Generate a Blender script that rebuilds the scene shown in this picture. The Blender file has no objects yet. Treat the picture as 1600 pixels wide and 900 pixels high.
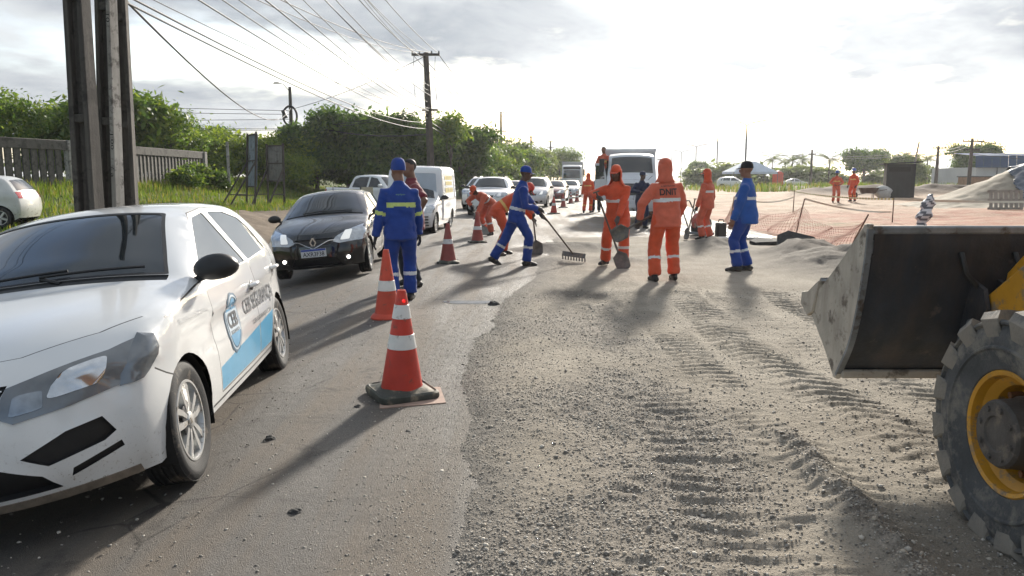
import bpy, bmesh, math, random
import numpy as np
from mathutils import Vector, Matrix, noise as mnoise
from mathutils.geometry import delaunay_2d_cdt

random.seed(7)
R = math.radians
scene = bpy.context.scene
COL = scene.collection

# ------------------------------------------------------------------ camera, sky, sun, exposure
cam_data = bpy.data.cameras.new('camera')
cam_data.lens = 27.0
cam_data.sensor_width = 36.0
cam_data.clip_start = 0.05
cam_data.clip_end = 6000.0
camera = bpy.data.objects.new('camera', cam_data)
COL.objects.link(camera)
camera.location = (0, 0, 1.5)
camera.rotation_euler = (R(90) - math.atan(170 / 1200), 0, 0)
scene.camera = camera

SUN_AZ, SUN_EL = R(16), R(21)          # azimuth measured from +Y towards +X
SUN_DIR = Vector((math.sin(SUN_AZ) * math.cos(SUN_EL), math.cos(SUN_AZ) * math.cos(SUN_EL), math.sin(SUN_EL)))


def build_world():
    w = bpy.data.worlds.new('World')
    scene.world = w
    w.use_nodes = True
    nt = w.node_tree
    nt.nodes.clear()
    N = lambda t, **k: _n(nt, t, **k)
    L = nt.links.new
    out = N('ShaderNodeOutputWorld')
    bg = N('ShaderNodeBackground')
    bg.inputs['Strength'].default_value = 0.1
    sky = N('ShaderNodeTexSky')
    sky.sky_type = 'NISHITA'
    sky.sun_disc = False
    sky.sun_elevation = SUN_EL
    sky.sun_rotation = SUN_AZ
    sky.air_density = 1.0
    sky.dust_density = 1.5
    tc = N('ShaderNodeTexCoord')
    nrm = N('ShaderNodeVectorMath', operation='NORMALIZE')
    L(tc.outputs['Generated'], nrm.inputs[0])
    sep = N('ShaderNodeSeparateXYZ')
    L(nrm.outputs[0], sep.inputs[0])
    # project the view direction on a cloud deck
    zc = N('ShaderNodeMath', operation='MAXIMUM')
    L(sep.outputs['Z'], zc.inputs[0])
    zc.inputs[1].default_value = 0.0
    za = N('ShaderNodeMath', operation='ADD')
    L(zc.outputs[0], za.inputs[0])
    za.inputs[1].default_value = 0.16
    dx = N('ShaderNodeMath', operation='DIVIDE')
    dy = N('ShaderNodeMath', operation='DIVIDE')
    L(sep.outputs['X'], dx.inputs[0]); L(za.outputs[0], dx.inputs[1])
    L(sep.outputs['Y'], dy.inputs[0]); L(za.outputs[0], dy.inputs[1])
    cv = N('ShaderNodeCombineXYZ')
    L(dx.outputs[0], cv.inputs[0]); L(dy.outputs[0], cv.inputs[1])
    cv.inputs[2].default_value = 3.7

    def noise(scale, detail, rough, dist, off):
        ad = N('ShaderNodeVectorMath', operation='ADD')
        L(cv.outputs[0], ad.inputs[0])
        ad.inputs[1].default_value = off
        n = N('ShaderNodeTexNoise')
        n.inputs['Scale'].default_value = scale
        n.inputs['Detail'].default_value = detail
        n.inputs['Roughness'].default_value = rough
        n.inputs['Distortion'].default_value = dist
        L(ad.outputs[0], n.inputs['Vector'])
        return n.outputs['Fac']

    def ramp(src, a, b):
        m = N('ShaderNodeMapRange')
        m.interpolation_type = 'SMOOTHSTEP'
        m.inputs['From Min'].default_value = a
        m.inputs['From Max'].default_value = b
        L(src, m.inputs['Value'])
        return m.outputs[0]
    cover = ramp(noise(0.75, 8, 0.56, 0.15, (1.3, 0.4, 0)), 0.36, 0.53)
    thick = ramp(noise(0.62, 9, 0.58, 0.25, (5.9, 2.2, 0)), 0.33, 0.60)
    fine = ramp(noise(2.3, 8, 0.6, 0.5, (8.3, 1.1, 4)), 0.28, 0.74)
    # forward-scattered light of the veiled sun
    dot = N('ShaderNodeVectorMath', operation='DOT_PRODUCT')
    L(nrm.outputs[0], dot.inputs[0])
    dot.inputs[1].default_value = SUN_DIR
    cl = N('ShaderNodeMath', operation='MAXIMUM')
    L(dot.outputs['Value'], cl.inputs[0]); cl.inputs[1].default_value = 0.0

    def power(e, k):
        p = N('ShaderNodeMath', operation='POWER')
        L(cl.outputs[0], p.inputs[0]); p.inputs[1].default_value = e
        m = N('ShaderNodeMath', operation='MULTIPLY')
        L(p.outputs[0], m.inputs[0]); m.inputs[1].default_value = k
        return m.outputs[0]

    def add(a, b):
        m = N('ShaderNodeMath', operation='ADD')
        L(a, m.inputs[0]); L(b, m.inputs[1])
        return m.outputs[0]
    glow = add(power(12, 2.5), power(60, 6.5))

    def mix(fac, a, b):
        m = N('ShaderNodeMix')
        m.data_type = 'RGBA'
        m.clamp_factor = True
        if isinstance(fac, float):
            m.inputs['Factor'].default_value = fac
        else:
            L(fac, m.inputs['Factor'])
        for s, v in (('A', a), ('B', b)):
            if isinstance(v, tuple):
                m.inputs[s].default_value = v
            else:
                L(v, m.inputs[s])
        return m.outputs['Result']
    bright = (3.6, 3.75, 3.9, 1)
    grey = (1.02, 1.28, 1.62, 1)
    c1 = mix(thick, bright, grey)
    c2 = mix(fine, c1, mix(0.45, c1, bright))
    gl = N('ShaderNodeMix'); gl.data_type = 'RGBA'; gl.blend_type = 'ADD'
    gl.inputs['Factor'].default_value = 1.0
    L(c2, gl.inputs['A'])
    gc = N('ShaderNodeVectorMath', operation='SCALE')
    gc.inputs[0].default_value = (1.0, 0.985, 0.95)
    # thick cloud lets less of the glow through
    thin = N('ShaderNodeMath', operation='MULTIPLY_ADD')
    L(thick, thin.inputs[0]); thin.inputs[1].default_value = -0.45; thin.inputs[2].default_value = 1.0
    gm = N('ShaderNodeMath', operation='MULTIPLY')
    L(glow, gm.inputs[0]); L(thin.outputs[0], gm.inputs[1])
    L(gm.outputs[0], gc.inputs['Scale'])
    L(gc.outputs[0], gl.inputs['B'])
    final = mix(cover, sky.outputs[0], gl.outputs['Result'])
    L(final, bg.inputs['Color'])
    L(bg.outputs[0], out.inputs['Surface'])


def _n(nt, t, **k):
    n = nt.nodes.new(t)
    for a, v in k.items():
        setattr(n, a, v)
    return n


build_world()
sun_data = bpy.data.lights.new('sun', 'SUN')
sun_data.energy = 3.4
sun_data.angle = R(4.0)
sun_data.color = (1.0, 0.93, 0.82)
sun = bpy.data.objects.new('sun', sun_data)
COL.objects.link(sun)
sun.location = (20, 60, 40)
sun.rotation_euler = SUN_DIR.to_track_quat('Z', 'Y').to_euler()

scene.view_settings.view_transform = 'Standard'
scene.view_settings.look = 'None'
scene.view_settings.exposure = 1.14
scene.view_settings.gamma = 1.0
scene.cycles.max_bounces = 6
scene.cycles.diffuse_bounces = 3
scene.cycles.glossy_bounces = 3
scene.cycles.transparent_max_bounces = 8
scene.cycles.caustics_reflective = False
scene.cycles.caustics_refractive = False
scene.cycles.use_denoising = True

# ------------------------------------------------------------------ helpers
MATS = {}


def mat(name, col=(.5, .5, .5), rough=.6, metal=0., var=.12, vscale=6., bump=0., bscale=60., spec=.5, coat=0.,
        dirt=None, emit=0., trans=0., alpha=1., streak=None, sss=0., sheen=0.):
    """procedural principled material; var = brightness variation, dirt = (colour, amount, scale[, height fade])"""
    if name in MATS:
        return MATS[name]
    m = bpy.data.materials.new(name)
    m.use_nodes = True
    nt = m.node_tree
    L = nt.links.new
    b = nt.nodes['Principled BSDF']
    b.inputs['Roughness'].default_value = rough
    b.inputs['Metallic'].default_value = metal
    b.inputs['Specular IOR Level'].default_value = spec
    b.inputs['Coat Weight'].default_value = coat
    b.inputs['Coat Roughness'].default_value = .06
    b.inputs['Transmission Weight'].default_value = trans
    b.inputs['Alpha'].default_value = alpha
    b.inputs['Sheen Weight'].default_value = sheen
    c4 = (*col, 1)
    b.inputs['Base Color'].default_value = c4
    m.diffuse_color = c4
    tc = _n(nt, 'ShaderNodeTexCoord')
    src = tc.outputs['Object']

    def noise(scale, det=4, rg=.55, vec=None):
        n = _n(nt, 'ShaderNodeTexNoise')
        n.inputs['Scale'].default_value = scale
        n.inputs['Detail'].default_value = det
        n.inputs['Roughness'].default_value = rg
        L(vec or src, n.inputs['Vector'])
        return n.outputs['Fac']

    def rng(s, a, b_, c=0., d=1.):
        r = _n(nt, 'ShaderNodeMapRange')
        r.inputs['From Min'].default_value = a
        r.inputs['From Max'].default_value = b_
        r.inputs['To Min'].default_value = c
        r.inputs['To Max'].default_value = d
        L(s, r.inputs['Value'])
        return r.outputs[0]

    def mix(f, a, b_):
        x = _n(nt, 'ShaderNodeMix'); x.data_type = 'RGBA'
        L(f, x.inputs['Factor'])
        for s, v in (('A', a), ('B', b_)):
            if isinstance(v, tuple):
                x.inputs[s].default_value = v
            else:
                L(v, x.inputs[s])
        return x.outputs['Result']
    cur = None
    if var:
        cur = mix(rng(noise(vscale), .3, .7), tuple(max(0, c * (1 - var)) for c in col) + (1,), tuple(min(1, c * (1 + var)) for c in col) + (1,))
    if streak:
        mp = _n(nt, 'ShaderNodeMapping')
        mp.inputs['Scale'].default_value = streak[2]
        L(src, mp.inputs['Vector'])
        cur = mix(rng(noise(1., 6, .65, mp.outputs[0]), .42, .68, 0, streak[1]), cur or c4, (*streak[0], 1))
    if dirt:
        f = rng(noise(dirt[2], 7, .68), .68 - dirt[1] * .4, .74 - dirt[1] * .3)
        if len(dirt) > 3:                     # mud sits low: fades out above a height in object space
            sp = _n(nt, 'ShaderNodeSeparateXYZ'); L(src, sp.inputs[0])
            h = rng(sp.outputs['Z'], dirt[3], dirt[3] * .35)
            f0 = noise(dirt[2] * .25, 4)
            mm = _n(nt, 'ShaderNodeMath', operation='MULTIPLY'); L(f, mm.inputs[0]); L(h, mm.inputs[1])
            f = mm.outputs[0]
        cur = mix(f, cur or c4, (*dirt[0], 1))
        L(rng(f, 0, 1, rough, max(rough, .75)), b.inputs['Roughness'])
    if cur:
        L(cur, b.inputs['Base Color'])
    if bump:
        bp = _n(nt, 'ShaderNodeBump')
        bp.inputs['Strength'].default_value = min(1, bump)
        bp.inputs['Distance'].default_value = .02
        L(noise(bscale, 6, .65), bp.inputs['Height'])
        L(bp.outputs[0], b.inputs['Normal'])
    if emit:
        b.inputs['Emission Color'].default_value = c4
        b.inputs['Emission Strength'].default_value = emit
    MATS[name] = m
    return m


def mesh_obj(name, verts, faces, mats, parent=None, mi=None, smooth=35, data_only=False):
    me = bpy.data.meshes.new(name)
    if isinstance(verts, np.ndarray) and isinstance(faces, np.ndarray):
        nv, nf, k = len(verts), len(faces), faces.shape[1]
        me.vertices.add(nv)
        me.vertices.foreach_set('co', verts.astype(np.float32).ravel())
        me.loops.add(nf * k)
        me.loops.foreach_set('vertex_index', faces.astype(np.int32).ravel())
        me.polygons.add(nf)
        me.polygons.foreach_set('loop_start', np.arange(0, nf * k, k, dtype=np.int32))
        me.update(calc_edges=True)
    else:
        me.from_pydata([tuple(v) for v in verts], [], [tuple(f) for f in faces])
        me.update()
    if not isinstance(mats, (list, tuple)):
        mats = [mats]
    for m in mats:
        me.materials.append(m)
    if mi is not None:
        me.polygons.foreach_set('material_index', np.asarray(mi, dtype=np.int32))
    if smooth:
        me.polygons.foreach_set('use_smooth', np.ones(len(me.polygons), dtype=bool))
        if smooth < 180:
            me.set_sharp_from_angle(angle=R(smooth))
    if data_only:
        return me
    return link(name, me, parent)


def link(name, data, parent=None):
    o = bpy.data.objects.new(name, data)
    COL.objects.link(o)
    if parent is not None:
        o.parent = parent
    return o


def tag(o, label, cat, group=None):
    o['label'] = label
    o['category'] = cat
    if 'kind' not in o:
        o['kind'] = 'thing'
    if group:
        o['group'] = group
    return o


def thing(name, label, cat, loc=(0, 0, 0), rz=0., group=None):
    o = link(name, None)
    o.empty_display_size = .1
    o.location = loc
    o.rotation_euler = (0, 0, rz)
    return tag(o, label, cat, group)


def struct(o):
    o['kind'] = 'structure'
    return o


def stuff(o, label=None, cat=None):
    o['kind'] = 'stuff'
    if label:
        tag(o, label, cat)
    return o


def copy_tree(o, parent=None):
    c = o.copy()
    COL.objects.link(c)
    c.parent = parent
    for ch in [x for x in o.children]:
        copy_tree(ch, c)
    return c


class MB:
    """collects shapes into one mesh"""

    def __init__(s):
        s.v, s.f, s.m = [], [], []

    def add(s, vs, fs, m=0):
        o = len(s.v)
        s.v += [tuple(v) for v in vs]
        s.f += [tuple(i + o for i in f) for f in fs]
        s.m += [m] * len(fs)
        return s

    def box(s, c, d, rot=None, m=0, taper=1.):
        x, y, z = (q / 2 for q in d)
        vs = [Vector((sx * x * (taper if sz > 0 else 1), sy * y * (taper if sz > 0 else 1), sz * z)) for sz in (-1, 1) for sx, sy in ((-1, -1), (1, -1), (1, 1), (-1, 1))]
        if rot is not None:
            vs = [rot @ v for v in vs]
        c = Vector(c)
        return s.add([v + c for v in vs], [(3, 2, 1, 0), (4, 5, 6, 7), (0, 1, 5, 4), (1, 2, 6, 5), (2, 3, 7, 6), (3, 0, 4, 7)], m)

    def bar(s, a, b, w, t, m=0, up=(0, 0, 1)):
        a, b = Vector(a), Vector(b)
        d = (b - a)
        l = d.length
        d.normalize()
        u = Vector(up)
        if abs(d.dot(u)) > .98:
            u = Vector((0, 1, 0))
        sd = d.cross(u).normalized()
        u = sd.cross(d)
        rot = Matrix((sd, d, u)).transposed()
        return s.box((a + b) / 2, (w, l, t), rot, m)

    def tube(s, pts, rad, seg=8, m=0, cap=True, prof=None):
        pts = [Vector(p) for p in pts]
        n = len(pts)
        if not hasattr(rad, '__len__'):
            rad = [rad] * n
        vs, fs = [], []
        prev = None
        for i, p in enumerate(pts):
            t = (pts[min(i + 1, n - 1)] - pts[max(i - 1, 0)]).normalized()
            if prev is None:
                u = Vector((0, 0, 1)) if abs(t.z) < .9 else Vector((0, 1, 0))
                a = t.cross(u).normalized()
            else:
                a = (prev - t * prev.dot(t)).normalized()
            prev = a
            b = t.cross(a)
            r = rad[i]
            ra, rb = r if hasattr(r, '__len__') else (r, r)
            for k in range(seg):
                an = 2 * math.pi * k / seg
                vs.append(p + a * math.cos(an) * ra + b * math.sin(an) * rb)
        for i in range(n - 1):
            for k in range(seg):
                k2 = (k + 1) % seg
                fs.append((i * seg + k, i * seg + k2, (i + 1) * seg + k2, (i + 1) * seg + k))
        if cap:
            fs.append(tuple(reversed(range(seg))))
            fs.append(tuple((n - 1) * seg + k for k in range(seg)))
        return s.add(vs, fs, m)

    def lathe(s, prof, seg=32, axis='Z', m=0, c=(0, 0, 0), caps=False):
        """prof = [(r, h)...] swept about the axis"""
        vs, fs = [], []
        n = len(prof)
        for k in range(seg):
            a = 2 * math.pi * k / seg
            ca, sa = math.cos(a), math.sin(a)
            for r, h in prof:
                p = {'Z': (r * ca, r * sa, h), 'X': (h, r * ca, r * sa), 'Y': (r * sa, h, r * ca)}[axis]
                vs.append((p[0] + c[0], p[1] + c[1], p[2] + c[2]))
        for k in range(seg):
            k2 = (k + 1) % seg
            for i in range(n - 1):
                fs.append((k * n + i, k2 * n + i, k2 * n + i + 1, k * n + i + 1))
        if caps:
            fs.append(tuple(k * n for k in reversed(range(seg))))
            fs.append(tuple(k * n + n - 1 for k in range(seg)))
        return s.add(vs, fs, m)

    def prism(s, poly, fa, fb, m=0):
        """poly of 2-D points, fa / fb map a point to the two faces"""
        n = len(poly)
        vs = [fa(p) for p in poly] + [fb(p) for p in poly]
        fs = [tuple(range(n)), tuple(reversed(range(n, 2 * n)))]
        fs += [((i + 1) % n, i, n + i, n + (i + 1) % n) for i in range(n)]
        return s.add(vs, fs, m)

    def ball(s, c, r, seg=12, rings=8, m=0, rot=None):
        r = r if hasattr(r, '__len__') else (r, r, r)
        vs, fs = [], []
        c = Vector(c)
        for i in range(1, rings):
            th = math.pi * i / rings
            for k in range(seg):
                ph = 2 * math.pi * k / seg
                p = Vector((r[0] * math.sin(th) * math.cos(ph), r[1] * math.sin(th) * math.sin(ph), r[2] * math.cos(th)))
                vs.append((rot @ p if rot is not None else p) + c)
        top, bot = Vector((0, 0, r[2])), Vector((0, 0, -r[2]))
        vs += [(rot @ top if rot is not None else top) + c, (rot @ bot if rot is not None else bot) + c]
        nt_, nb = len(vs) - 2, len(vs) - 1
        for i in range(rings - 2):
            for k in range(seg):
                k2 = (k + 1) % seg
                fs.append((i * seg + k, (i + 1) * seg + k, (i + 1) * seg + k2, i * seg + k2))
        for k in range(seg):
            k2 = (k + 1) % seg
            fs.append((nt_, k, k2))
            fs.append((nb, (rings - 2) * seg + k2, (rings - 2) * seg + k))
        return s.add(vs, fs, m)

    def xf(s, M):
        s.v = [tuple(M @ Vector(v)) for v in s.v]
        return s

    def build(s, name, mats, parent=None, smooth=35, loc=None, rz=None):
        o = mesh_obj(name, s.v, s.f, mats, parent, s.m, smooth)
        if loc is not None:
            o.location = loc
        if rz is not None:
            o.rotation_euler = (0, 0, rz)
        return o

    def data(s, name, mats, smooth=35):
        return mesh_obj(name, s.v, s.f, mats, None, s.m, smooth, data_only=True)


def bevel_obj(o, w, seg=2, ang=40):
    b = o.modifiers.new('bevel', 'BEVEL')
    b.width = w
    b.segments = seg
    b.limit_method = 'ANGLE'
    b.angle_limit = R(ang)
    return o


def apply_mods(o):
    dg = bpy.context.evaluated_depsgraph_get()
    me = bpy.data.meshes.new_from_object(o.evaluated_get(dg))
    o.modifiers.clear()
    o.data = me
    return o


def interp(tab, x):
    xs, ys = zip(*tab)
    return float(np.interp(x, xs, ys))


def catmull(pts, n=8, closed=False):
    """smooth curve through points; a point given as (x, y, 1) stays a sharp corner"""
    P = [Vector(p[:2]) for p in pts]
    sharp = [len(p) > 2 and p[2] for p in pts]
    m = len(P)
    out = []
    for i in range(m if closed else m - 1):
        p1, p2 = P[i], P[(i + 1) % m]
        p0 = P[i - 1] if (i > 0 or closed) and not sharp[i] else p1 - (p2 - p1)
        j = (i + 2) % m if closed else min(i + 2, m - 1)
        p3 = P[j] if not sharp[(i + 1) % m] and (closed or i + 2 < m) else p2 + (p2 - p1)
        for k in range(n):
            t = k / n
            out.append(tuple(.5 * ((2 * p1) + (p2 - p0) * t + (2 * p0 - 5 * p1 + 4 * p2 - p3) * t * t + (3 * p1 - p0 - 3 * p2 + p3) * t ** 3)))
    if not closed:
        out.append(tuple(P[-1]))
    return out


# numpy value noise
def _hash(ix, iy, seed):
    h = (ix.astype(np.int64) * 374761393 + iy.astype(np.int64) * 668265263 + seed * 974634777) & 0x7fffffff
    h = ((h ^ (h >> 13)) * 1274126177) & 0x7fffffff
    return ((h ^ (h >> 16)) & 0xffff) / 65535.0


def vnoise(x, y, seed=0):
    ix, iy = np.floor(x), np.floor(y)
    fx, fy = x - ix, y - iy
    ix = ix.astype(np.int64); iy = iy.astype(np.int64)
    u, v = fx * fx * (3 - 2 * fx), fy * fy * (3 - 2 * fy)
    a, b = _hash(ix, iy, seed), _hash(ix + 1, iy, seed)
    c, d = _hash(ix, iy + 1, seed), _hash(ix + 1, iy + 1, seed)
    return (a * (1 - u) + b * u) * (1 - v) + (c * (1 - u) + d * u) * v


def fbm(x, y, oct=4, seed=0, gain=.5):
    t, a, s = 0, 1., 0.
    for i in range(oct):
        t = t + a * (vnoise(x * 2 ** i + 17.3 * i, y * 2 ** i - 9.1 * i, seed + i) - .5)
        s += a
        a *= gain
    return t / s * 2


def sstep(a, b, x):
    t = np.clip((x - a) / (b - a), 0, 1)
    return t * t * (3 - 2 * t)


TEXT_CACHE = {}


def text_polys(s, size=1., bold=0.):
    """letters of a string as flat triangles in a plane, starting at x = 0"""
    cu = bpy.data.curves.new('txt', 'FONT')
    cu.body = s
    cu.size = size
    cu.offset = bold
    cu.resolution_u = 4
    o = bpy.data.objects.new('txt', cu)
    COL.objects.link(o)
    dg = bpy.context.evaluated_depsgraph_get()
    me = bpy.data.meshes.new_from_object(o.evaluated_get(dg))
    bm = bmesh.new()
    bm.from_mesh(me)
    bmesh.ops.triangulate(bm, faces=bm.faces)
    v = [tuple(p.co) for p in bm.verts]
    bm.verts.index_update()
    f = [tuple(q.index for q in p.verts) for p in bm.faces]
    bm.free()
    bpy.data.objects.remove(o)
    bpy.data.curves.remove(cu)
    bpy.data.meshes.remove(me)
    xs = [p[0] for p in v]; ys = [p[1] for p in v]
    return v, f, (min(xs), max(xs), min(ys), max(ys))


def text_fit(s, w, h, bold=0.):
    """letters scaled into a box w x h with its centre at the origin"""
    v, f, (x0, x1, y0, y1) = text_polys(s, 1., bold)
    return [((p[0] - (x0 + x1) / 2) / (x1 - x0) * w, (p[1] - (y0 + y1) / 2) / (y1 - y0) * h) for p in v], f
# ------------------------------------------------------------------ ground, road, work bed, dirt site
ROAD_L = [(-30, -5.2), (8, -4.9), (14, -5.0), (22, -6.6), (30, -8.2), (42, -7.0), (60, -1.5), (86, 3.0), (130, 9.0), (200, 19), (400, 48), (900, 120)]
ROAD_R = [(-30, 7.5), (10, 7.0), (20, 7.0), (30, 8.0), (45, 10.0), (60, 12.0), (86, 14.5), (130, 20.0), (200, 29.0), (400, 58.0), (900, 130)]
EDGE = [(0, -.30), (2.75, -.42), (6.35, -.62), (9.45, -.34), (12, .1), (16, .5), (22, .9), (40, 2)]   # left rim of the loose aggregate


def np_interp(tab, y):
    a, b = zip(*tab)
    return np.interp(y, a, b)


def bank(x, y):
    left = sstep(-12.5, -20, x) * sstep(17, 31, y) * (.95 + .004 * (y - 32)) + .18 * sstep(-5.6, -9, x) * sstep(9, 16, y)
    return left


def ground_z(x, y):
    l, r = np_interp(ROAD_L, y), np_interp(ROAD_R, y)
    out = np.maximum(l - x, x - r)
    z = -.07 + .07 * sstep(.0, .7, out) + bank(x, y) * sstep(0, 1.5, l - x)
    near = (np.abs(x) < 90) & (y > -20) & (y < 200)
    z = z + np.where(near, fbm(x * .35, y * .35, 3, 5) * .10 * sstep(.4, 3., out), 0)
    z = z + crossfall(x, y)
    # heap of spoil on the left shoulder
    z = z + .32 * np.exp(-((x + 8.6) ** 2 / 3.2 + (y - 23.5) ** 2 / 16)) * (1 + .5 * fbm(x * 2.1, y * 2.1, 3, 9))
    return z


def crossfall(x, y):
    """the running lane falls away to the verge beside the camera"""
    return -.12 * np.clip(-1.62 - x, 0, 2.6) * sstep(22., 14.0, y)


def gz(x, y):
    return float(ground_z(np.array([float(x)]), np.array([float(y)]))[0])


def grid_mesh(name, xs, ys, zf, mats, attr=None, smooth=180):
    X, Y = np.meshgrid(xs, ys)
    Z = zf(X, Y)
    V = np.stack([X.ravel(), Y.ravel(), Z.ravel()], 1)
    nx, ny = len(xs), len(ys)
    i = (np.arange(ny - 1)[:, None] * nx + np.arange(nx - 1)[None, :]).ravel()
    F = np.stack([i, i + 1, i + nx + 1, i + nx], 1)
    o = mesh_obj(name, V, F, mats, None, None, smooth)
    if attr:
        for k, fn in attr.items():
            a = o.data.attributes.new(k, 'FLOAT', 'POINT')
            a.data.foreach_set('value', fn(X, Y).ravel().astype(np.float32))
    return o


def stretch(a, b, step, lo, hi, grow=1.18):
    """dense between a and b, then growing steps out to lo / hi"""
    c = list(np.arange(a, b + 1e-6, step))
    s, x = step, c[-1]
    while x < hi:
        s *= grow
        x += s
        c.append(min(x, hi))
    s, x, f = step, c[0], []
    while x > lo:
        s *= grow
        x -= s
        f.append(max(x, lo))
    return np.array(f[::-1] + c)


class Nodes:
    """small node-graph writer for the ground materials"""

    def __init__(s, name):
        s.m = bpy.data.materials.new(name)
        s.m.use_nodes = True
        s.nt = s.m.node_tree
        s.b = s.nt.nodes['Principled BSDF']
        s.pos = _n(s.nt, 'ShaderNodeNewGeometry').outputs['Position']

    def L(s, a, b):
        s.nt.links.new(a, b)

    def attr(s, k):
        n = _n(s.nt, 'ShaderNodeAttribute', attribute_name=k)
        return n.outputs['Fac']

    def noise(s, sc, det=5, rg=.6, scale3=None, dist=0.):
        v = s.pos
        if scale3:
            mp = _n(s.nt, 'ShaderNodeMapping')
            mp.inputs['Scale'].default_value = scale3[:3]
            if len(scale3) > 3:
                mp.inputs['Rotation'].default_value = (0, 0, scale3[3])
            s.L(v, mp.inputs['Vector'])
            v = mp.outputs[0]
        n = _n(s.nt, 'ShaderNodeTexNoise')
        n.inputs['Scale'].default_value = sc
        n.inputs['Detail'].default_value = det
        n.inputs['Roughness'].default_value = rg
        n.inputs['Distortion'].default_value = dist
        s.L(v, n.inputs['Vector'])
        return n.outputs['Fac']

    def vor(s, sc, feature='F1'):
        n = _n(s.nt, 'ShaderNodeTexVoronoi', feature=feature)
        n.inputs['Scale'].default_value = sc
        s.L(s.pos, n.inputs['Vector'])
        return n

    def rng(s, v, a, b, c=0., d=1.):
        r = _n(s.nt, 'ShaderNodeMapRange')
        for k, x in zip(('From Min', 'From Max', 'To Min', 'To Max'), (a, b, c, d)):
            r.inputs[k].default_value = x
        s.L(v, r.inputs['Value'])
        return r.outputs[0]

    def op(s, o, a, b):
        m = _n(s.nt, 'ShaderNodeMath', operation=o)
        for i, v in enumerate((a, b)):
            if isinstance(v, (int, float)):
                m.inputs[i].default_value = v
            else:
                s.L(v, m.inputs[i])
        return m.outputs[0]

    def mix(s, f, a, b):
        x = _n(s.nt, 'ShaderNodeMix'); x.data_type = 'RGBA'
        if isinstance(f, float):
            x.inputs['Factor'].default_value = f
        else:
            s.L(f, x.inputs['Factor'])
        for k, v in (('A', a), ('B', b)):
            if isinstance(v, tuple):
                x.inputs[k].default_value = (*v[:3], 1)
            else:
                s.L(v, x.inputs[k])
        return x.outputs['Result']

    def done(s, col, rough, height=None, dist=.01, strength=1., spec=.5):
        s.L(col, s.b.inputs['Base Color'])
        if isinstance(rough, float):
            s.b.inputs['Roughness'].default_value = rough
        else:
            s.L(rough, s.b.inputs['Roughness'])
        s.b.inputs['Specular IOR Level'].default_value = spec
        if height is not None:
            bp = _n(s.nt, 'ShaderNodeBump')
            bp.inputs['Strength'].default_value = strength
            bp.inputs['Distance'].default_value = dist
            s.L(height, bp.inputs['Height'])
            s.L(bp.outputs[0], s.b.inputs['Normal'])
        return s.m


def asphalt_material():
    n = Nodes('wet_asphalt')
    big = n.noise(.45, 5, .6)
    streak = n.noise(1.0, 6, .62, (2.6, .22, 1, R(-5)))
    grain = n.noise(230, 3, .7)
    agg = n.vor(210)
    c = n.mix(n.rng(big, .35, .68), (.106, .100, .094), (.150, .137, .123))
    c = n.mix(n.rng(streak, .44, .60, 0, .9), c, (.185, .155, .125))                 # dried mud smeared by tyres
    c = n.mix(n.rng(grain, .52, .74, 0, .75), c, (.34, .31, .275))
    c = n.mix(n.rng(n.noise(3.3, 8, .72), .56, .68, 0, .75), c, (.060, .054, .049))
    ck = n.vor(1.1, 'DISTANCE_TO_EDGE')
    dn = n.noise(2.2, 6, .7)
    c = n.mix(n.op('MULTIPLY', n.rng(n.op('ADD', ck.outputs['Distance'], n.op('MULTIPLY', dn, .05)), .026, .036, 1, 0), n.rng(n.noise(.7, 4, .6), .46, .58, 0, .75)), c, (.045, .040, .036))
    c = n.mix(n.rng(n.noise(1.0, 5, .6, (.55, 2.4, 1, R(30))), .58, .70, 0, .5), c, (.075, .068, .062))
    wet = n.op('MULTIPLY', n.rng(streak, .40, .60, 1, 0), n.rng(big, .3, .6, .4, 1))
    rough = n.rng(wet, 0, 1, .78, .52)
    h = n.op('ADD', n.op('MULTIPLY', n.rng(agg.outputs['Distance'], 0, .6, 1, 0), .55), n.op('MULTIPLY', grain, 1.0))
    h = n.op('ADD', h, n.op('MULTIPLY', n.noise(9, 7, .7), 1.5))
    return n.done(c, rough, h, .008, 1.0, .27)


def bed_material():
    n = Nodes('aggregate_bed')
    g = n.attr('gravel')
    damp = n.attr('damp')
    red = n.attr('red')
    sand = n.mix(n.rng(n.noise(1.3, 6, .62), .36, .66), (.262, .230, .185), (.390, .346, .284))
    grav = n.mix(n.rng(n.noise(46, 4, .7), .36, .66), (.165, .148, .126), (.38, .34, .29))
    c = n.mix(g, sand, grav)
    c = n.mix(n.rng(n.noise(120, 3, .7), .54, .72, 0, .55), c, (.50, .455, .385))
    c = n.mix(n.rng(n.noise(75, 3, .7), .56, .70, 0, .6), c, (.115, .098, .082))
    c = n.mix(red, c, (.30, .165, .115))
    c = n.mix(n.op('MULTIPLY', damp, .72), c, (.095, .086, .076))
    c = n.mix(n.rng(n.op('ADD', n.attr('rim'), n.op('MULTIPLY', n.noise(4, 6, .7), .7)), .55, 1.15), n.mix(n.rng(n.noise(150, 3, .7), .45, .7), (.160, .148, .133), (.32, .290, .252)), c)
    rough = n.rng(damp, 0, 1, .93, .88)
    h = n.op('ADD', n.op('MULTIPLY', n.noise(95, 4, .72), 1.), n.op('MULTIPLY', n.noise(28, 4, .65), 1.5))
    return n.done(c, rough, h, .012, .95, .15)


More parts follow.
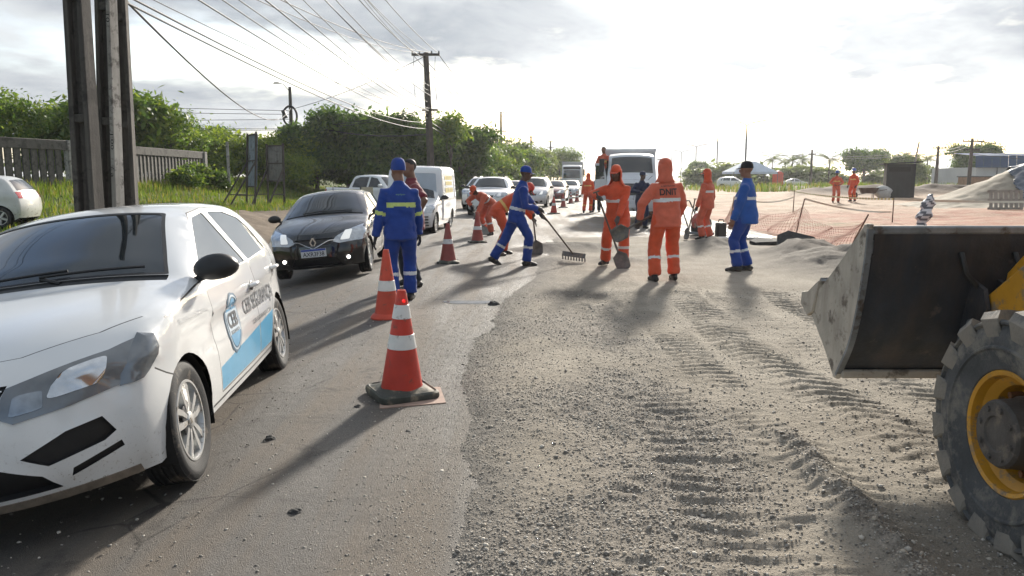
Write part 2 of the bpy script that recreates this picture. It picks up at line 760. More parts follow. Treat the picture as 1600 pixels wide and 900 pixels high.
def site_material():
    n = Nodes('site_earth')
    red = n.attr('red')
    green = n.attr('green')
    dark = n.attr('dark')
    c = n.mix(n.rng(n.noise(.5, 6, .62), .38, .64), (.35, .240, .165), (.48, .36, .26))
    c = n.mix(n.op('MULTIPLY', red, n.rng(n.noise(1.1, 6, .66), .30, .56)), c, (.34, .145, .092))
    c = n.mix(n.rng(n.noise(6, 6, .7), .58, .72, 0, .5), c, (.20, .15, .11))
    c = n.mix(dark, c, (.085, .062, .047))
    c = n.mix(n.op('MULTIPLY', green, n.rng(n.noise(2.2, 6, .7), .42, .56)), c, (.105, .125, .035))
    h = n.op('ADD', n.noise(22, 5, .66), n.op('MULTIPLY', n.noise(3, 5, .6), 3))
    return n.done(c, .9, h, .03, .9, .3)


def ground_material():
    n = Nodes('verge_ground')
    green = n.attr('green')
    mud = n.mix(n.rng(n.noise(.9, 6, .62), .36, .66), (.13, .098, .070), (.25, .195, .140))
    mud = n.mix(n.rng(n.noise(14, 5, .7), .55, .72, 0, .7), mud, (.055, .043, .033))
    gr = n.mix(n.rng(n.noise(.8, 6, .65), .35, .65), (.050, .085, .018), (.115, .135, .035))
    gr = n.mix(n.rng(n.noise(9, 5, .7), .5, .7, 0, .6), gr, (.145, .125, .060))
    f = n.op('MULTIPLY', green, n.rng(n.op('ADD', green, n.op('MULTIPLY', n.noise(1.6, 6, .68), .9)), .72, 1.0))
    c = n.mix(f, mud, gr)
    h = n.op('ADD', n.noise(18, 5, .66), n.op('MULTIPLY', n.noise(3, 5, .6), 3))
    return n.done(c, .92, h, .03, .9, .25)


def green_amount(x, y):
    l, r = np_interp(ROAD_L, y), np_interp(ROAD_R, y)
    a = sstep(1.4, 3.6, (l - x) + .7 * fbm(x * .4, y * .4, 3, 3))
    b = sstep(9, 40, x - r)
    return np.maximum(a, b)


ground = struct(grid_mesh('ground', stretch(-34, 40, .6, -1500, 1500), stretch(-6, 70, .6, -200, 2000), ground_z, ground_material(), {'green': green_amount}))

# the asphalt carriageway
ys = stretch(-8, 70, .8, -30, 900)
rv, rf = [], []
K = 20
for j, y in enumerate(ys):
    l, r = interp(ROAD_L, y), interp(ROAD_R, y)
    wob = .10 * math.sin(y * .9) + .07 * math.sin(y * 2.3 + 1)
    for i in range(K + 1):
        t = i / K
        x = l + wob + (r - l - wob) * t
        rv.append((x, y, .012 * math.sin(math.pi * t) + float(crossfall(np.float64(x), np.float64(y)))))
for j in range(len(ys) - 1):
    for i in range(K):
        a = j * (K + 1) + i
        rf.append((a, a + 1, a + K + 2, a + K + 1))
road = struct(mesh_obj('road', rv, rf, asphalt_material(), None, None, 180))


# loose aggregate being spread on the carriageway, rutted by the loader
def tracks(x, y):
    """lug prints of the loader's tyres: list of (centre line, half width, pitch, depth)"""
    h = np.zeros_like(x)
    for k, (tab, hw, pitch, dep) in enumerate([
            ([(1.5, 1.05), (4, .98), (7, .88), (12, .9), (20, 1.6)], .24, .135, .014),
            ([(1.5, 2.35), (4, 2.25), (7, 2.0), (12, 2.35), (20, 3.6)], .25, .150, .019),
            ([(1.5, 1.62), (4, 1.55), (6, 1.5), (9, 1.42), (14, 1.75), (20, 2.5)], .20, .12, .018),
            ([(1.5, 3.4), (5, 3.2), (9, 3.30), (13, 3.75), (20, 4.6)], .20, .17, .034),
            ([(1.5, 2.9), (5, 2.75), (9, 2.6), (13, 2.9), (20, 3.9)], .22, .14, .018)]):
        xc = np_interp(tab, y) + .03 * np.sin(y * 1.7 + k)
        d = x - xc
        band = sstep(hw * 1.15, hw * .75, np.abs(d))
        ph = (y + np.abs(d) * (.55 if k % 2 else .25) * np.sign(.5 - (k % 3 == 0)) + .05 * fbm(x * 3, y * 3, 2, k)) / pitch
        lug = np.abs((ph % 1.0) - .5) * 2
        lug = sstep(.36, .64, lug + .35 * fbm(x * 9, y * 9, 2, 60 + k))
        wear = np.clip(.5 + 1.5 * fbm(x * 1.3, y * .9, 4, 30 + k), .0, 1.15)
        h += band * wear * (lug - .55) * dep
        h += .3 * dep * wear * np.exp(-((np.abs(d) - hw * 1.15) / .05) ** 2)
    return h


def bed_edge(x, y):
    return x - np_interp(EDGE, y) - .10 * fbm(x * 0 + 3.1, y * 1.3, 3, 2) - .05 * fbm(x * 4, y * 4, 2, 8)


def bed_gravel(x, y):
    g = 1 - sstep(.75, 1.45, x - .10 * (y - 3) * (y < 7) + .45 * fbm(x * .9, y * .8, 3, 12))
    g = g * (1 - .55 * sstep(7, 11, y))
    g = g * np.clip(.62 + 1.5 * fbm(x * 1.3, y * .8, 3, 18), .18, 1)
    ridge = np.exp(-((x - 1.52 - .05 * (y - 3)) / .085) ** 2) * sstep(4.6, 3.9, y)
    g = np.maximum(g, ridge)
    return np.clip(g + .35 * fbm(x * 2.2, y * 2.2, 3, 15), 0, 1)


HEAPS = [(4.35, 16.6, .62, .85, .22), (5.6, 14.6, .85, .8, .30), (5.3, 12.9, .7, 1.1, .26), (6.2, 13.2, .6, .7, .28), (.72, 16.3, .75, .6, .15), (.55, 13.9, .5, .5, .06), (1.7, 16.5, .55, .6, .10), (2.0, 14.0, .4, .35, .06), (5.9, 10.6, .7, 1.2, .22)]


def bed_z(x, y):
    e = bed_edge(x, y)
    far = sstep(24.0, 17.0, y) * sstep(8.2, 6.4, x)
    rise = sstep(-.05, .45, e)
    z = -.03 + rise * far * .062
    z = z + rise * far * (.016 * fbm(x * 1.1, y * 1.1, 3, 21) + .020 * fbm(x * 5, y * 5, 3, 22) * bed_gravel(x, y) + .006 * fbm(x * 22, y * 22, 2, 23))
    z = z + rise * far * tracks(x, y) * 1.0
    # lumpy tread clods close to the camera and the windrow left by the tyre
    clod = np.maximum(0, fbm(x * 2.6, y * 5.5, 3, 40) - .08)
    z = z + rise * .085 * clod * sstep(4.3, 3.2, y) * sstep(.2, .7, x) * sstep(1.65, 1.35, x)
    z = z + .05 * np.exp(-((x - 1.52 - .05 * (y - 3)) / .10) ** 2) * sstep(4.8, 3.9, y) * (1 + .8 * fbm(x * 8, y * 8, 2, 44))
    for hx, hy, sx, sy, hh in HEAPS:
        z = z + hh * np.exp(-((x - hx) / sx) ** 2 - ((y - hy) / sy) ** 2) * (1 + .35 * fbm(x * 3.2, y * 3.2, 4, int(hx * 10)))
    # soft hollow where the crew is raking
    z = z - .004 * np.exp(-((x - 1.2) / 1.0) ** 2 - ((y - 13.2) / 1.2) ** 2)
    return z


def bed_damp(x, y):
    d = .42 * sstep(8, 11, y) * sstep(.40, .62, .5 + .5 * fbm(x * .7, y * .35, 4, 50)) * sstep(4.5, 2.2, x)
    d = d + .75 * np.exp(-((x - .95) / .7) ** 2 - ((y - 9.8) / .5) ** 2)
    for hx, hy, sx, sy, hh in HEAPS:
        d = d + 1.1 * np.exp(-((x - hx) / sx / 1.25) ** 2 - ((y - hy) / sy / 1.25) ** 2)
    d = d + .75 * sstep(20, 23, y) * sstep(.45, .62, .5 + .5 * fbm(x * .6, y * .3, 3, 51))
    return np.clip(d, 0, 1)


def bed_red(x, y):
    return .45 * sstep(5.0, 6.8, x + .6 * fbm(x, y, 3, 61)) * sstep(9, 13, y)


BED_ATTR = {'rim': lambda x, y: sstep(-.02, .95, bed_edge(x, y)), 'gravel': bed_gravel, 'damp': bed_damp, 'red': bed_red}
bm_mat = bed_material()
# finer cells where the bed is close to the lens
byy = np.concatenate([np.arange(1.4, 6.0, .017), np.arange(6.0, 10.0, .028), np.arange(10.0, 24.6, .07)])
bxx = np.concatenate([np.arange(-1.1, 2.9, .019), np.arange(2.9, 5.0, .035), np.arange(5.0, 8.4, .09)])
bed = struct(grid_mesh('aggregate_bed', bxx, byy, bed_z, bm_mat, BED_ATTR))


# the cleared building site right of the road
def site_z(x, y):
    r = np.interp(y, [0, 8, 14, 20, 30, 45, 60, 100, 200], [7.2, 7.0, 6.9, 6.6, 7.2, 10.0, 12.4, 17.5, 30.0])
    e = x - r
    z = -.06 + sstep(-.1, .7, e) * .10 + sstep(.5, 12, e) * .22
    z = z + sstep(.2, 2, e) * (.10 * fbm(x * .35, y * .35, 4, 71) + .05 * fbm(x * 1.4, y * 1.4, 3, 72))
    # low bank of spoil and darker soil across the back
    z = z + .75 * np.exp(-((y - 62 - .15 * (x - 30)) / 2.2) ** 2) * sstep(20, 25, x) * (1 + .4 * fbm(x * .5, y * .5, 3, 75))
    z = z + .55 * np.exp(-((y - 84) / 3.) ** 2) * sstep(24, 30, x) * sstep(60, 52, x)
    return z


def sz(x, y):
    return float(site_z(np.array([float(x)]), np.array([float(y)]))[0])


def site_red(x, y):
    return sstep(38, 22, y + 3 * fbm(x * .3, y * .3, 3, 81)) * .95 + .35 * sstep(.45, .7, .5 + .5 * fbm(x * .12, y * .2, 3, 82))


def site_green(x, y):
    g = sstep(86, 100, y) * .95
    g = g + 1.0 * np.exp(-((y - 79) / 3.) ** 2) * sstep(24, 30, x)
    g = g + .9 * np.exp(-((x - 10.2) / 1.4) ** 2 - ((y - 24.5) / 1.2) ** 2) + .9 * np.exp(-((x - 6.75) / .4) ** 2 - ((y - 18.2) / 1.6) ** 2)
    return np.clip(g, 0, 1)


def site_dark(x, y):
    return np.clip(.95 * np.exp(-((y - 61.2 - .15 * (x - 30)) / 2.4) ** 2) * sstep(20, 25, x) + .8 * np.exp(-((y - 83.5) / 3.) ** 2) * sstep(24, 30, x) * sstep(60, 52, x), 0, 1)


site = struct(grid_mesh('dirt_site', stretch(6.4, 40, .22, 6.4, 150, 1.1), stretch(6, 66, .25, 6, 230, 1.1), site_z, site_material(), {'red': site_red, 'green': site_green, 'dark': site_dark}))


# loose stones: countless, one object
def stone_shape(rng, n_var=6):
    out = []
    for k in range(n_var):
        bm = bmesh.new()
        bmesh.ops.create_icosphere(bm, subdivisions=1, radius=1)
        vs = np.array([v.co for v in bm.verts])
        fs = np.array([[v.index for v in f.verts] for f in bm.faces])
        bm.free()
        vs = vs * (1 + .5 * (rng.random((len(vs), 1)) - .5)) * np.array([1, .55 + .4 * rng.random(), .4 + .35 * rng.random()])
        out.append((vs, fs))
    return out


def scatter_stones(name, P, S, mats, rng, mi=None):
    shp = stone_shape(rng)
    V, F, M = [], [], []
    off = 0
    which = rng.integers(0, len(shp), len(P))
    for k, (vs, fs) in enumerate(shp):
        sel = np.where(which == k)[0]
        a = rng.random(len(sel)) * 6.283
        t = (rng.random(len(sel)) - .5) * .9
        ca, sa, ct, st = np.cos(a), np.sin(a), np.cos(t), np.sin(t)
        v = vs[None] * S[sel][:, None, None]
        x, y, z = v[..., 0], v[..., 1], v[..., 2]
        x, z = x * ct[:, None] - z * st[:, None], x * st[:, None] + z * ct[:, None]
        x, y = x * ca[:, None] - y * sa[:, None], x * sa[:, None] + y * ca[:, None]
        w = np.stack([x, y, z], -1) + P[sel][:, None, :]
        V.append(w.reshape(-1, 3))
        F.append((fs[None] + (np.arange(len(sel)) * len(vs))[:, None, None] + off).reshape(-1, 3))
        m = rng.integers(0, len(mats), len(sel))
        M.append(np.repeat(m, len(fs)))
        off += len(sel) * len(vs)
    return mesh_obj(name, np.concatenate(V), np.concatenate(F), mats, None, np.concatenate(M), 0)


rng = np.random.default_rng(3)
STONE = [mat('stone_grey', (.30, .275, .24), .75, var=.35, vscale=40), mat('stone_pale', (.46, .425, .37), .75, var=.25, vscale=40), mat('stone_dark', (.17, .155, .135), .7, var=.3, vscale=40), mat('stone_tan', (.37, .325, .265), .8, var=.3, vscale=40)]
# candidates spread evenly over the bed, kept by how stony the bed is there
n = 210000
y = 1.7 + (rng.random(n) ** 1.5) * 8.5
x = -.95 + rng.random(n) * 5.2
inside = np.abs(x) < .70 * y + .4
d = bed_gravel(x, y)
e = bed_edge(x, y)
keep = inside & (rng.random(n) < np.clip(.20 + d ** 1.5, 0, 1) * np.clip(sstep(-.22, .55, e) + .012, 0, 1) * (.35 + .65 * sstep(8, 4, y)))
x, y = x[keep], y[keep]
s = .0030 + .0060 * rng.random(len(x)) ** 2.4 + .009 * (rng.random(len(x)) > .982)
z = np.maximum(bed_z(x, y), .004) + s * .15
stuff(scatter_stones('gravel', np.stack([x, y, z], 1), s, STONE, rng), 'loose grey gravel strewn over the aggregate bed', 'gravel')
# grit feathering out over the rim of the asphalt
n = 26000
y = 1.8 + (rng.random(n) ** 1.4) * 8
x = np_interp(EDGE, y) + .18 + rng.normal(0, .24, n)
k = np.abs(x) < .70 * y + .4
x, y = x[k], y[k]
s = .0020 + .0042 * rng.random(len(x)) ** 2.6
stuff(scatter_stones('edge_grit', np.stack([x, y, np.maximum(bed_z(x, y), .010) + s * .1], 1), s, STONE, rng), 'fine grit feathering the gravel into the asphalt', 'grit')
# scattered crumbs on the asphalt
n = 2600
y = 2.2 + rng.random(n) ** 1.4 * 9
x = np_interp(EDGE, y) - .05 - rng.random(n) ** 2.0 * 2.2
s = .003 + .008 * rng.random(n) ** 3.5
P = np.stack([x, y, np.full(n, .010)], 1)
stuff(scatter_stones('asphalt_crumbs', P, s, STONE[:3], rng), 'dark asphalt crumbs scattered on the wet lane', 'crumbs')


# grass on the left verge
def blades(name, pts, hgt, mats, rng, width=.012, lean=.5):
    n = len(pts)
    a = rng.random(n) * 6.283
    ln = hgt * lean * rng.random(n)
    w = width * (0.6 + .8 * rng.random(n))
    dx, dy = np.cos(a), np.sin(a)
    la = a + rng.normal(0, 1, n)
    b0 = pts + np.stack([-dy * w, dx * w, 0 * w], 1)
    b1 = pts - np.stack([-dy * w, dx * w, 0 * w], 1)
    m0 = pts + np.stack([np.cos(la) * ln * .35 - dy * w * .7, np.sin(la) * ln * .35 + dx * w * .7, hgt * .6], 1)
    m1 = pts + np.stack([np.cos(la) * ln * .35 + dy * w * .7, np.sin(la) * ln * .35 - dx * w * .7, hgt * .6], 1)
    t = pts + np.stack([np.cos(la) * ln, np.sin(la) * ln, hgt], 1)
    V = np.stack([b0, b1, m0, m1, t], 1).reshape(-1, 3)
    o = np.arange(n)[:, None] * 5
    F = np.concatenate([o + np.array([0, 1, 3]), o + np.array([0, 3, 2]), o + np.array([2, 3, 4])])
    mi = np.tile(rng.integers(0, len(mats), n), 3)
    return mesh_obj(name, V, F, mats, None, mi, 0)


def leafmat(name, col, var=.3, vscale=1.2, trans=.42):
    if name in MATS:
        return MATS[name]
    m = mat(name, col, .55, var=var, vscale=vscale, spec=.35)
    nt = m.node_tree
    b = nt.nodes['Principled BSDF']
    out = [q for q in nt.nodes if q.type == 'OUTPUT_MATERIAL'][0]
    t = _n(nt, 'ShaderNodeBsdfTranslucent')
    t.inputs['Color'].default_value = (min(1, col[0] * 2.0), min(1, col[1] * 1.9), col[2] * .9, 1)
    mx = _n(nt, 'ShaderNodeMixShader')
    mx.inputs[0].default_value = trans
    nt.links.new(b.outputs[0], mx.inputs[1]); nt.links.new(t.outputs[0], mx.inputs[2]); nt.links.new(mx.outputs[0], out.inputs['Surface'])
    return m


GRASS = [leafmat('grass_bright', (.105, .155, .022)), leafmat('grass_mid', (.065, .115, .018)), leafmat('grass_dry', (.19, .17, .065))]
n = 150000
x = -34 + rng.random(n) * 29
y = 13 + rng.random(n) ** 1.25 * 55
g = green_amount(x, y)
vis = (x > -.72 * y) & (rng.random(n) < g * np.clip(.25 + .9 * (.5 + .5 * fbm(x * .5, y * .5, 3, 91)), 0, 1))
x, y = x[vis], y[vis]
hh = .72 * (.10 + .26 * rng.random(len(x)) * (.5 + .8 * vnoise(x * .6, y * .6, 92))) * (1 + .9 * sstep(-14, -19, x))
stuff(blades('grass', np.stack([x, y, ground_z(x, y) - .01], 1), hh, [GRASS[0], GRASS[1], GRASS[0], GRASS[2]], rng, .016), 'uneven green grass on the left roadside verge', 'grass')
# weeds along the back of the site
n = 26000
x = 22 + rng.random(n) * 75
y = np.where(rng.random(n) < .55, 79 + rng.normal(0, 2.0, n), 88 + rng.random(n) * 22)
k = rng.random(n) < np.clip(.3 + .8 * fbm(x * .2, y * .2, 3, 95), .05, 1)
x, y = x[k], y[k]
stuff(blades('roadside_weeds', np.stack([x, y, site_z(x, y)], 1), .25 + .75 * rng.random(len(x)), [GRASS[0], GRASS[1], GRASS[2]], rng, .05), 'tall green weeds behind the dirt site', 'weeds')
# ------------------------------------------------------------------ vehicles: a shell cut exactly along its windows, lights and seams
def in_poly(P, poly):
    x, y = P[:, 0], P[:, 1]
    c = np.zeros(len(P), bool)
    n = len(poly)
    for i in range(n):
        x1, y1 = poly[i][:2]
        x2, y2 = poly[(i + 1) % n][:2]
        k = (y1 > y) != (y2 > y)
        xi = (x2 - x1) * (y - y1) / ((y2 - y1) if y2 != y1 else 1e-12) + x1
        c ^= k & (x < xi)
    return c


def strip_poly(pl, w):
    """thin closed polygon along an open polyline"""
    P = [Vector(p[:2]) for p in pl]
    a, b = [], []
    for i, p in enumerate(P):
        d = (P[min(i + 1, len(P) - 1)] - P[max(i - 1, 0)]).normalized()
        nn = Vector((-d.y, d.x)) * w / 2
        a.append(tuple(p + nn)); b.append(tuple(p - nn))
    return a + b[::-1]


def round_poly(poly, r=.03, n=4):
    """polygon with rounded corners"""
    out = []
    m = len(poly)
    for i in range(m):
        p0, p1, p2 = Vector(poly[i - 1][:2]), Vector(poly[i][:2]), Vector(poly[(i + 1) % m][:2])
        if len(poly[i]) > 2:
            out.append(tuple(p1)); continue
        a, b = p0 - p1, p2 - p1
        k = min(r, a.length * .45, b.length * .45)
        q0, q1 = p1 + a.normalized() * k, p1 + b.normalized() * k
        for j in range(n + 1):
            t = j / n
            out.append(tuple(q0 * (1 - t) ** 2 + p1 * 2 * t * (1 - t) + q1 * t * t))
    return out


def dist_poly(P, pl):
    d = np.full(len(P), 1e9)
    for i in range(len(pl) - 1):
        a, b = np.array(pl[i][:2]), np.array(pl[i + 1][:2])
        ab = b - a
        t = np.clip(((P - a) @ ab) / max(ab @ ab, 1e-12), 0, 1)
        d = np.minimum(d, np.linalg.norm(P - (a + t[:, None] * ab), axis=1))
    return d


def resample(poly, step, closed=True):
    out = []
    n = len(poly)
    for i in range(n if closed else n - 1):
        a, b = Vector(poly[i][:2]), Vector(poly[(i + 1) % n][:2])
        k = max(1, int((b - a).length / step + .5))
        out += [tuple(a.lerp(b, j / k)) for j in range(k)]
    if not closed:
        out.append(tuple(poly[-1][:2]))
    return out


def cdt(loops, pts):
    """triangulate points with the given closed loops as constraints"""
    V, E = [], []
    for lp in loops:
        o = len(V)
        V += [Vector(p[:2]) for p in lp]
        E += [(o + i, o + (i + 1) % len(lp)) for i in range(len(lp))]
    V += [Vector(p[:2]) for p in pts]
    v, e, f, *_ = delaunay_2d_cdt(V, E, [], 0, 1e-5, False)
    return np.array([tuple(p) for p in v]), np.array([tuple(t) for t in f])


class Shell:
    def __init__(s, edge, crown, hw, belt, tumble=.52, r=.05, nexp=2.4, seg=6, res=.06, bulge=.05, crease=.006, tuck=.06, y0=0.):
        s.ctl = edge
        s.seg = seg
        s.E = np.array(catmull(edge, seg))
        s.t = np.arange(len(s.E)) / seg
        s.A = np.concatenate([[0], np.cumsum(np.linalg.norm(np.diff(s.E, axis=0), axis=1))])
        s.crown = np.array([c[:2] for c in crown], float)
        s.nx = np.array([c[2] if len(c) > 2 else nexp for c in crown], float)
        s.hw, s.belt, s.tumble, s.r, s.res, s.bulge, s.crease, s.tuck, s.y0 = hw, belt, tumble, r, res, bulge, crease, tuck, y0
        s.regions = {}
        s.zmax = s.E[:, 1].max()

    def W(s, u, z, rounded=True):
        u = np.asarray(u, float); z = np.asarray(z, float)
        w = np_interp(s.hw, u)
        b = np_interp(s.belt, u)
        below = b - z
        w = w - np.where(below > 0, s.tuck * np.clip((below - .30) / .45, 0, 2) ** 2 + s.bulge * .25 * np.clip(1 - below / .30, 0, 1) ** 2, 0)
        w = w - np.where(below <= 0, s.bulge * .25 + s.tumble * -below, 0)
        if s.crease:
            w = w + s.crease * (sstep(.20, .16, below) * sstep(.02, .15, below)) - s.crease * sstep(.17, .21, below) * sstep(.40, .25, below)
        if rounded:
            d = dist_poly(np.stack([u, z], 1), s.E)
            k = np.clip(1 - d / s.r, 0, 1)
            w = w - s.r * (1 - np.sqrt(1 - k * k))
        return np.maximum(w, .02)

    def at(s, t):
        return np.array([np.interp(t, s.t, s.E[:, 0]), np.interp(t, s.t, s.E[:, 1])]).T

    def tz(s, z, t0=0, t1=5):
        k = (s.t >= t0) & (s.t <= t1)
        return float(np.interp(z, s.E[k, 1], s.t[k]))

    def tu(s, u, t0, t1):
        k = (s.t >= t0) & (s.t <= t1)
        return float(np.interp(u, s.E[k, 0], s.t[k]))

    def wrap(s, v, t):
        v = np.asarray(v, float); t = np.asarray(t, float)
        P = s.at(t)
        i = np.arange(len(s.crown))
        cu, cz = np.interp(t, i, s.crown[:, 0]), np.interp(t, i, s.crown[:, 1])
        nx = np.interp(t, i, s.nx)
        w = s.W(P[:, 0], P[:, 1], False) - s.r
        k = 1 - np.abs(v) ** nx
        return np.stack([v * w, P[:, 0] + cu * k - s.y0, P[:, 1] + cz * k], 1)

    def side(s, u, z, sgn=1):
        u = np.asarray(u, float); z = np.asarray(z, float)
        return np.stack([sgn * s.W(u, z), u - s.y0, z], 1)

    def put(s, key, V, F):
        s.regions.setdefault(key, []).append((V, F))

    def make_side(s, feats, arches, zsill):
        """feats: [(key, polygon in (u, z))]; later ones win"""
        res = s.res
        # outline with wheel arches taken out of the lower rim
        top = [tuple(p) for p in s.E]
        low = []
        u1, z1 = top[-1]
        u0, z0 = top[0]
        bot = []
        for uc, rr, zc in sorted(arches, reverse=True):
            base = zsill
            hz = base - zc
            half = math.sqrt(max(rr * rr - hz * hz, 1e-6))
            a0 = math.atan2(hz, half)
            arc = [(uc + rr * math.cos(a0 + (math.pi - 2 * a0) * k / 20), zc + rr * math.sin(a0 + (math.pi - 2 * a0) * k / 20)) for k in range(21)]
            bot += arc
        low = resample([(u1, z1)] + bot[:0], 1) if 0 else []
        lower = [top[-1]] + [p for p in bot] + [top[0]]
        rl = []
        for i in range(len(lower) - 1):
            rl += resample([lower[i], lower[i + 1]], res, False)[1 if i or True else 0:-1] + ([lower[i + 1]] if i < len(lower) - 2 else [])
        loop = top + rl
        feats = [(k, resample(p, res)) for k, p in feats]
        g = np.arange(s.E[:, 0].min(), s.E[:, 0].max(), res)
        h = np.arange(zsill - .1, s.zmax, res)
        X, Y = np.meshgrid(g, h)
        X = X + (np.arange(len(h)) % 2)[:, None] * res * .5
        P = np.stack([X.ravel(), Y.ravel()], 1)
        P = P[in_poly(P, loop)]
        ed = dist_poly(P, loop + [loop[0]])
        P = P[ed > res * .45]
        for k, p in feats:
            P = P[dist_poly(P, p + [p[0]]) > res * .35]
        # rings that carry the rounding along the rim
        ring = []
        nrm = np.gradient(s.E, axis=0)
        nrm = np.stack([nrm[:, 1], -nrm[:, 0]], 1)
        nrm /= np.linalg.norm(nrm, axis=1)[:, None] + 1e-9
        for dd in (.12, .35, .7):
            q = s.E + nrm * s.r * dd
            q = q[1:-1]
            ok = in_poly(q, loop) & (dist_poly(q, s.E) > s.r * dd * .9)
            for k, p in feats:
                ok &= dist_poly(q, p + [p[0]]) > .006
            ring.append(q[ok])
        P = np.concatenate([P[dist_poly(P, s.E) > s.r * .8]] + ring)
        V, F = cdt([loop] + [p for _, p in feats], P)
        C = V[F].mean(1)
        ok = in_poly(C, loop)
        F, C = F[ok], C[ok]
        cls = np.zeros(len(F), int)
        for i, (k, p) in enumerate(feats):
            cls[in_poly(C, p)] = i + 1
        keys = ['body'] + [k for k, _ in feats]
        for sgn in (1, -1):
            V3 = s.side(V[:, 0], V[:, 1], sgn)
            for i, k in enumerate(keys):
                f = F[cls == i]
                if len(f):
                    # counter-clockwise in (u, z) faces -x
                    s.put((k, sgn) if k != 'body' else ('body', 0), V3, f[:, ::-1] if sgn < 0 else f)

    def make_wrap(s, feats):
        """feats: [(key, polygon in (v, t), mirrored?)]"""
        hwid = .8
        sc = lambda v, t: (v * hwid, np.interp(t, s.t, s.A))
        inv = lambda P: (P[:, 0] / hwid, np.interp(P[:, 1], s.A, s.t))
        loop = [(hwid, a) for a in s.A] + [tuple(p) for p in resample([(hwid, s.A[-1]), (-hwid, s.A[-1])], s.res, False)[1:-1]]
        loop += [(-hwid, a) for a in s.A[::-1]] + [tuple(p) for p in resample([(-hwid, 0), (hwid, 0)], s.res, False)[1:-1]]
        fl = []
        for f in feats:
            k, poly = f[0], f[1]
            q = [sc(*p[:2]) for p in poly]
            fl.append((k, 1, resample(q, s.res)))
            if len(f) > 2 and f[2]:
                fl.append((k, -1, resample([(-a, b) for a, b in q][::-1], s.res)))
        vs = np.array([-.985, -.95, -.9] + list(np.linspace(-.82, .82, int(1.35 / s.res) | 1)) + [.9, .95, .985]) * hwid
        ts = []
        for i in range(len(s.A) - 1):
            d = s.A[i + 1] - s.A[i]
            k = max(1, int(d / s.res + .5))
            ts += [s.A[i] + d * (j + .5) / k for j in range(k)]
        X, Y = np.meshgrid(vs, np.array(ts))
        P = np.stack([X.ravel(), Y.ravel()], 1)
        P = P[(P[:, 1] > .01) & (P[:, 1] < s.A[-1] - .01)]
        for k, sg, p in fl:
            P = P[dist_poly(P, p + [p[0]]) > s.res * .35]
        V, F = cdt([loop] + [p for _, _, p in fl], P)
        C = V[F].mean(1)
        ok = (np.abs(C[:, 0]) < hwid) & (C[:, 1] > 0) & (C[:, 1] < s.A[-1])
        F, C = F[ok], C[ok]
        cls = np.zeros(len(F), int)
        for i, (k, sg, p) in enumerate(fl):
            cls[in_poly(C, p)] = i + 1
        v, t = inv(V)
        V3 = s.wrap(np.clip(v, -1, 1), t)
        f = F[cls == 0]
        s.put(('body', 0), V3, f)
        for i, (k, sg, p) in enumerate(fl):
            f = F[cls == i + 1]
            if len(f):
                s.put((k, sg), V3, f)

    def build(s, key, name, mats, parent, push=0., smooth=32, merge=None, label=None, relax=0):
        """one mesh object from the triangles of one region (or several, given in merge)"""
        V, F, MI = [], [], []
        for j, kk in enumerate([key] + (merge or [])):
            for v, f in s.regions.get(kk, []):
                used = np.unique(f)
                mp = np.full(len(v), -1)
                o = len(V)
                mp[used] = np.arange(len(used)) + o
                V += [tuple(p) for p in v[used]]
                F += [tuple(q) for q in mp[f]]
                MI += [j if j < len(mats if isinstance(mats, list) else [mats]) else 0] * len(f)
        if not F:
            return None
        bm = bmesh.new()
        bv = [bm.verts.new(p) for p in V]
        bm.verts.ensure_lookup_table()
        for f, mi_ in zip(F, MI):
            try:
                fc = bm.faces.new([bv[i] for i in f])
                fc.material_index = mi_
            except ValueError:
                pass
        bmesh.ops.remove_doubles(bm, verts=bm.verts[:], dist=.0008)
        if relax:
            inner = [v for v in bm.verts if not v.is_boundary and not any(f.material_index for f in v.link_faces)]
            for _ in range(relax):
                bmesh.ops.smooth_vert(bm, verts=inner, factor=.5, use_axis_x=True, use_axis_y=True, use_axis_z=True)
        if push:
            bm.normal_update()
            be = [e for e in bm.edges if len(e.link_faces) == 1]
            nv = {v: v.normal.copy() for v in bm.verts}
            r = bmesh.ops.extrude_edge_only(bm, edges=be)
            # the extruded ring keeps the old place, the patch itself moves
            old = {}
            for e in r['geom']:
                if isinstance(e, bmesh.types.BMVert):
                    for le in e.link_edges:
                        o = le.other_vert(e)
                        if o in nv and (o.co - e.co).length < 1e-9:
                            old[e] = o
            for v, n_ in nv.items():
                v.co += n_ * push
        me = bpy.data.meshes.new(name)
        bm.to_mesh(me)
        bm.free()
        for m in (mats if isinstance(mats, list) else [mats]):
            me.materials.append(m)
        me.polygons.foreach_set('use_smooth', np.ones(len(me.polygons), bool))
        me.set_sharp_from_angle(angle=R(smooth))
        o = link(name, me, parent)
        if label:
            o['label'] = label
        return o


RUBBER = mat('tyre_rubber', (.022, .022, .023), .78, var=.3, vscale=9, bump=.25, bscale=160, dirt=((.13, .11, .09), .30, 9))
WHITE = mat('white_paint', (.74, .75, .75), .20, var=.03, vscale=2, coat=.8, dirt=((.19, .155, .12), .25, 60, .55))
BLACKP = mat('black_paint', (.006, .007, .009), .06, var=.1, coat=.6, spec=.5)
SILVER = mat('silver_paint', (.50, .51, .52), .30, metal=.45, var=.05, coat=.7, dirt=((.18, .15, .12), .22, 14, .6))
GREYP = mat('grey_paint', (.20, .21, .22), .28, metal=.5, var=.05, coat=.7)
MAROON = mat('maroon_paint', (.16, .028, .030), .25, var=.06, coat=.7)
GLASS = mat('dark_glass', (.012, .016, .019), .035, var=0, spec=.9, coat=.3)
GLASSB = mat('pane_glass', (.045, .055, .060), .03, var=0, spec=1., coat=1.)
TRIM = mat('black_trim', (.014, .014, .015), .48, var=.2, vscale=20)
TRIMG = mat('grey_plastic', (.055, .057, .06), .6, var=.15, vscale=16, bump=.1, bscale=300)
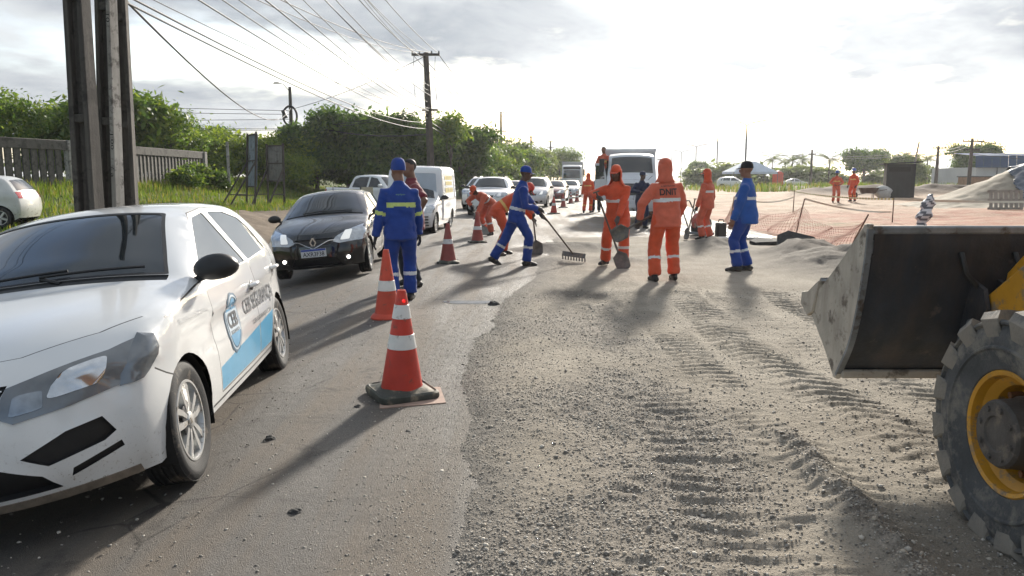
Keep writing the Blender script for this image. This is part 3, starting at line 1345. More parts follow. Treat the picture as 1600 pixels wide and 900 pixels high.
CHROME = mat('chrome', (.80, .80, .80), .12, metal=1., var=.02)
ALLOY = mat('wheel_silver', (.56, .56, .55), .32, metal=.6, var=.10, vscale=9, dirt=((.20, .17, .13), .28, 16))
ALLOYD = mat('wheel_dark', (.05, .05, .052), .5, metal=.4, var=.15)
LAMPG = mat('lamp_glass', (.40, .43, .46), .08, metal=.55, var=.25, vscale=14, coat=1.)
LAMPI = mat('lamp_reflector', (.78, .79, .80), .10, metal=.9, var=.08, vscale=30)
REDL = mat('red_lamp', (.42, .015, .018), .12, var=.15, vscale=20, coat=1.)
AMBER = mat('amber_lamp', (.65, .20, .02), .15, var=.1, coat=1.)
LIT = mat('lit_headlamp', (1.0, .97, .90), .2, var=0, emit=2.5)
WELL = mat('wheel_well', (.012, .011, .010), .95, var=.2)
BLUEB = mat('light_blue_band', (.075, .36, .60), .30, var=.05, coat=.4, dirt=((.16, .13, .10), .25, 26, .42))
PRINT = mat('dark_print', (.075, .085, .10), .45, var=.1)
PLATE = mat('plate_white', (.62, .63, .64), .4, var=.05)
PLATEB = mat('plate_blue', (.02, .06, .34), .4, var=.05)

WHEEL_CACHE = {}


def wheel_data(r, w, rr, style, spokes=10):
    k = (r, w, rr, style, spokes)
    if k in WHEEL_CACHE:
        return WHEEL_CACHE[k]
    t = MB()
    h = w / 2
    prof = [(rr * .94, -h * .80), (rr * 1.03, -h * .92), ((r + rr) / 2, -h * 1.04), (r * .95, -h * .96), (r * .985, -h * .86)]
    for g in (-.55, 0, .55):
        prof += [(r, h * (g - .10) - .02), (r, h * g - .006), (r * .972, h * g - .004), (r * .972, h * g + .004), (r, h * g + .006), (r, h * (g + .10) + .02)]
    prof += [(r * .985, h * .86), (r * .95, h * .96), ((r + rr) / 2 + .012, h * 1.045), ((r + rr) / 2, h * 1.035), (rr * 1.03, h * .92), (rr * .94, h * .80)]
    t.lathe(prof, 44, 'X')
    td = t.data('tyre', [RUBBER], 40)
    q = MB()
    q.lathe([(rr * 1.0, h * .86), (rr * .985, h * .93), (rr * .93, h * .93), (rr * .90, h * .80), (rr * .90, -h * .8)], 40, 'X', 0)
    q.lathe([(.001, h * .30), (rr * .93, h * .22)], 28, 'X', 1)
    for i in range(spokes):
        a = 2 * math.pi * (i + .5) / spokes
        skew = {'cap': .13 if i % 2 else -.05, 'five': 0., 'steel': 0.}.get(style, 0)
        wi, wo = (.013, .023) if style == 'cap' else (.034, .026)
        ra, rb = rr * .16, rr * .955
        x0, x1 = h * .86, h * .84

        def pt(rad, ang, side, x):
            return (x, rad * math.cos(ang) - side * math.sin(ang), rad * math.sin(ang) + side * math.cos(ang))
        vs = []
        for rad, wd, xx, sk in ((ra, wi, x0 * 1.0, 0), (rr * .55, (wi + wo) / 2 * 1.15, x0 * 1.02, skew * .45), (rb, wo, x1, skew)):
            for dx in (0, -.03):
                for sd in (-1, 1):
                    vs.append(pt(rad, a + sk, sd * wd * (.72 if dx == 0 else 1), xx + dx))
        fs = []
        for b in (0, 4):
            fs += [(b, b + 1, b + 5, b + 4), (b + 2, b, b + 4, b + 6), (b + 1, b + 3, b + 7, b + 5)]
        q.add(vs, fs, 0)
    q.lathe([(.001, h * .97), (rr * .14, h * .97), (rr * .20, h * .90), (rr * .22, h * .70)], 20, 'X', 0)
    if style == 'cap':
        q.lathe([(rr * .50, h * .80), (rr * .47, h * .84), (rr * .30, h * .84)], 28, 'X', 1)
    rd = q.data('rim', [ALLOY if style != 'dark' else ALLOYD, ALLOYD], 40)
    WHEEL_CACHE[k] = (td, rd)
    return td, rd


def add_wheel(parent, x, y, r, w, rr, style='cap', spokes=10, steer=0., far=False):
    td, rd = wheel_data(r, w, rr, style, spokes)
    sgn = 1 if x > 0 else -1
    o = link('wheel', td, parent)
    o.location = (x - sgn * w / 2, y, r)
    o.rotation_euler = (random.random() * 0 + .3, 0, steer + (0 if sgn > 0 else math.pi))
    c = link('rim', rd, o)
    return o


def wheel_wells(parent, arches, track, y0, w=.30):
    for uc, rr, zc in arches:
        for s in (1, -1):
            b = MB()
            n = 14
            vs, fs = [], []
            for k in range(n + 1):
                a = -.35 + (math.pi + .7) * k / n
                for xx in (track, track - w):
                    vs.append((s * xx, uc - y0 + (rr + .004) * math.cos(a), zc + (rr + .004) * math.sin(a)))
            for k in range(n):
                fs.append((2 * k, 2 * k + 1, 2 * k + 3, 2 * k + 2))
            vs.append((s * (track - w), uc - y0, zc))
            c = len(vs) - 1
            for k in range(n):
                fs.append((2 * k + 1, c, 2 * k + 3))
            b.add(vs, fs)
            b.build('wheel_well', [WELL], parent, 60)


def map_text(s, txt, u0, z0, w, h, sgn=1, off=.004, bold=0.):
    """letters laid on a flank of the shell; reads left to right from outside"""
    v, f = text_fit(txt, w, h, bold)
    P = np.array(v)
    u = u0 + (P[:, 0] if sgn > 0 else -P[:, 0])
    z = z0 + P[:, 1]
    V = s.side(u, z, sgn)
    V[:, 0] += sgn * off
    return V, np.array(f)


def mirror(parent, x, y, z, m, s=1., sgn=1):
    b = MB()
    b.ball((0, 0, 0), (.115 * s, .075 * s, .075 * s), 14, 10)
    b.v = [(v[0], v[1] * (1.0 if v[1] < 0 else .45), v[2] * (.8 if v[2] < 0 else 1)) for v in b.v]
    b.bar((-.05, 0, -.03), (-.15 * s, .02, -.065), .05, .035)
    o = b.build('side_mirror', [m], parent, 50)
    o.location = (sgn * x, y, z)
    if sgn < 0:
        o.scale = (-1, 1, 1)
    return o


def place_vehicle(name, label, cat, loc, heading_deg, group=None):
    """heading measured in degrees: 0 = nose towards the camera (-Y), positive turns the nose to +X"""
    return thing(name, label, cat, loc, R(heading_deg), group)
def build_security_car():
    root = place_vehicle('hatchback_car', 'white security hatchback with blue sill band and company lettering, nearest car at left', 'car', (-2.485, 4.835, -.112), 6.9)
    root.rotation_mode = 'YXZ'
    root.rotation_euler = (R(-1.15), R(-7.3), R(6.9))      # the lane falls away towards the verge
    edge = [(.40, .205, 1), (.32, .33), (.295, .47), (.315, .62), (.40, .765), (.60, .870), (.90, .935), (1.18, .975), (1.42, 1.09), (1.96, 1.345), (2.40, 1.395), (2.95, 1.39), (3.40, 1.325), (3.66, 1.03), (3.78, .82), (3.81, .52), (3.74, .27, 1)]
    crown = [(-.30, 0, 2.6), (-.30, 0, 2.6), (-.285, 0, 2.6), (-.28, .01, 2.6), (-.26, .035, 2.4), (-.16, .055, 2.4), (-.10, .062, 2.4), (-.17, .062, 2.3), (-.17, .06, 2.3), (-.12, .050, 2.3), (-.02, .045), (0, .04), (.05, .04), (.09, .03), (.09, .0), (.10, 0), (.09, 0)]
    hw = [(.2, .72), (.30, .745), (.45, .79), (.70, .825), (1.1, .832), (2.2, .836), (3.1, .828), (3.55, .80), (3.85, .73)]
    belt = [(0, .86), (1.2, .915), (2.4, .945), (3.6, .985)]
    Y0 = 2.035
    S = Shell(edge, crown, hw, belt, tumble=.56, r=.055, seg=6, res=.042, y0=Y0, crease=.012)
    ra = .335
    arches = [(.80, ra, .30), (3.267, ra, .30)]
    zs = .225
    fw = round_poly([(1.40, .955), (1.50, 1.035), (2.02, 1.302), (2.32, 1.332), (2.40, .962)], .03)
    rw = round_poly([(2.50, .966), (2.44, 1.333), (2.82, 1.326), (3.10, 1.27), (3.22, 1.19), (3.24, 1.005)], .03)

    def grow(p, d):
        c = Vector((sum(q[0] for q in p) / len(p), sum(q[1] for q in p) / len(p)))
        return [tuple(Vector(q[:2]) + (Vector(q[:2]) - c).normalized() * d) for q in p]
    seam = lambda pl, w=.008: ('seam', strip_poly(pl, w))
    doorf = [(1.36, .30), (1.30, .62), (1.34, .93), (1.46, 1.03), (2.02, 1.33), (2.37, 1.362), (2.46, .95), (2.45, .30)]
    doorr = [(2.465, .30), (2.475, .95), (2.385, 1.362), (2.84, 1.35), (3.13, 1.285), (3.27, 1.18), (3.28, .92), (3.12, .72), (2.97, .52), (2.90, .30)]
    doors = [('door_front', doorf), ('door_rear', doorr)]
    blue_f = ('band_front', [(1.365, .305), (1.345, .44), (2.448, .505), (2.447, .305)])
    blue_r = ('band_rear', [(2.468, .305), (2.468, .506), (2.985, .537), (2.965, .51), (2.90, .305)])
    hl_side = ('headlight', [(.20, .60), (.20, .82), (.455, .82), (.50, .795), (.495, .74), (.465, .675), (.42, .645), (.38, .625)])
    bump_seam = seam([(.47, .645), (.56, .60), (.62, .575)])
    hood_seam = seam([(.64, .845), (.90, .895), (1.20, .935), (1.31, .945)])
    feats = [seam(doorf + [doorf[0]], .014), seam(doorr + [doorr[0]], .014)] + doors + [blue_f, blue_r,
             ('window_seal', grow(fw, .016)), ('window_seal', grow(rw, .016)), ('window_front', fw), ('window_rear', rw),
             ('sill_line', strip_poly([(1.16, .262), (2.93, .262)], .012)), hl_side, hood_seam, bump_seam]
    S.make_side(feats, arches, zs)
    z = lambda q: S.tz(q, 0, 5)
    u = lambda q, a=6, b=12: S.tu(q, a, b)
    W_ = []
    gl = lambda k, p, m=False: W_.append((k, p, m))
    gl('windshield_seal', round_poly([(-.94, 7.32), (.94, 7.32), (.93, 8.98), (-.93, 8.98)], .05), False)
    gl('windshield', round_poly([(-.915, 7.42), (.915, 7.42), (.895, 8.93), (-.895, 8.93)], .05), False)
    gl('cowl', [(-.93, 7.02), (.93, 7.02), (.94, 7.31), (-.94, 7.31)], False)
    gl('rear_glass', round_poly([(-.86, 12.15), (.86, 12.15), (.86, 12.95), (-.86, 12.95)], .05), False)
    gl('grille', [(-.44, z(.62)), (-.40, z(.575)), (.40, z(.575)), (.44, z(.62)), (.475, z(.70)), (-.475, z(.70))], False)
    gl('headlight', [(.43, z(.60)), (.52, z(.565)), (.78, z(.588)), (.9995, z(.622)), (.9995, S.tz(.795)), (.90, S.tz(.765)), (.70, S.tz(.732)), (.475, S.tz(.69))], True)
    gl('reflector', round_poly([(.67, S.tz(.625)), (.92, S.tz(.650)), (.90, S.tz(.750)), (.71, S.tz(.718))], .10), True)
    gl('reflector_small', round_poly([(.50, S.tz(.590)), (.66, S.tz(.600)), (.655, S.tz(.665)), (.52, S.tz(.660))], .06), True)
    gl('fog_opening', [(.64, z(.372)), (.90, z(.412)), (.955, z(.440)), (.905, z(.515)), (.74, z(.495)), (.52, z(.425))], True)
    gl('lower_strip', [(.72, z(.300)), (.975, z(.362)), (.968, z(.390)), (.74, z(.335))], True)
    gl('air_intake', round_poly([(-.66, z(.262)), (.66, z(.262)), (.60, z(.335)), (.40, z(.405)), (-.40, z(.405)), (-.60, z(.335))], .02), False)
    gl('seam', strip_poly([(-.98, 4.98), (-.82, 4.55), (-.5, 4.12), (0, 4.0), (.5, 4.12), (.82, 4.55), (.98, 4.98)], .012), False)
    gl('lip', [(-1.0, 0.0), (1.0, 0.0), (1.0, z(.245)), (-1.0, z(.238))], False)
    S.make_wrap(W_)
    mud = mat('muddy_bumper', (.20, .165, .13), .8, var=.35, vscale=12, bump=.3, bscale=40)
    S.build(('body', 0), 'body', [WHITE, TRIM], root, merge=[('seam', 1), ('seam', -1)], smooth=70, relax=7)
    for sg in (1, -1):
        for nm in ('front', 'rear'):
            d = S.build(('door_' + nm, sg), 'door', [WHITE, BLUEB], root, merge=[('band_' + nm, sg)], push=.0, smooth=70)
            S.build(('window_' + nm, sg), 'window', GLASSB, root, push=-.004)
            if d:
                # handle: a cup with a bar across it
                hu, hz = (2.33, .800) if nm == 'front' else (3.17, .845)
                x = float(S.side([hu], [hz])[0, 0])
                hb = MB()
                hb.tube([(sg * (x + .004), hu - Y0 - .085, hz), (sg * (x + .036), hu - Y0 - .055, hz + .004), (sg * (x + .040), hu - Y0 + .03, hz + .006), (sg * (x + .006), hu - Y0 + .075, hz)], [.013, .016, .016, .012], 8)
                hb.ball((sg * x, hu - Y0, hz - .004), (.008, .052, .034), 12, 8, 1)
                hb.build('handle', [WHITE, TRIM], d, 60)
        S.build(('window_seal', sg), 'window_seal', TRIM, root)
        S.build(('sill_line', sg), 'sill_trim', TRIM, root)
        S.build(('fog_opening', sg), 'fog_lamp_opening', TRIM, root, push=-.022)
        S.build(('lower_strip', sg), 'bumper_strip', TRIM, root, push=-.012)
        h = S.build(('headlight', sg), 'headlight', mat('headlamp_lens', (.17, .185, .20), .07, var=.2, vscale=8, coat=1.), root, push=.006)
        S.build(('reflector', sg), 'reflector', LAMPI, h, push=.009)
        S.build(('reflector_small', sg), 'reflector', mat('lamp_grey', (.34, .37, .40), .15, metal=.5, var=.2, vscale=20), h, push=.009)
    S.build(('windshield', 1), 'windshield', GLASS, root, push=-.003)
    S.build(('windshield_seal', 1), 'windshield_seal', TRIM, root)
    S.build(('cowl', 1), 'cowl', TRIMG, root, push=-.012)
    S.build(('rear_glass', 1), 'rear_window', GLASS, root)
    S.build(('grille', 1), 'grille', TRIM, root, push=-.02)
    S.build(('air_intake', 1), 'air_intake', TRIM, root, push=-.03)
    S.build(('lip', 1), 'front_lip', mud, root, push=.004)
    wheel_wells(root, arches, .80, Y0)
    # underside
    b = MB()
    b.box((0, 0, .25), (1.46, 3.1, .06))
    b.build('underbody', [WELL], root)
    for x in (.795, -.795):
        for uu in (.80, 3.267):
            add_wheel(root, x, uu - Y0, .30, .185, .205, 'cap', 10)
    # slats of the grille
    for i, zz in enumerate((.60, .628, .655, .682)):
        vv = np.linspace(-.455, .455, 15)
        P = S.wrap(vv, np.full(15, S.tz(zz)))
        sl = MB()
        sl.tube([(p[0], p[1] + .012, p[2]) for p in P], .006, 6)
        sl.build('grille_slat', [CHROME if i in (0, 3) else TRIMG], root)
    p = S.wrap([0], [S.tz(.642)])[0]
    em = MB()
    em.lathe([(.052, 0), (.062, -.008), (.066, 0), (.062, .006)], 28, 'Y', 0, (p[0], p[1] - .006, p[2]))
    em.lathe([(.001, -.001), (.055, .0)], 28, 'Y', 1, (p[0], p[1] - .004, p[2]))
    for a, b_ in (((-.030, .038), (-.004, -.036)), ((-.004, -.036), (.0, -.01)), ((0, -.01), (.004, -.036)), ((.004, -.036), (.030, .038)), ((-.014, .040), (0, .008)), ((0, .008), (.014, .040))):
        em.bar((p[0] + a[0], p[1] - .009, p[2] + a[1]), (p[0] + b_[0], p[1] - .009, p[2] + b_[1]), .008, .008, 0, (0, 1, 0))
    em.build('emblem', [CHROME, TRIM], root)
    # number plate on the bumper
    p = S.wrap([0], [S.tz(.47)])[0]
    pl = MB()
    pl.box((0, p[1] - .012, .47), (.40, .012, .13))
    pl.build('number_plate', [PLATE], root)
    for sg in (1, -1):
        mirror(root, .905, 1.30 - Y0, 1.005, TRIM, 1.08, sg)
    # wipers on the glass
    for v0, v1, t0, t1 in ((-.42, .30, 7.50, 7.62), (.12, .80, 7.46, 7.60)):
        vv = np.linspace(v0, v1, 8)
        P = S.wrap(vv, np.linspace(t0, t1, 8))
        wb = MB()
        wb.tube([(q[0], q[1] - .018, q[2] + .014) for q in P], .008, 6)
        wb.tube([(P[0][0], P[0][1] - .01, P[0][2] + .004), (P[0][0] + .10, P[0][1] - .03, P[0][2] - .03)], .011, 6)
        wb.build('wiper', [TRIM], root)
    # lettering and crest on the left doors
    def letters(txt, uc, zc, w, h, m, name, bold=0., off=.004):
        V, F = map_text(S, txt, uc, zc, w, h, 1, off, bold)
        return mesh_obj(name, V, F, [m], root, None, 0)
    letters('CEB SEGURAN\u00c7A', 2.56, .672, 1.0, .13, PRINT, 'lettering', .02)
    letters('CEB SEGURAN\u00c7A LTDA', 2.56, .552, .66, .038, PRINT, 'small_lettering', .01)
    letters('SEGURAN\u00c7A PATRIMONIAL', 1.02, .80, .50, .030, mat('faint_print', (.42, .43, .45), .4, var=.05), 'fender_lettering')

    def disc(rx, rz, m, off, name, inner=0.):
        n, kr = 44, 7
        V, F = [], []
        for j in range(kr + 1):
            q = inner + (1 - inner) * j / kr
            for k in range(n):
                a = 2 * math.pi * k / n
                wob = 1 + (.025 * math.cos(a * 11) if off < .0035 and j == kr else 0)
                V.append((1.74 + q * wob * rx * math.cos(a), .635 + q * wob * rz * math.sin(a)))
        F = [(j * n + k, j * n + (k + 1) % n, (j + 1) * n + (k + 1) % n, (j + 1) * n + k) for j in range(kr) for k in range(n)]
        P = np.array(V)
        V3 = S.side(P[:, 0], P[:, 1], 1)
        V3[:, 0] += off
        return mesh_obj(name, V3, F, [m], root, None, 0)
    dk = mat('crest_blue_grey', (.10, .17, .25), .4, var=.05)
    disc(.165, .185, dk, .0032, 'crest')
    disc(.150, .170, mat('crest_pale', (.52, .60, .66), .4, var=.04), .0044, 'crest_ring', .93)
    disc(.128, .148, mat('crest_blue', (.16, .36, .55), .4, var=.06), .0044, 'crest_field')
    wm = mat('crest_band', (.50, .58, .65), .4, var=.04)
    gu, gv = np.meshgrid(np.linspace(1.615, 1.865, 8), np.linspace(.572, .712, 6))
    V3 = S.side(gu.ravel(), gv.ravel(), 1); V3[:, 0] += .0052
    mesh_obj('crest_band', V3, [(j * 8 + i, j * 8 + i + 1, j * 8 + i + 9, j * 8 + i + 8) for j in range(5) for i in range(7)], [wm], root, None, 0)
    letters('CEB', 1.74, .655, .215, .095, PRINT, 'crest_letters', .03, .0075)
    letters('SEGURAN\u00c7A', 1.74, .582, .20, .026, PRINT, 'crest_word', .01, .0075)
    return root


build_security_car()
# ------------------------------------------------------------------ the queue of traffic
DIMLIT = mat('dim_headlamp', (.80, .80, .77), .15, metal=.3, var=.1, emit=.2)
KINDS = {
    'hatch': dict(edge=[(.38, .20, 1), (.29, .34), (.27, .48), (.30, .60), (.44, .72), (.70, .83), (1.0, .91), (1.22, .96), (1.46, 1.08), (2.0, 1.34), (2.4, 1.385), (2.95, 1.375), (3.36, 1.30), (3.62, .98), (3.72, .78), (3.74, .5), (3.68, .28, 1)],
                  axles=(.78, 3.25), r=.29, hw=.82, belt=[(0, .84), (1.2, .90), (3.6, .965)]),
    'sedan': dict(edge=[(.38, .20, 1), (.29, .34), (.27, .48), (.30, .60), (.44, .72), (.75, .83), (1.1, .90), (1.35, .95), (1.6, 1.07), (2.15, 1.34), (2.55, 1.385), (3.0, 1.37), (3.5, 1.20), (3.85, 1.02), (4.25, .98), (4.30, .6), (4.24, .28, 1)],
                  axles=(.82, 3.40), r=.30, hw=.85, belt=[(0, .84), (1.2, .90), (4.2, .965)]),
    'suv': dict(edge=[(.38, .26, 1), (.27, .42), (.24, .60), (.26, .78), (.40, .93), (.75, 1.02), (1.1, 1.07), (1.3, 1.11), (1.5, 1.22), (1.98, 1.52), (2.45, 1.57), (3.1, 1.56), (3.75, 1.47), (4.02, 1.18), (4.12, .95), (4.14, .6), (4.06, .33, 1)],
                axles=(.86, 3.46), r=.345, hw=.88, belt=[(0, 1.0), (1.2, 1.06), (4.1, 1.12)]),
    'minivan': dict(edge=[(.38, .20, 1), (.28, .36), (.26, .52), (.30, .68), (.46, .82), (.80, .96), (1.05, 1.03), (1.2, 1.08), (1.4, 1.18), (1.95, 1.52), (2.45, 1.58), (3.1, 1.575), (3.75, 1.50), (4.02, 1.15), (4.10, .9), (4.12, .55), (4.05, .28, 1)],
                    axles=(.80, 3.38), r=.31, hw=.86, belt=[(0, .92), (1.2, .98), (4.1, 1.05)]),
}
CR = [(-.30, 0, 2.6), (-.30, 0, 2.6), (-.28, 0, 2.6), (-.28, .01, 2.6), (-.25, .03), (-.14, .05), (-.08, .055), (-.14, .055), (-.15, .055), (-.10, .05), (-.02, .045), (0, .04), (.04, .04), (.09, .03), (.09, 0), (.10, 0), (.09, 0)]


def traffic_car(name, label, cat, loc, heading, kind, paint, res=.075, lights=False, dark_front=False, plate=None, grp=None, wheels='five', roll=0., fog=False, rails=False, badge=None):
    k = KINDS[kind]
    e = k['edge']
    root = place_vehicle(name, label, cat, loc, heading, grp)
    if roll:
        root.rotation_mode = 'YXZ'
        root.rotation_euler = (0, R(roll), R(heading))
    w = k['hw']
    L_ = e[-2][0]
    hw = [(.2, w - .11), (.30, w - .085), (.5, w - .035), (.8, w), (L_ - .8, w), (L_ - .3, w - .03), (L_ + .1, w - .10)]
    Y0 = sum(k['axles']) / 2
    S = Shell(e, CR, hw, k['belt'], tumble=.52, r=.055, seg=5, res=res, y0=Y0, crease=.008)
    r = k['r']
    arches = [(a, r + .042, r) for a in k['axles']]
    zb = lambda u: interp(k['belt'], u) + .03
    topz = lambda u: float(np.interp(u, S.E[:, 0], S.E[:, 1]))
    u9, u8, u12 = e[9][0], e[8][0], e[12][0]
    ub = u9 + .42                                     # B pillar
    uc = u9 + 1.22
    ur = e[12][0] - .10
    fw = round_poly([(u8 - .02, zb(u8)), (u8 + .10, topz(u8 + .10) - .055), (u9 + .02, topz(u9) - .06), (ub - .06, topz(ub) - .062), (ub, zb(ub))], .03)
    rw = round_poly([(ub + .10, zb(ub)), (ub + .05, topz(ub + .05) - .062), (uc - .05, topz(uc) - .062), (min(uc + .12, ur - .2), topz(uc + .12) - .12), (min(uc + .18, ur - .1), zb(uc))], .03)
    feats = [('door_front', [(u8 - .12, .30), (u8 - .12, zb(u8) - .04), (u8 + .06, topz(u8 + .06) - .035), (u9, topz(u9) - .035), (ub + .02, topz(ub) - .035), (ub + .06, zb(ub)), (ub + .05, .30)]),
             ('door_rear', [(ub + .06, .30), (ub + .07, zb(ub)), (ub + .03, topz(ub) - .035), (uc, topz(uc) - .035), (uc + .24, zb(uc)), (uc + .12, .72), (k['axles'][1] - r - .08, .52), (k['axles'][1] - r - .10, .30)]),
             ('window_front', fw), ('window_rear', rw)]
    long_roof = kind in ('suv', 'minivan')
    if long_roof:
        feats.append(('window_quarter', round_poly([(uc + .30, zb(uc)), (uc + .18, topz(uc) - .10), (ur - .25, topz(ur - .25) - .10), (ur + .06, zb(ur) + .04)], .04)))
    zh0, zh1 = (e[3][1] - .02, e[4][1] + .07)
    feats.append(('headlight', [(.1, zh0 - .01), (.1, zh1 + .08), (.55, zh1 + .05), (.60, zh1 - .02), (.48, zh0 + .03)]))
    S.make_side(feats, arches, e[0][1] + .015)
    z = lambda q: S.tz(q, 0, 5)
    W_ = [('windshield', round_poly([(-.93, 7.35), (.93, 7.35), (.90, 8.95), (-.90, 8.95)], .05), False),
          ('cowl', [(-.93, 7.08), (.93, 7.08), (.94, 7.33), (-.94, 7.33)], False),
          ('rear_window', round_poly([(-.86, 12.15), (.86, 12.15), (.86, 12.95), (-.86, 12.95)], .05), False),
          ('headlight', [(.46, z(zh0 + .025)), (.60, z(zh0 - .005)), (.9995, z(zh0 + .015)), (.9995, z(zh1 + .04)), (.86, z(zh1)), (.50, z(zh0 + .085))], True),
          ('reflector', round_poly([(.62, z(zh0 + .035)), (.82, z(zh0 + .04)), (.80, z(zh1 - .035)), (.66, z(zh1 - .045))], .08), True),
          ('grille', [(-.40, z(zh0 - .02)), (.40, z(zh0 - .02)), (.45, z(zh0 + .075)), (-.45, z(zh0 + .075))], False),
          ('air_intake', round_poly([(-.62, z(e[0][1] + .04)), (.62, z(e[0][1] + .04)), (.50, z(e[0][1] + .17)), (-.50, z(e[0][1] + .17))], .03), False),
          ('fog_opening', round_poly([(.68, z(e[0][1] + .08)), (.88, z(e[0][1] + .10)), (.86, z(e[0][1] + .20)), (.70, z(e[0][1] + .18))], .05), True),
          ('tail_lamp', [(.70, 13.1), (.9995, 13.05), (.9995, 13.9), (.78, 13.9)], True),
          ('hood_seam', strip_poly([(-.97, 5.3), (-.8, 4.55), (-.45, 4.1), (0, 4.0), (.45, 4.1), (.8, 4.55), (.97, 5.3)], .012), False)]
    S.make_wrap(W_)
    lower = TRIMG if dark_front else TRIM
    S.build(('body', 0), 'body', [paint, TRIM], root, merge=[('hood_seam', 1)], smooth=60, relax=3)
    for sg in (1, -1):
        for nm in ('front', 'rear'):
            d = S.build(('door_' + nm, sg), 'door', paint, root, push=-.004, smooth=55)
            S.build(('window_' + nm, sg), 'window', GLASSB, root, push=-.006)
        S.build(('window_quarter', sg), 'window', GLASSB, root, push=-.006)
        h = S.build(('headlight', sg), 'headlight', LAMPG, root, push=.004)
        S.build(('reflector', sg), 'reflector', DIMLIT if lights else LAMPI, h, push=.008)
        f = S.build(('fog_opening', sg), 'fog_lamp_opening', lower, root, push=-.015)
        S.build(('tail_lamp', sg), 'tail_lamp', REDL, root, push=.006)
        mirror(root, w + .10, u8 - .02 - Y0, zb(u8) + .06, TRIM if paint is not WHITE or kind == 'suv' else TRIM, 1., sg)
    S.build(('windshield', 1), 'windshield', GLASS, root, push=-.004)
    S.build(('cowl', 1), 'cowl', TRIM, root, push=-.008)
    S.build(('rear_window', 1), 'rear_window', GLASS, root)
    g = S.build(('grille', 1), 'grille', TRIM, root, push=-.015)
    S.build(('air_intake', 1), 'air_intake', lower, root, push=-.02)
    wheel_wells(root, arches, w - .03, Y0, .26)
    b = MB(); b.box((0, 0, e[0][1] + .05), (1.40, L_ - .9, .06)); b.build('underbody', [WELL], root)
    for x in (w - .035, -w + .035):
        for a in k['axles']:
            add_wheel(root, x, a - Y0, r, .19, r * .66, wheels, 5 if wheels == 'five' else 10)
    zp = z0 = e[2][1] - .02
    p = S.wrap([0], [S.tz(zp)])[0]
    pl = MB(); pl.box((0, p[1] - .014, zp), (.40, .012, .13))
    po = pl.build('number_plate', [PLATE], root)
    if plate:
        bl = MB(); bl.box((0, p[1] - .0215, zp + .048), (.392, .003, .03)); bl.build('plate_band', [PLATEB], po)
        v, f = text_fit(plate, .34, .068, .01)
        mesh_obj('plate_number', [(-q[0] * -1, p[1] - .0225, zp - .016 + q[1]) for q in v], f, [mat('plate_ink', (.02, .02, .03), .5)], po, None, 0)
    if badge:
        p = S.wrap([0], [S.tz(zh0 + .03)])[0]
        bd = MB()
        pts = [(0, .075), (.045, 0), (0, -.075), (-.045, 0)]
        for i in range(4):
            a, c = pts[i], pts[(i + 1) % 4]
            bd.bar((a[0], p[1] - .012, p[2] + a[1]), (c[0], p[1] - .012, p[2] + c[1]), .022, .022, 0, (0, 1, 0))
        bd.build('emblem', [CHROME], root)
        # chrome moustache sweeping from lamp to lamp under the badge
        vv = np.linspace(-.52, .52, 17)
        tt = np.array([S.tz(zh0 + .045 - .105 * max(0, 1 - abs(q) / .36)) for q in vv])
        P = S.wrap(vv, tt)
        ms = MB(); ms.tube([(q[0], q[1] - .004, q[2]) for q in P], .008, 6); ms.build('grille_trim', [CHROME], root)
    if fog:
        for sg in (1, -1):
            p = S.wrap([sg * .78], [S.tz(e[0][1] + .14)])[0]
            fl = MB(); fl.ball((p[0], p[1] - .004, p[2]), (.030, .02, .030), 12, 8); fl.build('fog_lamp', [LIT], root)
    if rails:
        for sg in (1, -1):
            rr = MB()
            us = np.linspace(u9 + .12, ur - .25, 8)
            rr.tube([(sg * (float(S.W([q], [topz(q) - .05])[0]) - .10), q - Y0, topz(q) + (.045 if 0 < i < 7 else .005)) for i, q in enumerate(us)], .016, 6)
            rr.build('roof_rail', [TRIM if paint is SILVER else ALLOY], root)
    wp = MB()
    for v0 in (-.5, .1):
        P = S.wrap(np.linspace(v0, v0 + .6, 6), np.linspace(7.48, 7.58, 6))
        wp = MB(); wp.tube([(q[0], q[1] - .012, q[2] + .010) for q in P], .009, 5); wp.build('wiper', [TRIM], root)
    return root, S


car, CS = traffic_car('hatchback_car', 'black hatchback with lit fog lamps beside the worker in blue holding a cone', 'car', (-3.24, 14.28, -.13), 3.0, 'hatch', BLACKP, .05, lights=True, plate='AXR3F38', fog=True, roll=-5.0, badge=True)
an = MB(); an.tube([(0, .35, 1.42), (0, .40, 1.50)], .008, 5); an.build('antenna', [TRIM], car)
traffic_car('hatchback_car', 'muddy pale hatchback cut off by the left edge, seen from its tail end', 'car', (-14.95, 21.0, gz(-13.9, 20.6)), -80, 'hatch', mat('muddy_white_paint', (.60, .60, .58), .3, var=.06, coat=.6, dirt=((.22, .18, .14), .34, 12, .75)), .06, wheels='five')
traffic_car('suv_car', 'white sport utility car with black front behind the small white van', 'car', (-1.45, 40.2, 0), -8, 'suv', WHITE, .10, dark_front=True, rails=True)
traffic_car('suv_car', 'white sport utility car behind the stooping worker in faded orange', 'car', (-.85, 33.6, 0), -6, 'suv', WHITE, .09, rails=True, dark_front=True)
traffic_car('sedan_car', 'pale car mostly hidden behind the raking worker in blue', 'car', (.15, 47.5, 0), -10, 'sedan', SILVER, .12)
traffic_car('minivan_car', 'silver grey minivan with headlights on behind the raking worker', 'car', (1.30, 42.6, 0), -9, 'minivan', SILVER, .09, lights=True, rails=True)
traffic_car('hatchback_car', 'maroon car between the silver minivan and the pale sedan in the queue', 'car', (2.95, 53.0, 0), -10, 'hatch', MAROON, .11, lights=True)
traffic_car('sedan_car', 'pale silver sedan in the queue just before the far truck', 'car', (4.75, 63.5, 0), -10, 'sedan', SILVER, .12)


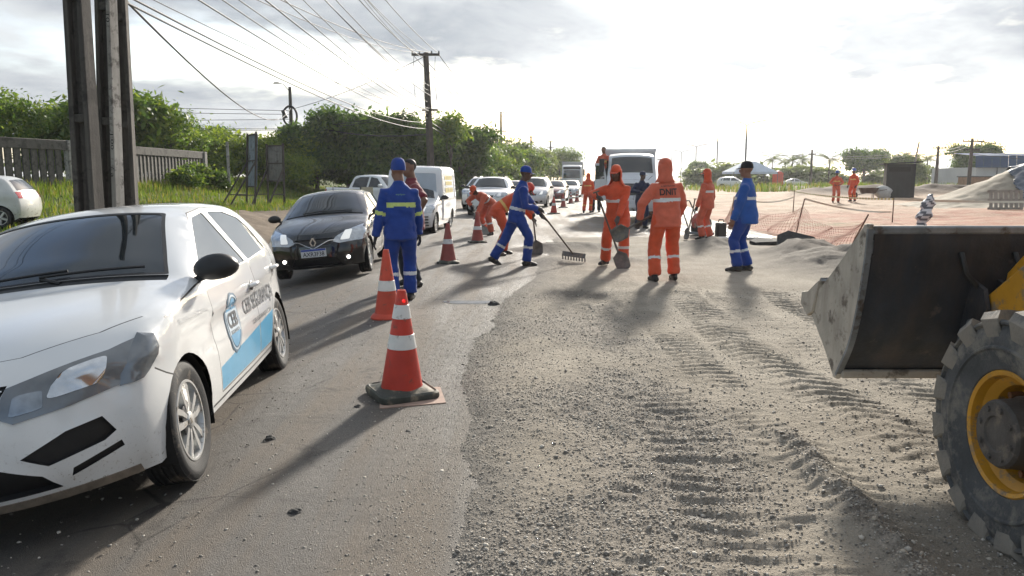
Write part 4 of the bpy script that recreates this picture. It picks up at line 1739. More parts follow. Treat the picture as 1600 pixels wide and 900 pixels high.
# small white van with a raised rear box
def small_van():
    loc, hd = (-2.80, 22.9, -.02), -5
    root, S = traffic_car('cargo_van', 'small white cargo van with raised rear box behind the guard', 'van', loc, hd, 'hatch', SILVER and WHITE, .07, lights=True, dark_front=True)
    # dark plastic bumper cover and the tall box
    edge = [(1.66, .34, 1), (1.62, .80), (1.66, 1.42), (1.74, 1.74), (1.95, 1.86), (2.6, 1.89), (3.6, 1.88), (3.98, 1.80), (4.05, 1.5), (4.06, .9), (4.0, .32, 1)]
    crown = [(0, 0), (-.03, 0), (-.04, 0), (-.04, .02), (-.02, .03), (0, .035), (0, .035), (.03, .03), (.05, 0), (.05, 0), (.03, 0)]
    k = KINDS['hatch']
    Y0 = sum(k['axles']) / 2
    B = Shell(edge, crown, [(1.5, .845), (4.2, .845)], [(0, 1.05), (4, 1.05)], tumble=.07, r=.07, seg=5, res=.08, y0=Y0, crease=0., tuck=.03)
    B.make_side([('door_panel', round_poly([(2.0, .95), (2.0, 1.66), (3.75, 1.66), (3.75, .95)], .06))], [(3.25, .335, .29)], .34)
    B.make_wrap([('front_panel', round_poly([(-.86, 1.1), (.86, 1.1), (.86, 2.75), (-.86, 2.75)], .1), False)])
    B.build(('body', 0), 'cargo_box', [WHITE], root, smooth=50)
    for sg in (1, -1):
        B.build(('door_panel', sg), 'side_panel', WHITE, root, push=-.012)
    B.build(('front_panel', 1), 'front_panel', mat('shaded_white_paint', (.40, .46, .52), .35, var=.04, coat=.4), root, push=-.008)  # blue-grey shade on the box front is put into its colour
    # faded yellow print and black edge strips on the box
    pr = mat('faded_yellow_print', (.62, .52, .20), .5, var=.3, vscale=4)
    for i, (z0, z1, u0, u1) in enumerate(((1.50, 1.62, 2.2, 3.5), (1.34, 1.46, 2.3, 3.4), (1.12, 1.26, 2.2, 3.5))):
        us = np.linspace(u0, u1, 8)
        V = np.concatenate([B.side(us, np.full(8, z0)), B.side(us, np.full(8, z1))]); V[:, 0] -= .006
        mesh_obj('print', V, [(j, j + 1, j + 9, j + 8) for j in range(7)], [pr], root, None, 0)
    bm = MB()
    vv = np.linspace(-.97, .97, 13)
    for zz in (.26, .34, .42, .50):
        P = S.wrap(vv, np.full(13, S.tz(zz)))
        bm = MB(); bm.tube([tuple(q) for q in P], [(.05, .02)] * 13, 8); bm.build('bumper_cover', [TRIM], root, 60)


small_van()


# double-cab pickup standing across the side street
def pickup():
    root = place_vehicle('pickup_truck', 'white double cab pickup standing sideways in front of the dense trees', 'pickup', (-6.35, 37.4, gz(-7, 37.4) * .3), 64)
    edge = [(.34, .40, 1), (.26, .60), (.26, .80), (.32, .96), (.55, 1.04), (1.0, 1.09), (1.4, 1.12), (1.62, 1.25), (2.05, 1.62), (2.5, 1.70), (3.2, 1.69), (3.46, 1.60), (3.62, 1.16), (3.66, 1.10, 1), (4.4, 1.12), (5.02, 1.13, 1), (5.06, .8), (5.0, .48, 1)]
    crown = [(-.2, 0), (-.2, 0), (-.2, 0), (-.2, .02), (-.14, .04), (-.06, .05), (-.10, .05), (-.14, .05), (-.08, .05), (0, .04), (0, .04), (.04, .03), (.04, .02), (0, 0), (0, 0), (0, 0), (.03, 0), (.02, 0)]
    Y0 = 2.4
    S = Shell(edge, crown, [(.2, .80), (.5, .86), (1, .90), (5, .90)], [(0, 1.05), (5, 1.08)], tumble=.45, r=.05, seg=4, res=.09, y0=Y0, crease=.01)
    arches = [(.95, .42, .37), (3.95, .42, .37)]
    fw = round_poly([(1.66, 1.14), (2.08, 1.555), (2.46, 1.625), (2.50, 1.13)], .03)
    rw = round_poly([(2.60, 1.13), (2.56, 1.625), (3.10, 1.62), (3.36, 1.52), (3.44, 1.14)], .03)
    S.make_side([('door_front', [(1.55, .48), (1.55, 1.12), (2.05, 1.585), (2.5, 1.655), (2.55, .48)]), ('door_rear', [(2.565, .48), (2.52, 1.655), (3.12, 1.65), (3.40, 1.54), (3.50, 1.14), (3.42, .48)]),
                 ('window_front', fw), ('window_rear', rw), ('tail_lamp', [(4.94, .80), (4.94, 1.06), (5.2, 1.06), (5.2, .80)])], arches, .42)
    S.make_wrap([('windshield', [(-.9, 6.7), (.9, 6.7), (.88, 7.9), (-.88, 7.9)], False), ('headlight', [(.55, 2.2), (.999, 2.2), (.999, 3.1), (.55, 2.9)], True), ('grille', [(-.5, 1.9), (.5, 1.9), (.5, 2.9), (-.5, 2.9)], False),
                 ('rear_window', [(-.8, 11.2), (.8, 11.2), (.8, 12.0), (-.8, 12.0)], False), ('bed', [(-.88, 13.05), (.88, 13.05), (.88, 14.95), (-.88, 14.95)], False)])
    S.build(('body', 0), 'body', [WHITE], root, smooth=50)
    for sg in (1, -1):
        for nm in ('front', 'rear'):
            S.build(('door_' + nm, sg), 'door', WHITE, root, push=-.005)
            S.build(('window_' + nm, sg), 'window', GLASS, root, push=-.005)
        S.build(('headlight', sg), 'headlight', LAMPG, root)
        S.build(('tail_lamp', sg), 'tail_lamp', REDL, root, push=.004)
        mirror(root, 1.02, 1.72 - Y0, 1.22, WHITE, 1.15, sg)
    for kk, nm, m_ in (('windshield', 'windshield', GLASS), ('grille', 'grille', TRIM), ('rear_window', 'rear_window', GLASS), ('bed', 'cargo_bed', TRIMG)):
        S.build((kk, 1), nm, m_, root, push=-.3 if kk == 'bed' else -.005)
    wheel_wells(root, arches, .86, Y0, .3)
    for x in (.86, -.86):
        for a in (.95, 3.95):
            add_wheel(root, x, a - Y0, .37, .24, .23, 'five', 6)
    b = MB(); b.box((0, 0, .50), (1.5, 4.2, .08)); b.build('underbody', [WELL], root)


pickup()
# ------------------------------------------------------------------ wheel loader at the right edge
YEL = mat('loader_yellow', (.62, .30, .025), .45, var=.15, vscale=5, dirt=((.22, .17, .12), .42, 9), bump=.08, bscale=30)
STEELB = mat('bucket_dark', (.030, .036, .046), .50, var=.45, vscale=4, metal=.15, dirt=((.12, .105, .09), .24, 5), bump=.25, bscale=24, streak=((.080, .064, .055), .7, (5., 5., 1.2)))
STEELM = mat('bucket_mud', (.44, .40, .335), .85, var=.22, vscale=5, dirt=((.15, .125, .10), .36, 7), bump=.35, bscale=18, streak=((.26, .215, .17), .75, (3., 5., 1.)))
STEELW = mat('bucket_worn', (.20, .215, .225), .48, var=.35, vscale=8, metal=.3, dirt=((.10, .085, .072), .34, 9), bump=.2, bscale=30)
HUB = mat('hub_grime', (.085, .075, .066), .7, var=.35, vscale=9, dirt=((.19, .155, .12), .36, 12), bump=.35, bscale=30)
LTYRE = mat('loader_tyre', (.085, .087, .088), .88, var=.30, vscale=5, bump=.4, bscale=34, dirt=((.20, .185, .16), .50, 6))
LUG = mat('loader_lug', (.15, .142, .13), .85, var=.35, vscale=6, bump=.35, bscale=40, dirt=((.24, .215, .18), .58, 6))


def loader():
    root = thing('wheel_loader', 'yellow wheel loader with a dark rolled back bucket at the right edge', 'loader', (0, 0, 0))
    x0, x1 = 1.86, 4.16
    back = catmull([(4.00, 1.245), (4.012, 1.10), (4.06, .85), (4.14, .61), (4.285, .395)], 6)
    lip = (4.70, .735)
    # curved back and floor plate
    n = len(back)
    prof = back + [(4.285 + (lip[0] - 4.285) * k / 5, .395 + (lip[1] - .395) * k / 5) for k in range(1, 6)]
    t = .022
    V, F, M = [], [], []
    inner = []
    for i, (y, z) in enumerate(prof):
        a, b = prof[max(i - 1, 0)], prof[min(i + 1, len(prof) - 1)]
        d = Vector((b[0] - a[0], b[1] - a[1])).normalized()
        inner.append((y - d.y * t * -1, z + d.x * t))
    xs = np.linspace(x0 + .02, x1 - .02, 13)
    sh = MB()
    m = len(prof)
    vs = [(x, y, z) for x in xs for (y, z) in prof] + [(x, y, z) for x in xs for (y, z) in inner]
    o = len(xs) * m
    fs, ms = [], []
    for i in range(len(xs) - 1):
        for j in range(m - 1):
            fs.append((i * m + j, i * m + j + 1, (i + 1) * m + j + 1, (i + 1) * m + j))
            fs.append((o + i * m + j, o + (i + 1) * m + j, o + (i + 1) * m + j + 1, o + i * m + j + 1))
    sh.add(vs, fs)
    sh.build('bucket_shell', [STEELB], root, 60)
    # worn rim along the top and a rolled lower corner
    for nm, (y, z), w, h, mm in (('rim_bar', (3.995, 1.238), .04, .045, STEELW), ('rim_plate', (3.996, 1.150), .010, .07, STEELW), ('wear_strip', (4.262, .405), .05, .05, STEELM)):
        b = MB(); b.box(((x0 + x1) / 2, y, z), (x1 - x0 - .02, w, h)); bevel_obj(b.build(nm, [mm], root), .012)
    # side plates
    poly = [(3.975, 1.27), (4.03, 1.27)] + catmull([(4.05, 1.25), (4.30, 1.045), (4.52, .885), (4.66, .80)], 4) + [(4.73, .765), (4.735, .70), (4.63, .645), (4.45, .51), (4.30, .372), (4.265, .372)] + [(y - .012, z) for y, z in back[::-1]][1:-1]
    for s, x in ((1, x0), (-1, x1)):
        b = MB()
        b.prism(poly, lambda p, x=x: (x - .014, p[0], p[1]), lambda p, x=x: (x + .014, p[0], p[1]))
        bevel_obj(b.build('side_plate', [STEELM], root), .005, 1)
        e = MB()
        e.prism([(4.56, .90), (4.70, .82), (4.80, .80), (4.815, .725), (4.70, .66), (4.62, .70)], lambda p, x=x: (x - .030, p[0], p[1]), lambda p, x=x: (x + .022, p[0], p[1]))
        bevel_obj(e.build('side_cutter', [STEELM], root), .006, 1)
        g = MB()
        for i in range(len(back) - 1):
            a, c = back[i], back[i + 1]
            g.bar((x, a[0] - .012, a[1]), (x, c[0] - .012, c[1]), .030, .018, 0, (0, 1, 0))
        g.build('edge_bead', [STEELW], root)
    b = MB(); b.bar(((x0 + x1) / 2 - 1.14, 4.69, .728), ((x0 + x1) / 2 + 1.14, 4.69, .728), .03, .20, 0, (0, .75, .66)); b.build('cutting_edge', [STEELW], root)
    for k in range(7):
        tt = MB()
        xx = x0 + .14 + k * (x1 - x0 - .28) / 6
        tt.box((0, 0, 0), (.075, .20, .05), Matrix.Rotation(R(37), 3, 'X'))
        tt.v = [(v[0] + xx, v[1] + 4.78, v[2] + .80) for v in tt.v]
        tt.build('tooth', [STEELW], root)
    # hinge brackets on the back of the bucket, arms and links
    for xa in (2.50, 3.52):
        for dx in (-.07, .07):
            b = MB()
            b.prism([(4.10, .60), (4.02, .98), (3.90, .94), (3.86, .84), (3.95, .66), (4.10, .50)], lambda p, q=xa + dx: (q - .012, p[0], p[1]), lambda p, q=xa + dx: (q + .012, p[0], p[1]))
            b.build('hinge_bracket', [STEELB], root)
        a = MB()
        a.prism([(4.06, .66), (4.06, .80), (3.98, .86), (2.95, 1.62), (1.6, 1.66), (.5, 1.60), (.5, 1.42), (1.6, 1.46), (2.86, 1.42), (3.84, .71)], lambda p, q=xa: (q - .05, p[0], p[1]), lambda p, q=xa: (q + .05, p[0], p[1]))
        bevel_obj(a.build('lift_arm', [YEL], root), .012)
        l = MB()
        l.prism([(3.97, .92), (3.88, .96), (3.30, 1.50), (3.36, 1.56), (3.95, 1.02)], lambda p, q=xa: (q + .065, p[0], p[1]), lambda p, q=xa: (q + .095, p[0], p[1]))
        bevel_obj(l.build('tilt_link', [YEL], root), .008)
        p = MB(); p.tube([(xa - .10, 3.96, .74), (xa + .12, 3.96, .74)], .035, 14); p.build('hinge_pin', [STEELW], root)
        p = MB(); p.tube([(xa + .02, 3.30, 1.50), (xa + .02, 2.3, 1.56)], [.028, .028], 12); p.tube([(xa + .02, 2.6, 1.54), (xa + .02, 1.4, 1.60)], .05, 12); p.build('tilt_cylinder', [STEELW], root)
    for xx, zz in ((2.34, 1.0), (2.62, 1.03)):
        p = MB(); p.tube([(xx, 3.985, 1.12), (xx, 3.93, 1.02), (xx + .1, 3.96, .93), (xx + .12, 4.0, .80)], .014, 8); p.build('hose', [TRIM], root, 60)
    b = MB(); b.tube([(2.5, 2.3, 1.50), (3.52, 2.3, 1.50)], .06, 14); b.build('cross_tube', [YEL], root)
    # front axle and wheels
    def wheel(x, y, r, w, rr, sgn):
        o = MB()
        h = w / 2
        prof = [(rr, -h * .72), (rr * 1.06, -h * .86), (rr + (r - rr) * .35, -h * .99), (rr + (r - rr) * .62, -h * 1.0), (r * .875, -h * .93), (r * .905, -h * .80), (r * .915, 0), (r * .905, h * .80), (r * .875, h * .93), (rr + (r - rr) * .62, h * 1.0), (rr + (r - rr) * .35, h * .99), (rr * 1.06, h * .86), (rr, h * .72)]
        o.lathe(prof, 60, 'X')
        # moulded ring and faint lettering ridge on the wall
        for q, hh in ((.40, .006), (.80, .008)):
            ra = rr + (r - rr) * q
            xx = h * (1.0 if q < .7 else .955)
            o.lathe([(ra - .012, xx - .004), (ra - .004, xx + hh), (ra + .004, xx + hh), (ra + .012, xx - .004)], 60, 'X')
        wl = o.build('wheel', [LTYRE], root, 40)
        wl.location = (x, y, r - .012)
        wl.rotation_euler = (.35, 0, 0 if sgn > 0 else math.pi)
        nl = 16
        lug = MB()
        # one bar lug from the middle of the tread down over the shoulder
        secs = [(-.012, 1.0, .045, -.10), (h * .45, 1.0, .046, .0), (h * .90, .995, .054, .085), (h * 1.06, .93, .062, .12), (h * 1.04, .83, .05, .13)]
        vs = []
        for xx, q, wd, an in secs:
            for rad in ((r * q), (r * q - .07)):
                for sd in (-1, 1):
                    a = an + sd * wd / r
                    top = rad
                    vs.append((xx if rad == r * q else xx - (.02 if xx > h * .9 else 0), top * math.sin(a), top * math.cos(a)))
        fs = []
        for i in range(len(secs) - 1):
            b = i * 4
            fs += [(b, b + 1, b + 5, b + 4), (b + 2, b, b + 4, b + 6), (b + 1, b + 3, b + 7, b + 5)]
        fs += [(0, 2, 3, 1), (16, 17, 19, 18)]
        lug.add(vs, fs)
        d0 = lug.data('lug', [LUG], 30)
        lug2 = MB().add([(-v[0], v[1], v[2]) for v in vs], [f[::-1] for f in fs])
        d1 = lug2.data('lug', [LUG], 30)
        for k in range(nl):
            for d, of in ((d0, 0), (d1, .5)):
                q = link('lug', d, wl)
                q.rotation_euler = (2 * math.pi * (k + of) / nl, 0, 0)
        q = MB()
        q.lathe([(rr * 1.03, h * .70), (rr * 1.06, h * .80), (rr * 1.02, h * .86), (rr * .96, h * .82), (rr * .93, h * .60), (rr * .80, h * .42), (rr * .76, h * .05), (rr * .58, -.02), (rr * .50, -.02)], 48, 'X')
        q.build('rim', [YEL], wl, 30)
        hub = MB()
        hub.lathe([(rr * .62, -.02), (rr * .62, h * .35), (rr * .585, h * .42), (rr * .56, h * .98), (rr * .52, h * 1.06), (rr * .30, h * 1.07), (rr * .28, h * 1.02), (.001, h * 1.02)], 36, 'X')
        hub.build('hub', [HUB], wl, 30)
        for k in range(8):
            a = 2 * math.pi * k / 8 + .2
            bt = MB()
            bt.lathe([(.001, h * 1.115), (.012, h * 1.115), (.014, h * 1.05)], 6, 'X', 0, (0, rr * .42 * math.cos(a), rr * .42 * math.sin(a)))
            bt.build('bolt', [HUB], wl)
        for k in range(8):
            a = 2 * math.pi * (k + .5) / 8
            bt = MB()
            bt.lathe([(.001, h * .33), (.015, h * .33), (.018, h * .22), (.018, h * .0)], 6, 'X', 0, (0, rr * .70 * math.cos(a), rr * .70 * math.sin(a)))
            bt.build('stud', [mat('stud_rust', (.16, .07, .03), .7, var=.3, vscale=30)], wl)
        return wl
    wheel(2.115, 2.97, .50, .33, .245, -1)
    wheel(3.905, 2.97, .50, .33, .245, 1)
    b = MB(); b.tube([(2.25, 2.97, .49), (3.77, 2.97, .49)], .085, 14); b.build('front_axle', [HUB], root)
    b = MB(); b.box((3.01, 2.2, .72), (.62, 2.6, .32)); bevel_obj(b.build('chassis', [YEL], root), .02)
    b = MB(); b.box((3.01, 2.3, 1.12), (.82, 1.7, .46), taper=.92); bevel_obj(b.build('engine_hood', [YEL], root), .05, 3)
    b = MB(); b.box((3.01, 3.16, 1.10), (.60, .03, .34)); b.build('radiator_grille', [TRIM], root)
    b = MB()
    for sx in (-1, 1):
        for yy in (1.35, -.35):
            b = MB(); b.bar((3.01 + sx * .62, yy, 1.0), (3.01 + sx * .60, yy, 2.6), .08, .08); b.build('cab_post', [YEL], root)
    b = MB(); b.box((3.01, .5, 2.65), (1.5, 2.0, .12)); bevel_obj(b.build('cab_roof', [YEL], root), .04)
    b = MB(); b.box((3.01, .35, .95), (1.1, 1.9, .5)); bevel_obj(b.build('cab_floor', [YEL], root), .04)
    for sx, xx in ((-1, 2.30), (1, 3.72)):
        td, rd = wheel_data(.74, .45, .40, 'five', 8)
        w = link('wheel', td, root); w.location = (xx, -.45, .74)
        w.rotation_euler = (0, 0, math.pi if sx < 0 else 0)
        q = link('rim', rd, w)


loader()
# ------------------------------------------------------------------ traffic cones
def cone(label, loc, rz, h=.72, body=(.50, .040, .022), base='rubber', bands=((.40, .54), (.70, .82)), tilt=(0, 0), rb=.145, bw=.40, faded=0., grp='traffic cones along the lane'):
    root = thing('traffic_cone', label, 'traffic cone', loc, rz, grp)
    root.rotation_euler = (tilt[0], tilt[1], rz)
    bm_ = mat('cone_red_%.2f_%.2f' % (body[0], faded), tuple(c * (1 - faded) + .16 * faded for c in body), .55, var=.18, vscale=5, dirt=((.20, .07, .05), .22, 12), bump=.05, bscale=40)
    wm = mat('cone_white_%.2f' % faded, (.66 - .35 * faded, .66 - .37 * faded, .64 - .36 * faded), .45, var=.10, vscale=9, dirt=((.25, .23, .21), .26, 12))
    rbm = mat('cone_rubber', (.055, .060, .052), .75, var=.3, vscale=9, bump=.2, bscale=40, dirt=((.20, .175, .13), .42, 8))
    zb = .055
    b = MB()
    if base == 'rubber':
        hw = bw / 2
        pts = [(sx * hw, sy * hw) for sx, sy in ((-1, -1), (1, -1), (1, 1), (-1, 1))]
        out = round_poly(pts, .07, 4)
        def ring(k, z):
            return [(p[0] * k, p[1] * k, z) for p in out]
        rings = [ring(1.0, .0), ring(1.02, .018), ring(1.0, .042), ring(.93, .052), ring(.88, .044), ring(.78, .050), ring(.62, zb + .012)]
        n = len(out)
        vs = [p for r_ in rings for p in r_]
        fs = [(i * n + k, i * n + (k + 1) % n, (i + 1) * n + (k + 1) % n, (i + 1) * n + k) for i in range(len(rings) - 1) for k in range(n)]
        fs += [tuple(range((len(rings) - 1) * n, len(rings) * n)), tuple(reversed(range(n)))]
        b.add(vs, fs)
        b.build('base', [rbm], root, 40)
    else:
        b.lathe([(.001, 0), (bw / 2, 0), (bw / 2 + .004, .015), (bw / 2 - .01, .034), (rb + .03, .042), (rb + .005, .06)], 28)
        b.build('base', [bm_], root, 40)
    rt = .030
    rad = lambda t: rb + (rt - rb) * t
    c = MB()
    ts = [0, .02, .2, .4, .6, .8, .98]
    c.lathe([(rad(0) + .012, zb - .012)] + [(rad(t), zb + (h - zb) * t) for t in ts] + [(rt - .002, h), (rt - .010, h), (rt - .012, h - .05)], 30)
    bo = c.build('cone_body', [bm_], root, 40)
    for a, e in bands:
        w = MB()
        w.lathe([(rad(a) + .0005, zb + (h - zb) * a), (rad(a) + .0035, zb + (h - zb) * a + .002), (rad(e) + .0035, zb + (h - zb) * e - .002), (rad(e) + .0005, zb + (h - zb) * e)], 30)
        w.build('reflective_band', [wm], root, 40)
    return root


k = cone('red and white cone nearest the camera with a red lamp and worn rubber base', (-.765, 5.19, .018), R(28), .735, bands=((.41, .555), (.715, .855)), tilt=(R(1.0), R(.5)), bw=.42)
lp = MB(); lp.lathe([(.001, .004), (.009, .005), (.014, .009), (.014, .014)], 16, 'Y', 0, (0, 0, 0))
o = lp.build('lamp', [mat('cone_lamp', (.75, .01, .008), .2, var=0, coat=1., emit=.5)], k)
o.location = (.012 * math.sin(R(28)) * -1 + .0, -.050, .664)
o.rotation_euler = (0, 0, R(-28))
fl = MB(); fl.prism([(-.20, -.24), (.24, -.20), (.25, .20), (-.18, .22)], lambda p: (p[0], p[1], 0), lambda p: (p[0], p[1], .010))
tag(fl.build('cardboard_sheet', [mat('damp_cardboard', (.36, .25, .20), .8, var=.25, vscale=8)], None, 30, (-.72, 5.14, .007), R(12)), 'flat damp cardboard piece under the nearest cone', 'cardboard')
cone('orange red cone with a round red base beside the blue guard', (-1.36, 8.26, .0), R(10), .75, (.52, .060, .028), 'round', ((.36, .52),), rb=.135, bw=.36)
cone('dull red cone with faded bands behind the blue guard', (-1.15, 13.75, .0), R(5), .72, (.30, .05, .035), faded=.10, bands=((.45, .58),), bw=.40)
cone('dirty red cone in front of the stooping worker in faded orange', (-.82, 18.25, .0), R(12), .74, (.34, .055, .035), faded=.12, bands=((.38, .50),), bw=.42)
cone('small red cone base behind the shovel of the stooping worker', (-.70, 22.4, .0), R(0), .70, (.40, .06, .03), faded=.1)
cone('red cone with white band on the bright road in front of the silver minivan', (1.82, 33.6, .0), R(20), .74, (.50, .06, .03), bands=((.45, .62),), bw=.46)
cone('dark red cone beside the maroon car', (2.72, 41.0, .0), R(4), .74, (.34, .05, .035), faded=.08, bands=((.45, .62),), bw=.46)
cone('dark red cone before the pale silver sedan', (3.62, 47.6, .0), R(0), .74, (.30, .05, .04), faded=.1, bw=.46)
cone('farthest red cone left of the worker standing on the road', (4.25, 50.6, .0), R(9), .74, (.34, .06, .04), faded=.1, bw=.46)
# ------------------------------------------------------------------ people
from mathutils.bvhtree import BVHTree

SKIN_D = mat('skin_dark', (.085, .045, .030), .5, var=.15, vscale=14, spec=.4)
SKIN_M = mat('skin_brown', (.20, .105, .068), .5, var=.12, vscale=14, spec=.4)
HAIR = mat('black_hair', (.010, .009, .009), .6, var=.2)
EYE = mat('eye_white', (.60, .58, .55), .25, var=0)
BOOT = mat('black_boot', (.020, .019, .018), .55, var=.3, vscale=14, dirt=((.17, .14, .11), .40, 14))
GLOVE = mat('black_glove', (.022, .023, .026), .7, var=.25, vscale=20)
GLOVEG = mat('grey_glove', (.085, .080, .075), .75, var=.25, vscale=20)


def cloth(name, col, var=.16):
    return mat(name, col, .78, var=var, vscale=7, bump=.18, bscale=38, spec=.25, sheen=.15)


ORANGE = cloth('orange_cloth', (.58, .088, .034))
ORANGEF = cloth('faded_orange_cloth', (.52, .115, .065))
ORANGEP = cloth('pink_orange_cloth', (.58, .130, .075))
BLUE = cloth('royal_blue_cloth', (.012, .048, .25))
BLUER = cloth('bright_blue_cloth', (.018, .085, .33))  # brighter blue than the royal blue cloth
NAVY = cloth('navy_cloth', (.012, .020, .055))
MAROONC = cloth('maroon_shirt', (.17, .030, .040))
DENIM = cloth('dark_denim', (.02, .024, .035))
REFL = mat('silver_reflective', (.60, .62, .62), .38, var=.08, vscale=30, metal=.15)
REFLY = mat('lime_reflective', (.50, .62, .18), .42, var=.08, vscale=30)
REFLA = mat('amber_reflective', (.62, .42, .12), .42, var=.08, vscale=30)
BLACKC = cloth('black_cap', (.010, .011, .014))


def two_bone(a, b, l1, l2, pole):
    """middle joint of a limb from a to b"""
    d = b - a
    L = min(d.length, (l1 + l2) * .998)
    dn = d.normalized()
    b2 = a + dn * L
    x = (l1 * l1 - l2 * l2 + L * L) / (2 * L)
    h = math.sqrt(max(l1 * l1 - x * x, 0))
    p = pole - dn * pole.dot(dn)
    if p.length < 1e-5:
        p = Vector((0, 1, 0)) - dn * dn.y
    return a + dn * x + p.normalized() * h, b2


def closed_tube(mb, pts, rad, seg=16, axis=None):
    """tube with rounded closed ends, elliptic if rad items are pairs; axis = direction of the first radius"""
    pts = [Vector(p) for p in pts]
    n = len(pts)
    vs, fs = [], []
    ax = Vector(axis) if axis is not None else None
    prev = None
    for i, p in enumerate(pts):
        t = (pts[min(i + 1, n - 1)] - pts[max(i - 1, 0)]).normalized()
        if ax is not None:
            a = (ax - t * ax.dot(t)).normalized()
        elif prev is None:
            u = Vector((1, 0, 0)) if abs(t.x) < .9 else Vector((0, 1, 0))
            a = (u - t * u.dot(t)).normalized()
        else:
            a = (prev - t * prev.dot(t)).normalized()
        prev = a
        b = t.cross(a)
        r = rad[i]
        ra, rb = r if hasattr(r, '__len__') else (r, r)
        for k in range(seg):
            an = 2 * math.pi * k / seg
            vs.append(p + a * math.cos(an) * ra + b * math.sin(an) * rb)
    for i in range(n - 1):
        for k in range(seg):
            k2 = (k + 1) % seg
            fs.append((i * seg + k, i * seg + k2, (i + 1) * seg + k2, (i + 1) * seg + k))
    fs.append(tuple(reversed(range(seg))))
    fs.append(tuple((n - 1) * seg + k for k in range(seg)))
    mb.add(vs, fs)


def remeshed(mb, voxel, smooth=2, name='m'):
    me = bpy.data.meshes.new(name)
    me.from_pydata(mb.v, [], mb.f)
    o = bpy.data.objects.new(name, me)
    COL.objects.link(o)
    r = o.modifiers.new('r', 'REMESH')
    r.mode = 'VOXEL'
    r.voxel_size = voxel
    if smooth:
        s = o.modifiers.new('s', 'SMOOTH')
        s.iterations = smooth
        s.factor = .5
    dg = bpy.context.evaluated_depsgraph_get()
    out = bpy.data.meshes.new_from_object(o.evaluated_get(dg))
    bpy.data.objects.remove(o)
    bpy.data.meshes.remove(me)
    return out


def wrinkle(me, amp, seed, scale=9.):
    n = len(me.vertices)
    P = np.empty(n * 3); me.vertices.foreach_get('co', P); P = P.reshape(-1, 3)
    N = np.empty(n * 3); me.vertices.foreach_get('normal', N); N = N.reshape(-1, 3)
    x, y, z = P.T
    a = fbm((x + y * .7) * scale + seed * 3.1, z * scale * 1.7 + (x - y) * scale * .5, 3, seed)
    rg = 1 - np.abs(fbm((x - y * .6) * scale * .7 + z * 4, z * scale * 1.15 - seed, 2, seed + 3)) * 2.6
    me.vertices.foreach_set('co', (P + N * (amp * (a * 1.0 + .55 * rg))[:, None]).ravel())
    me.update()


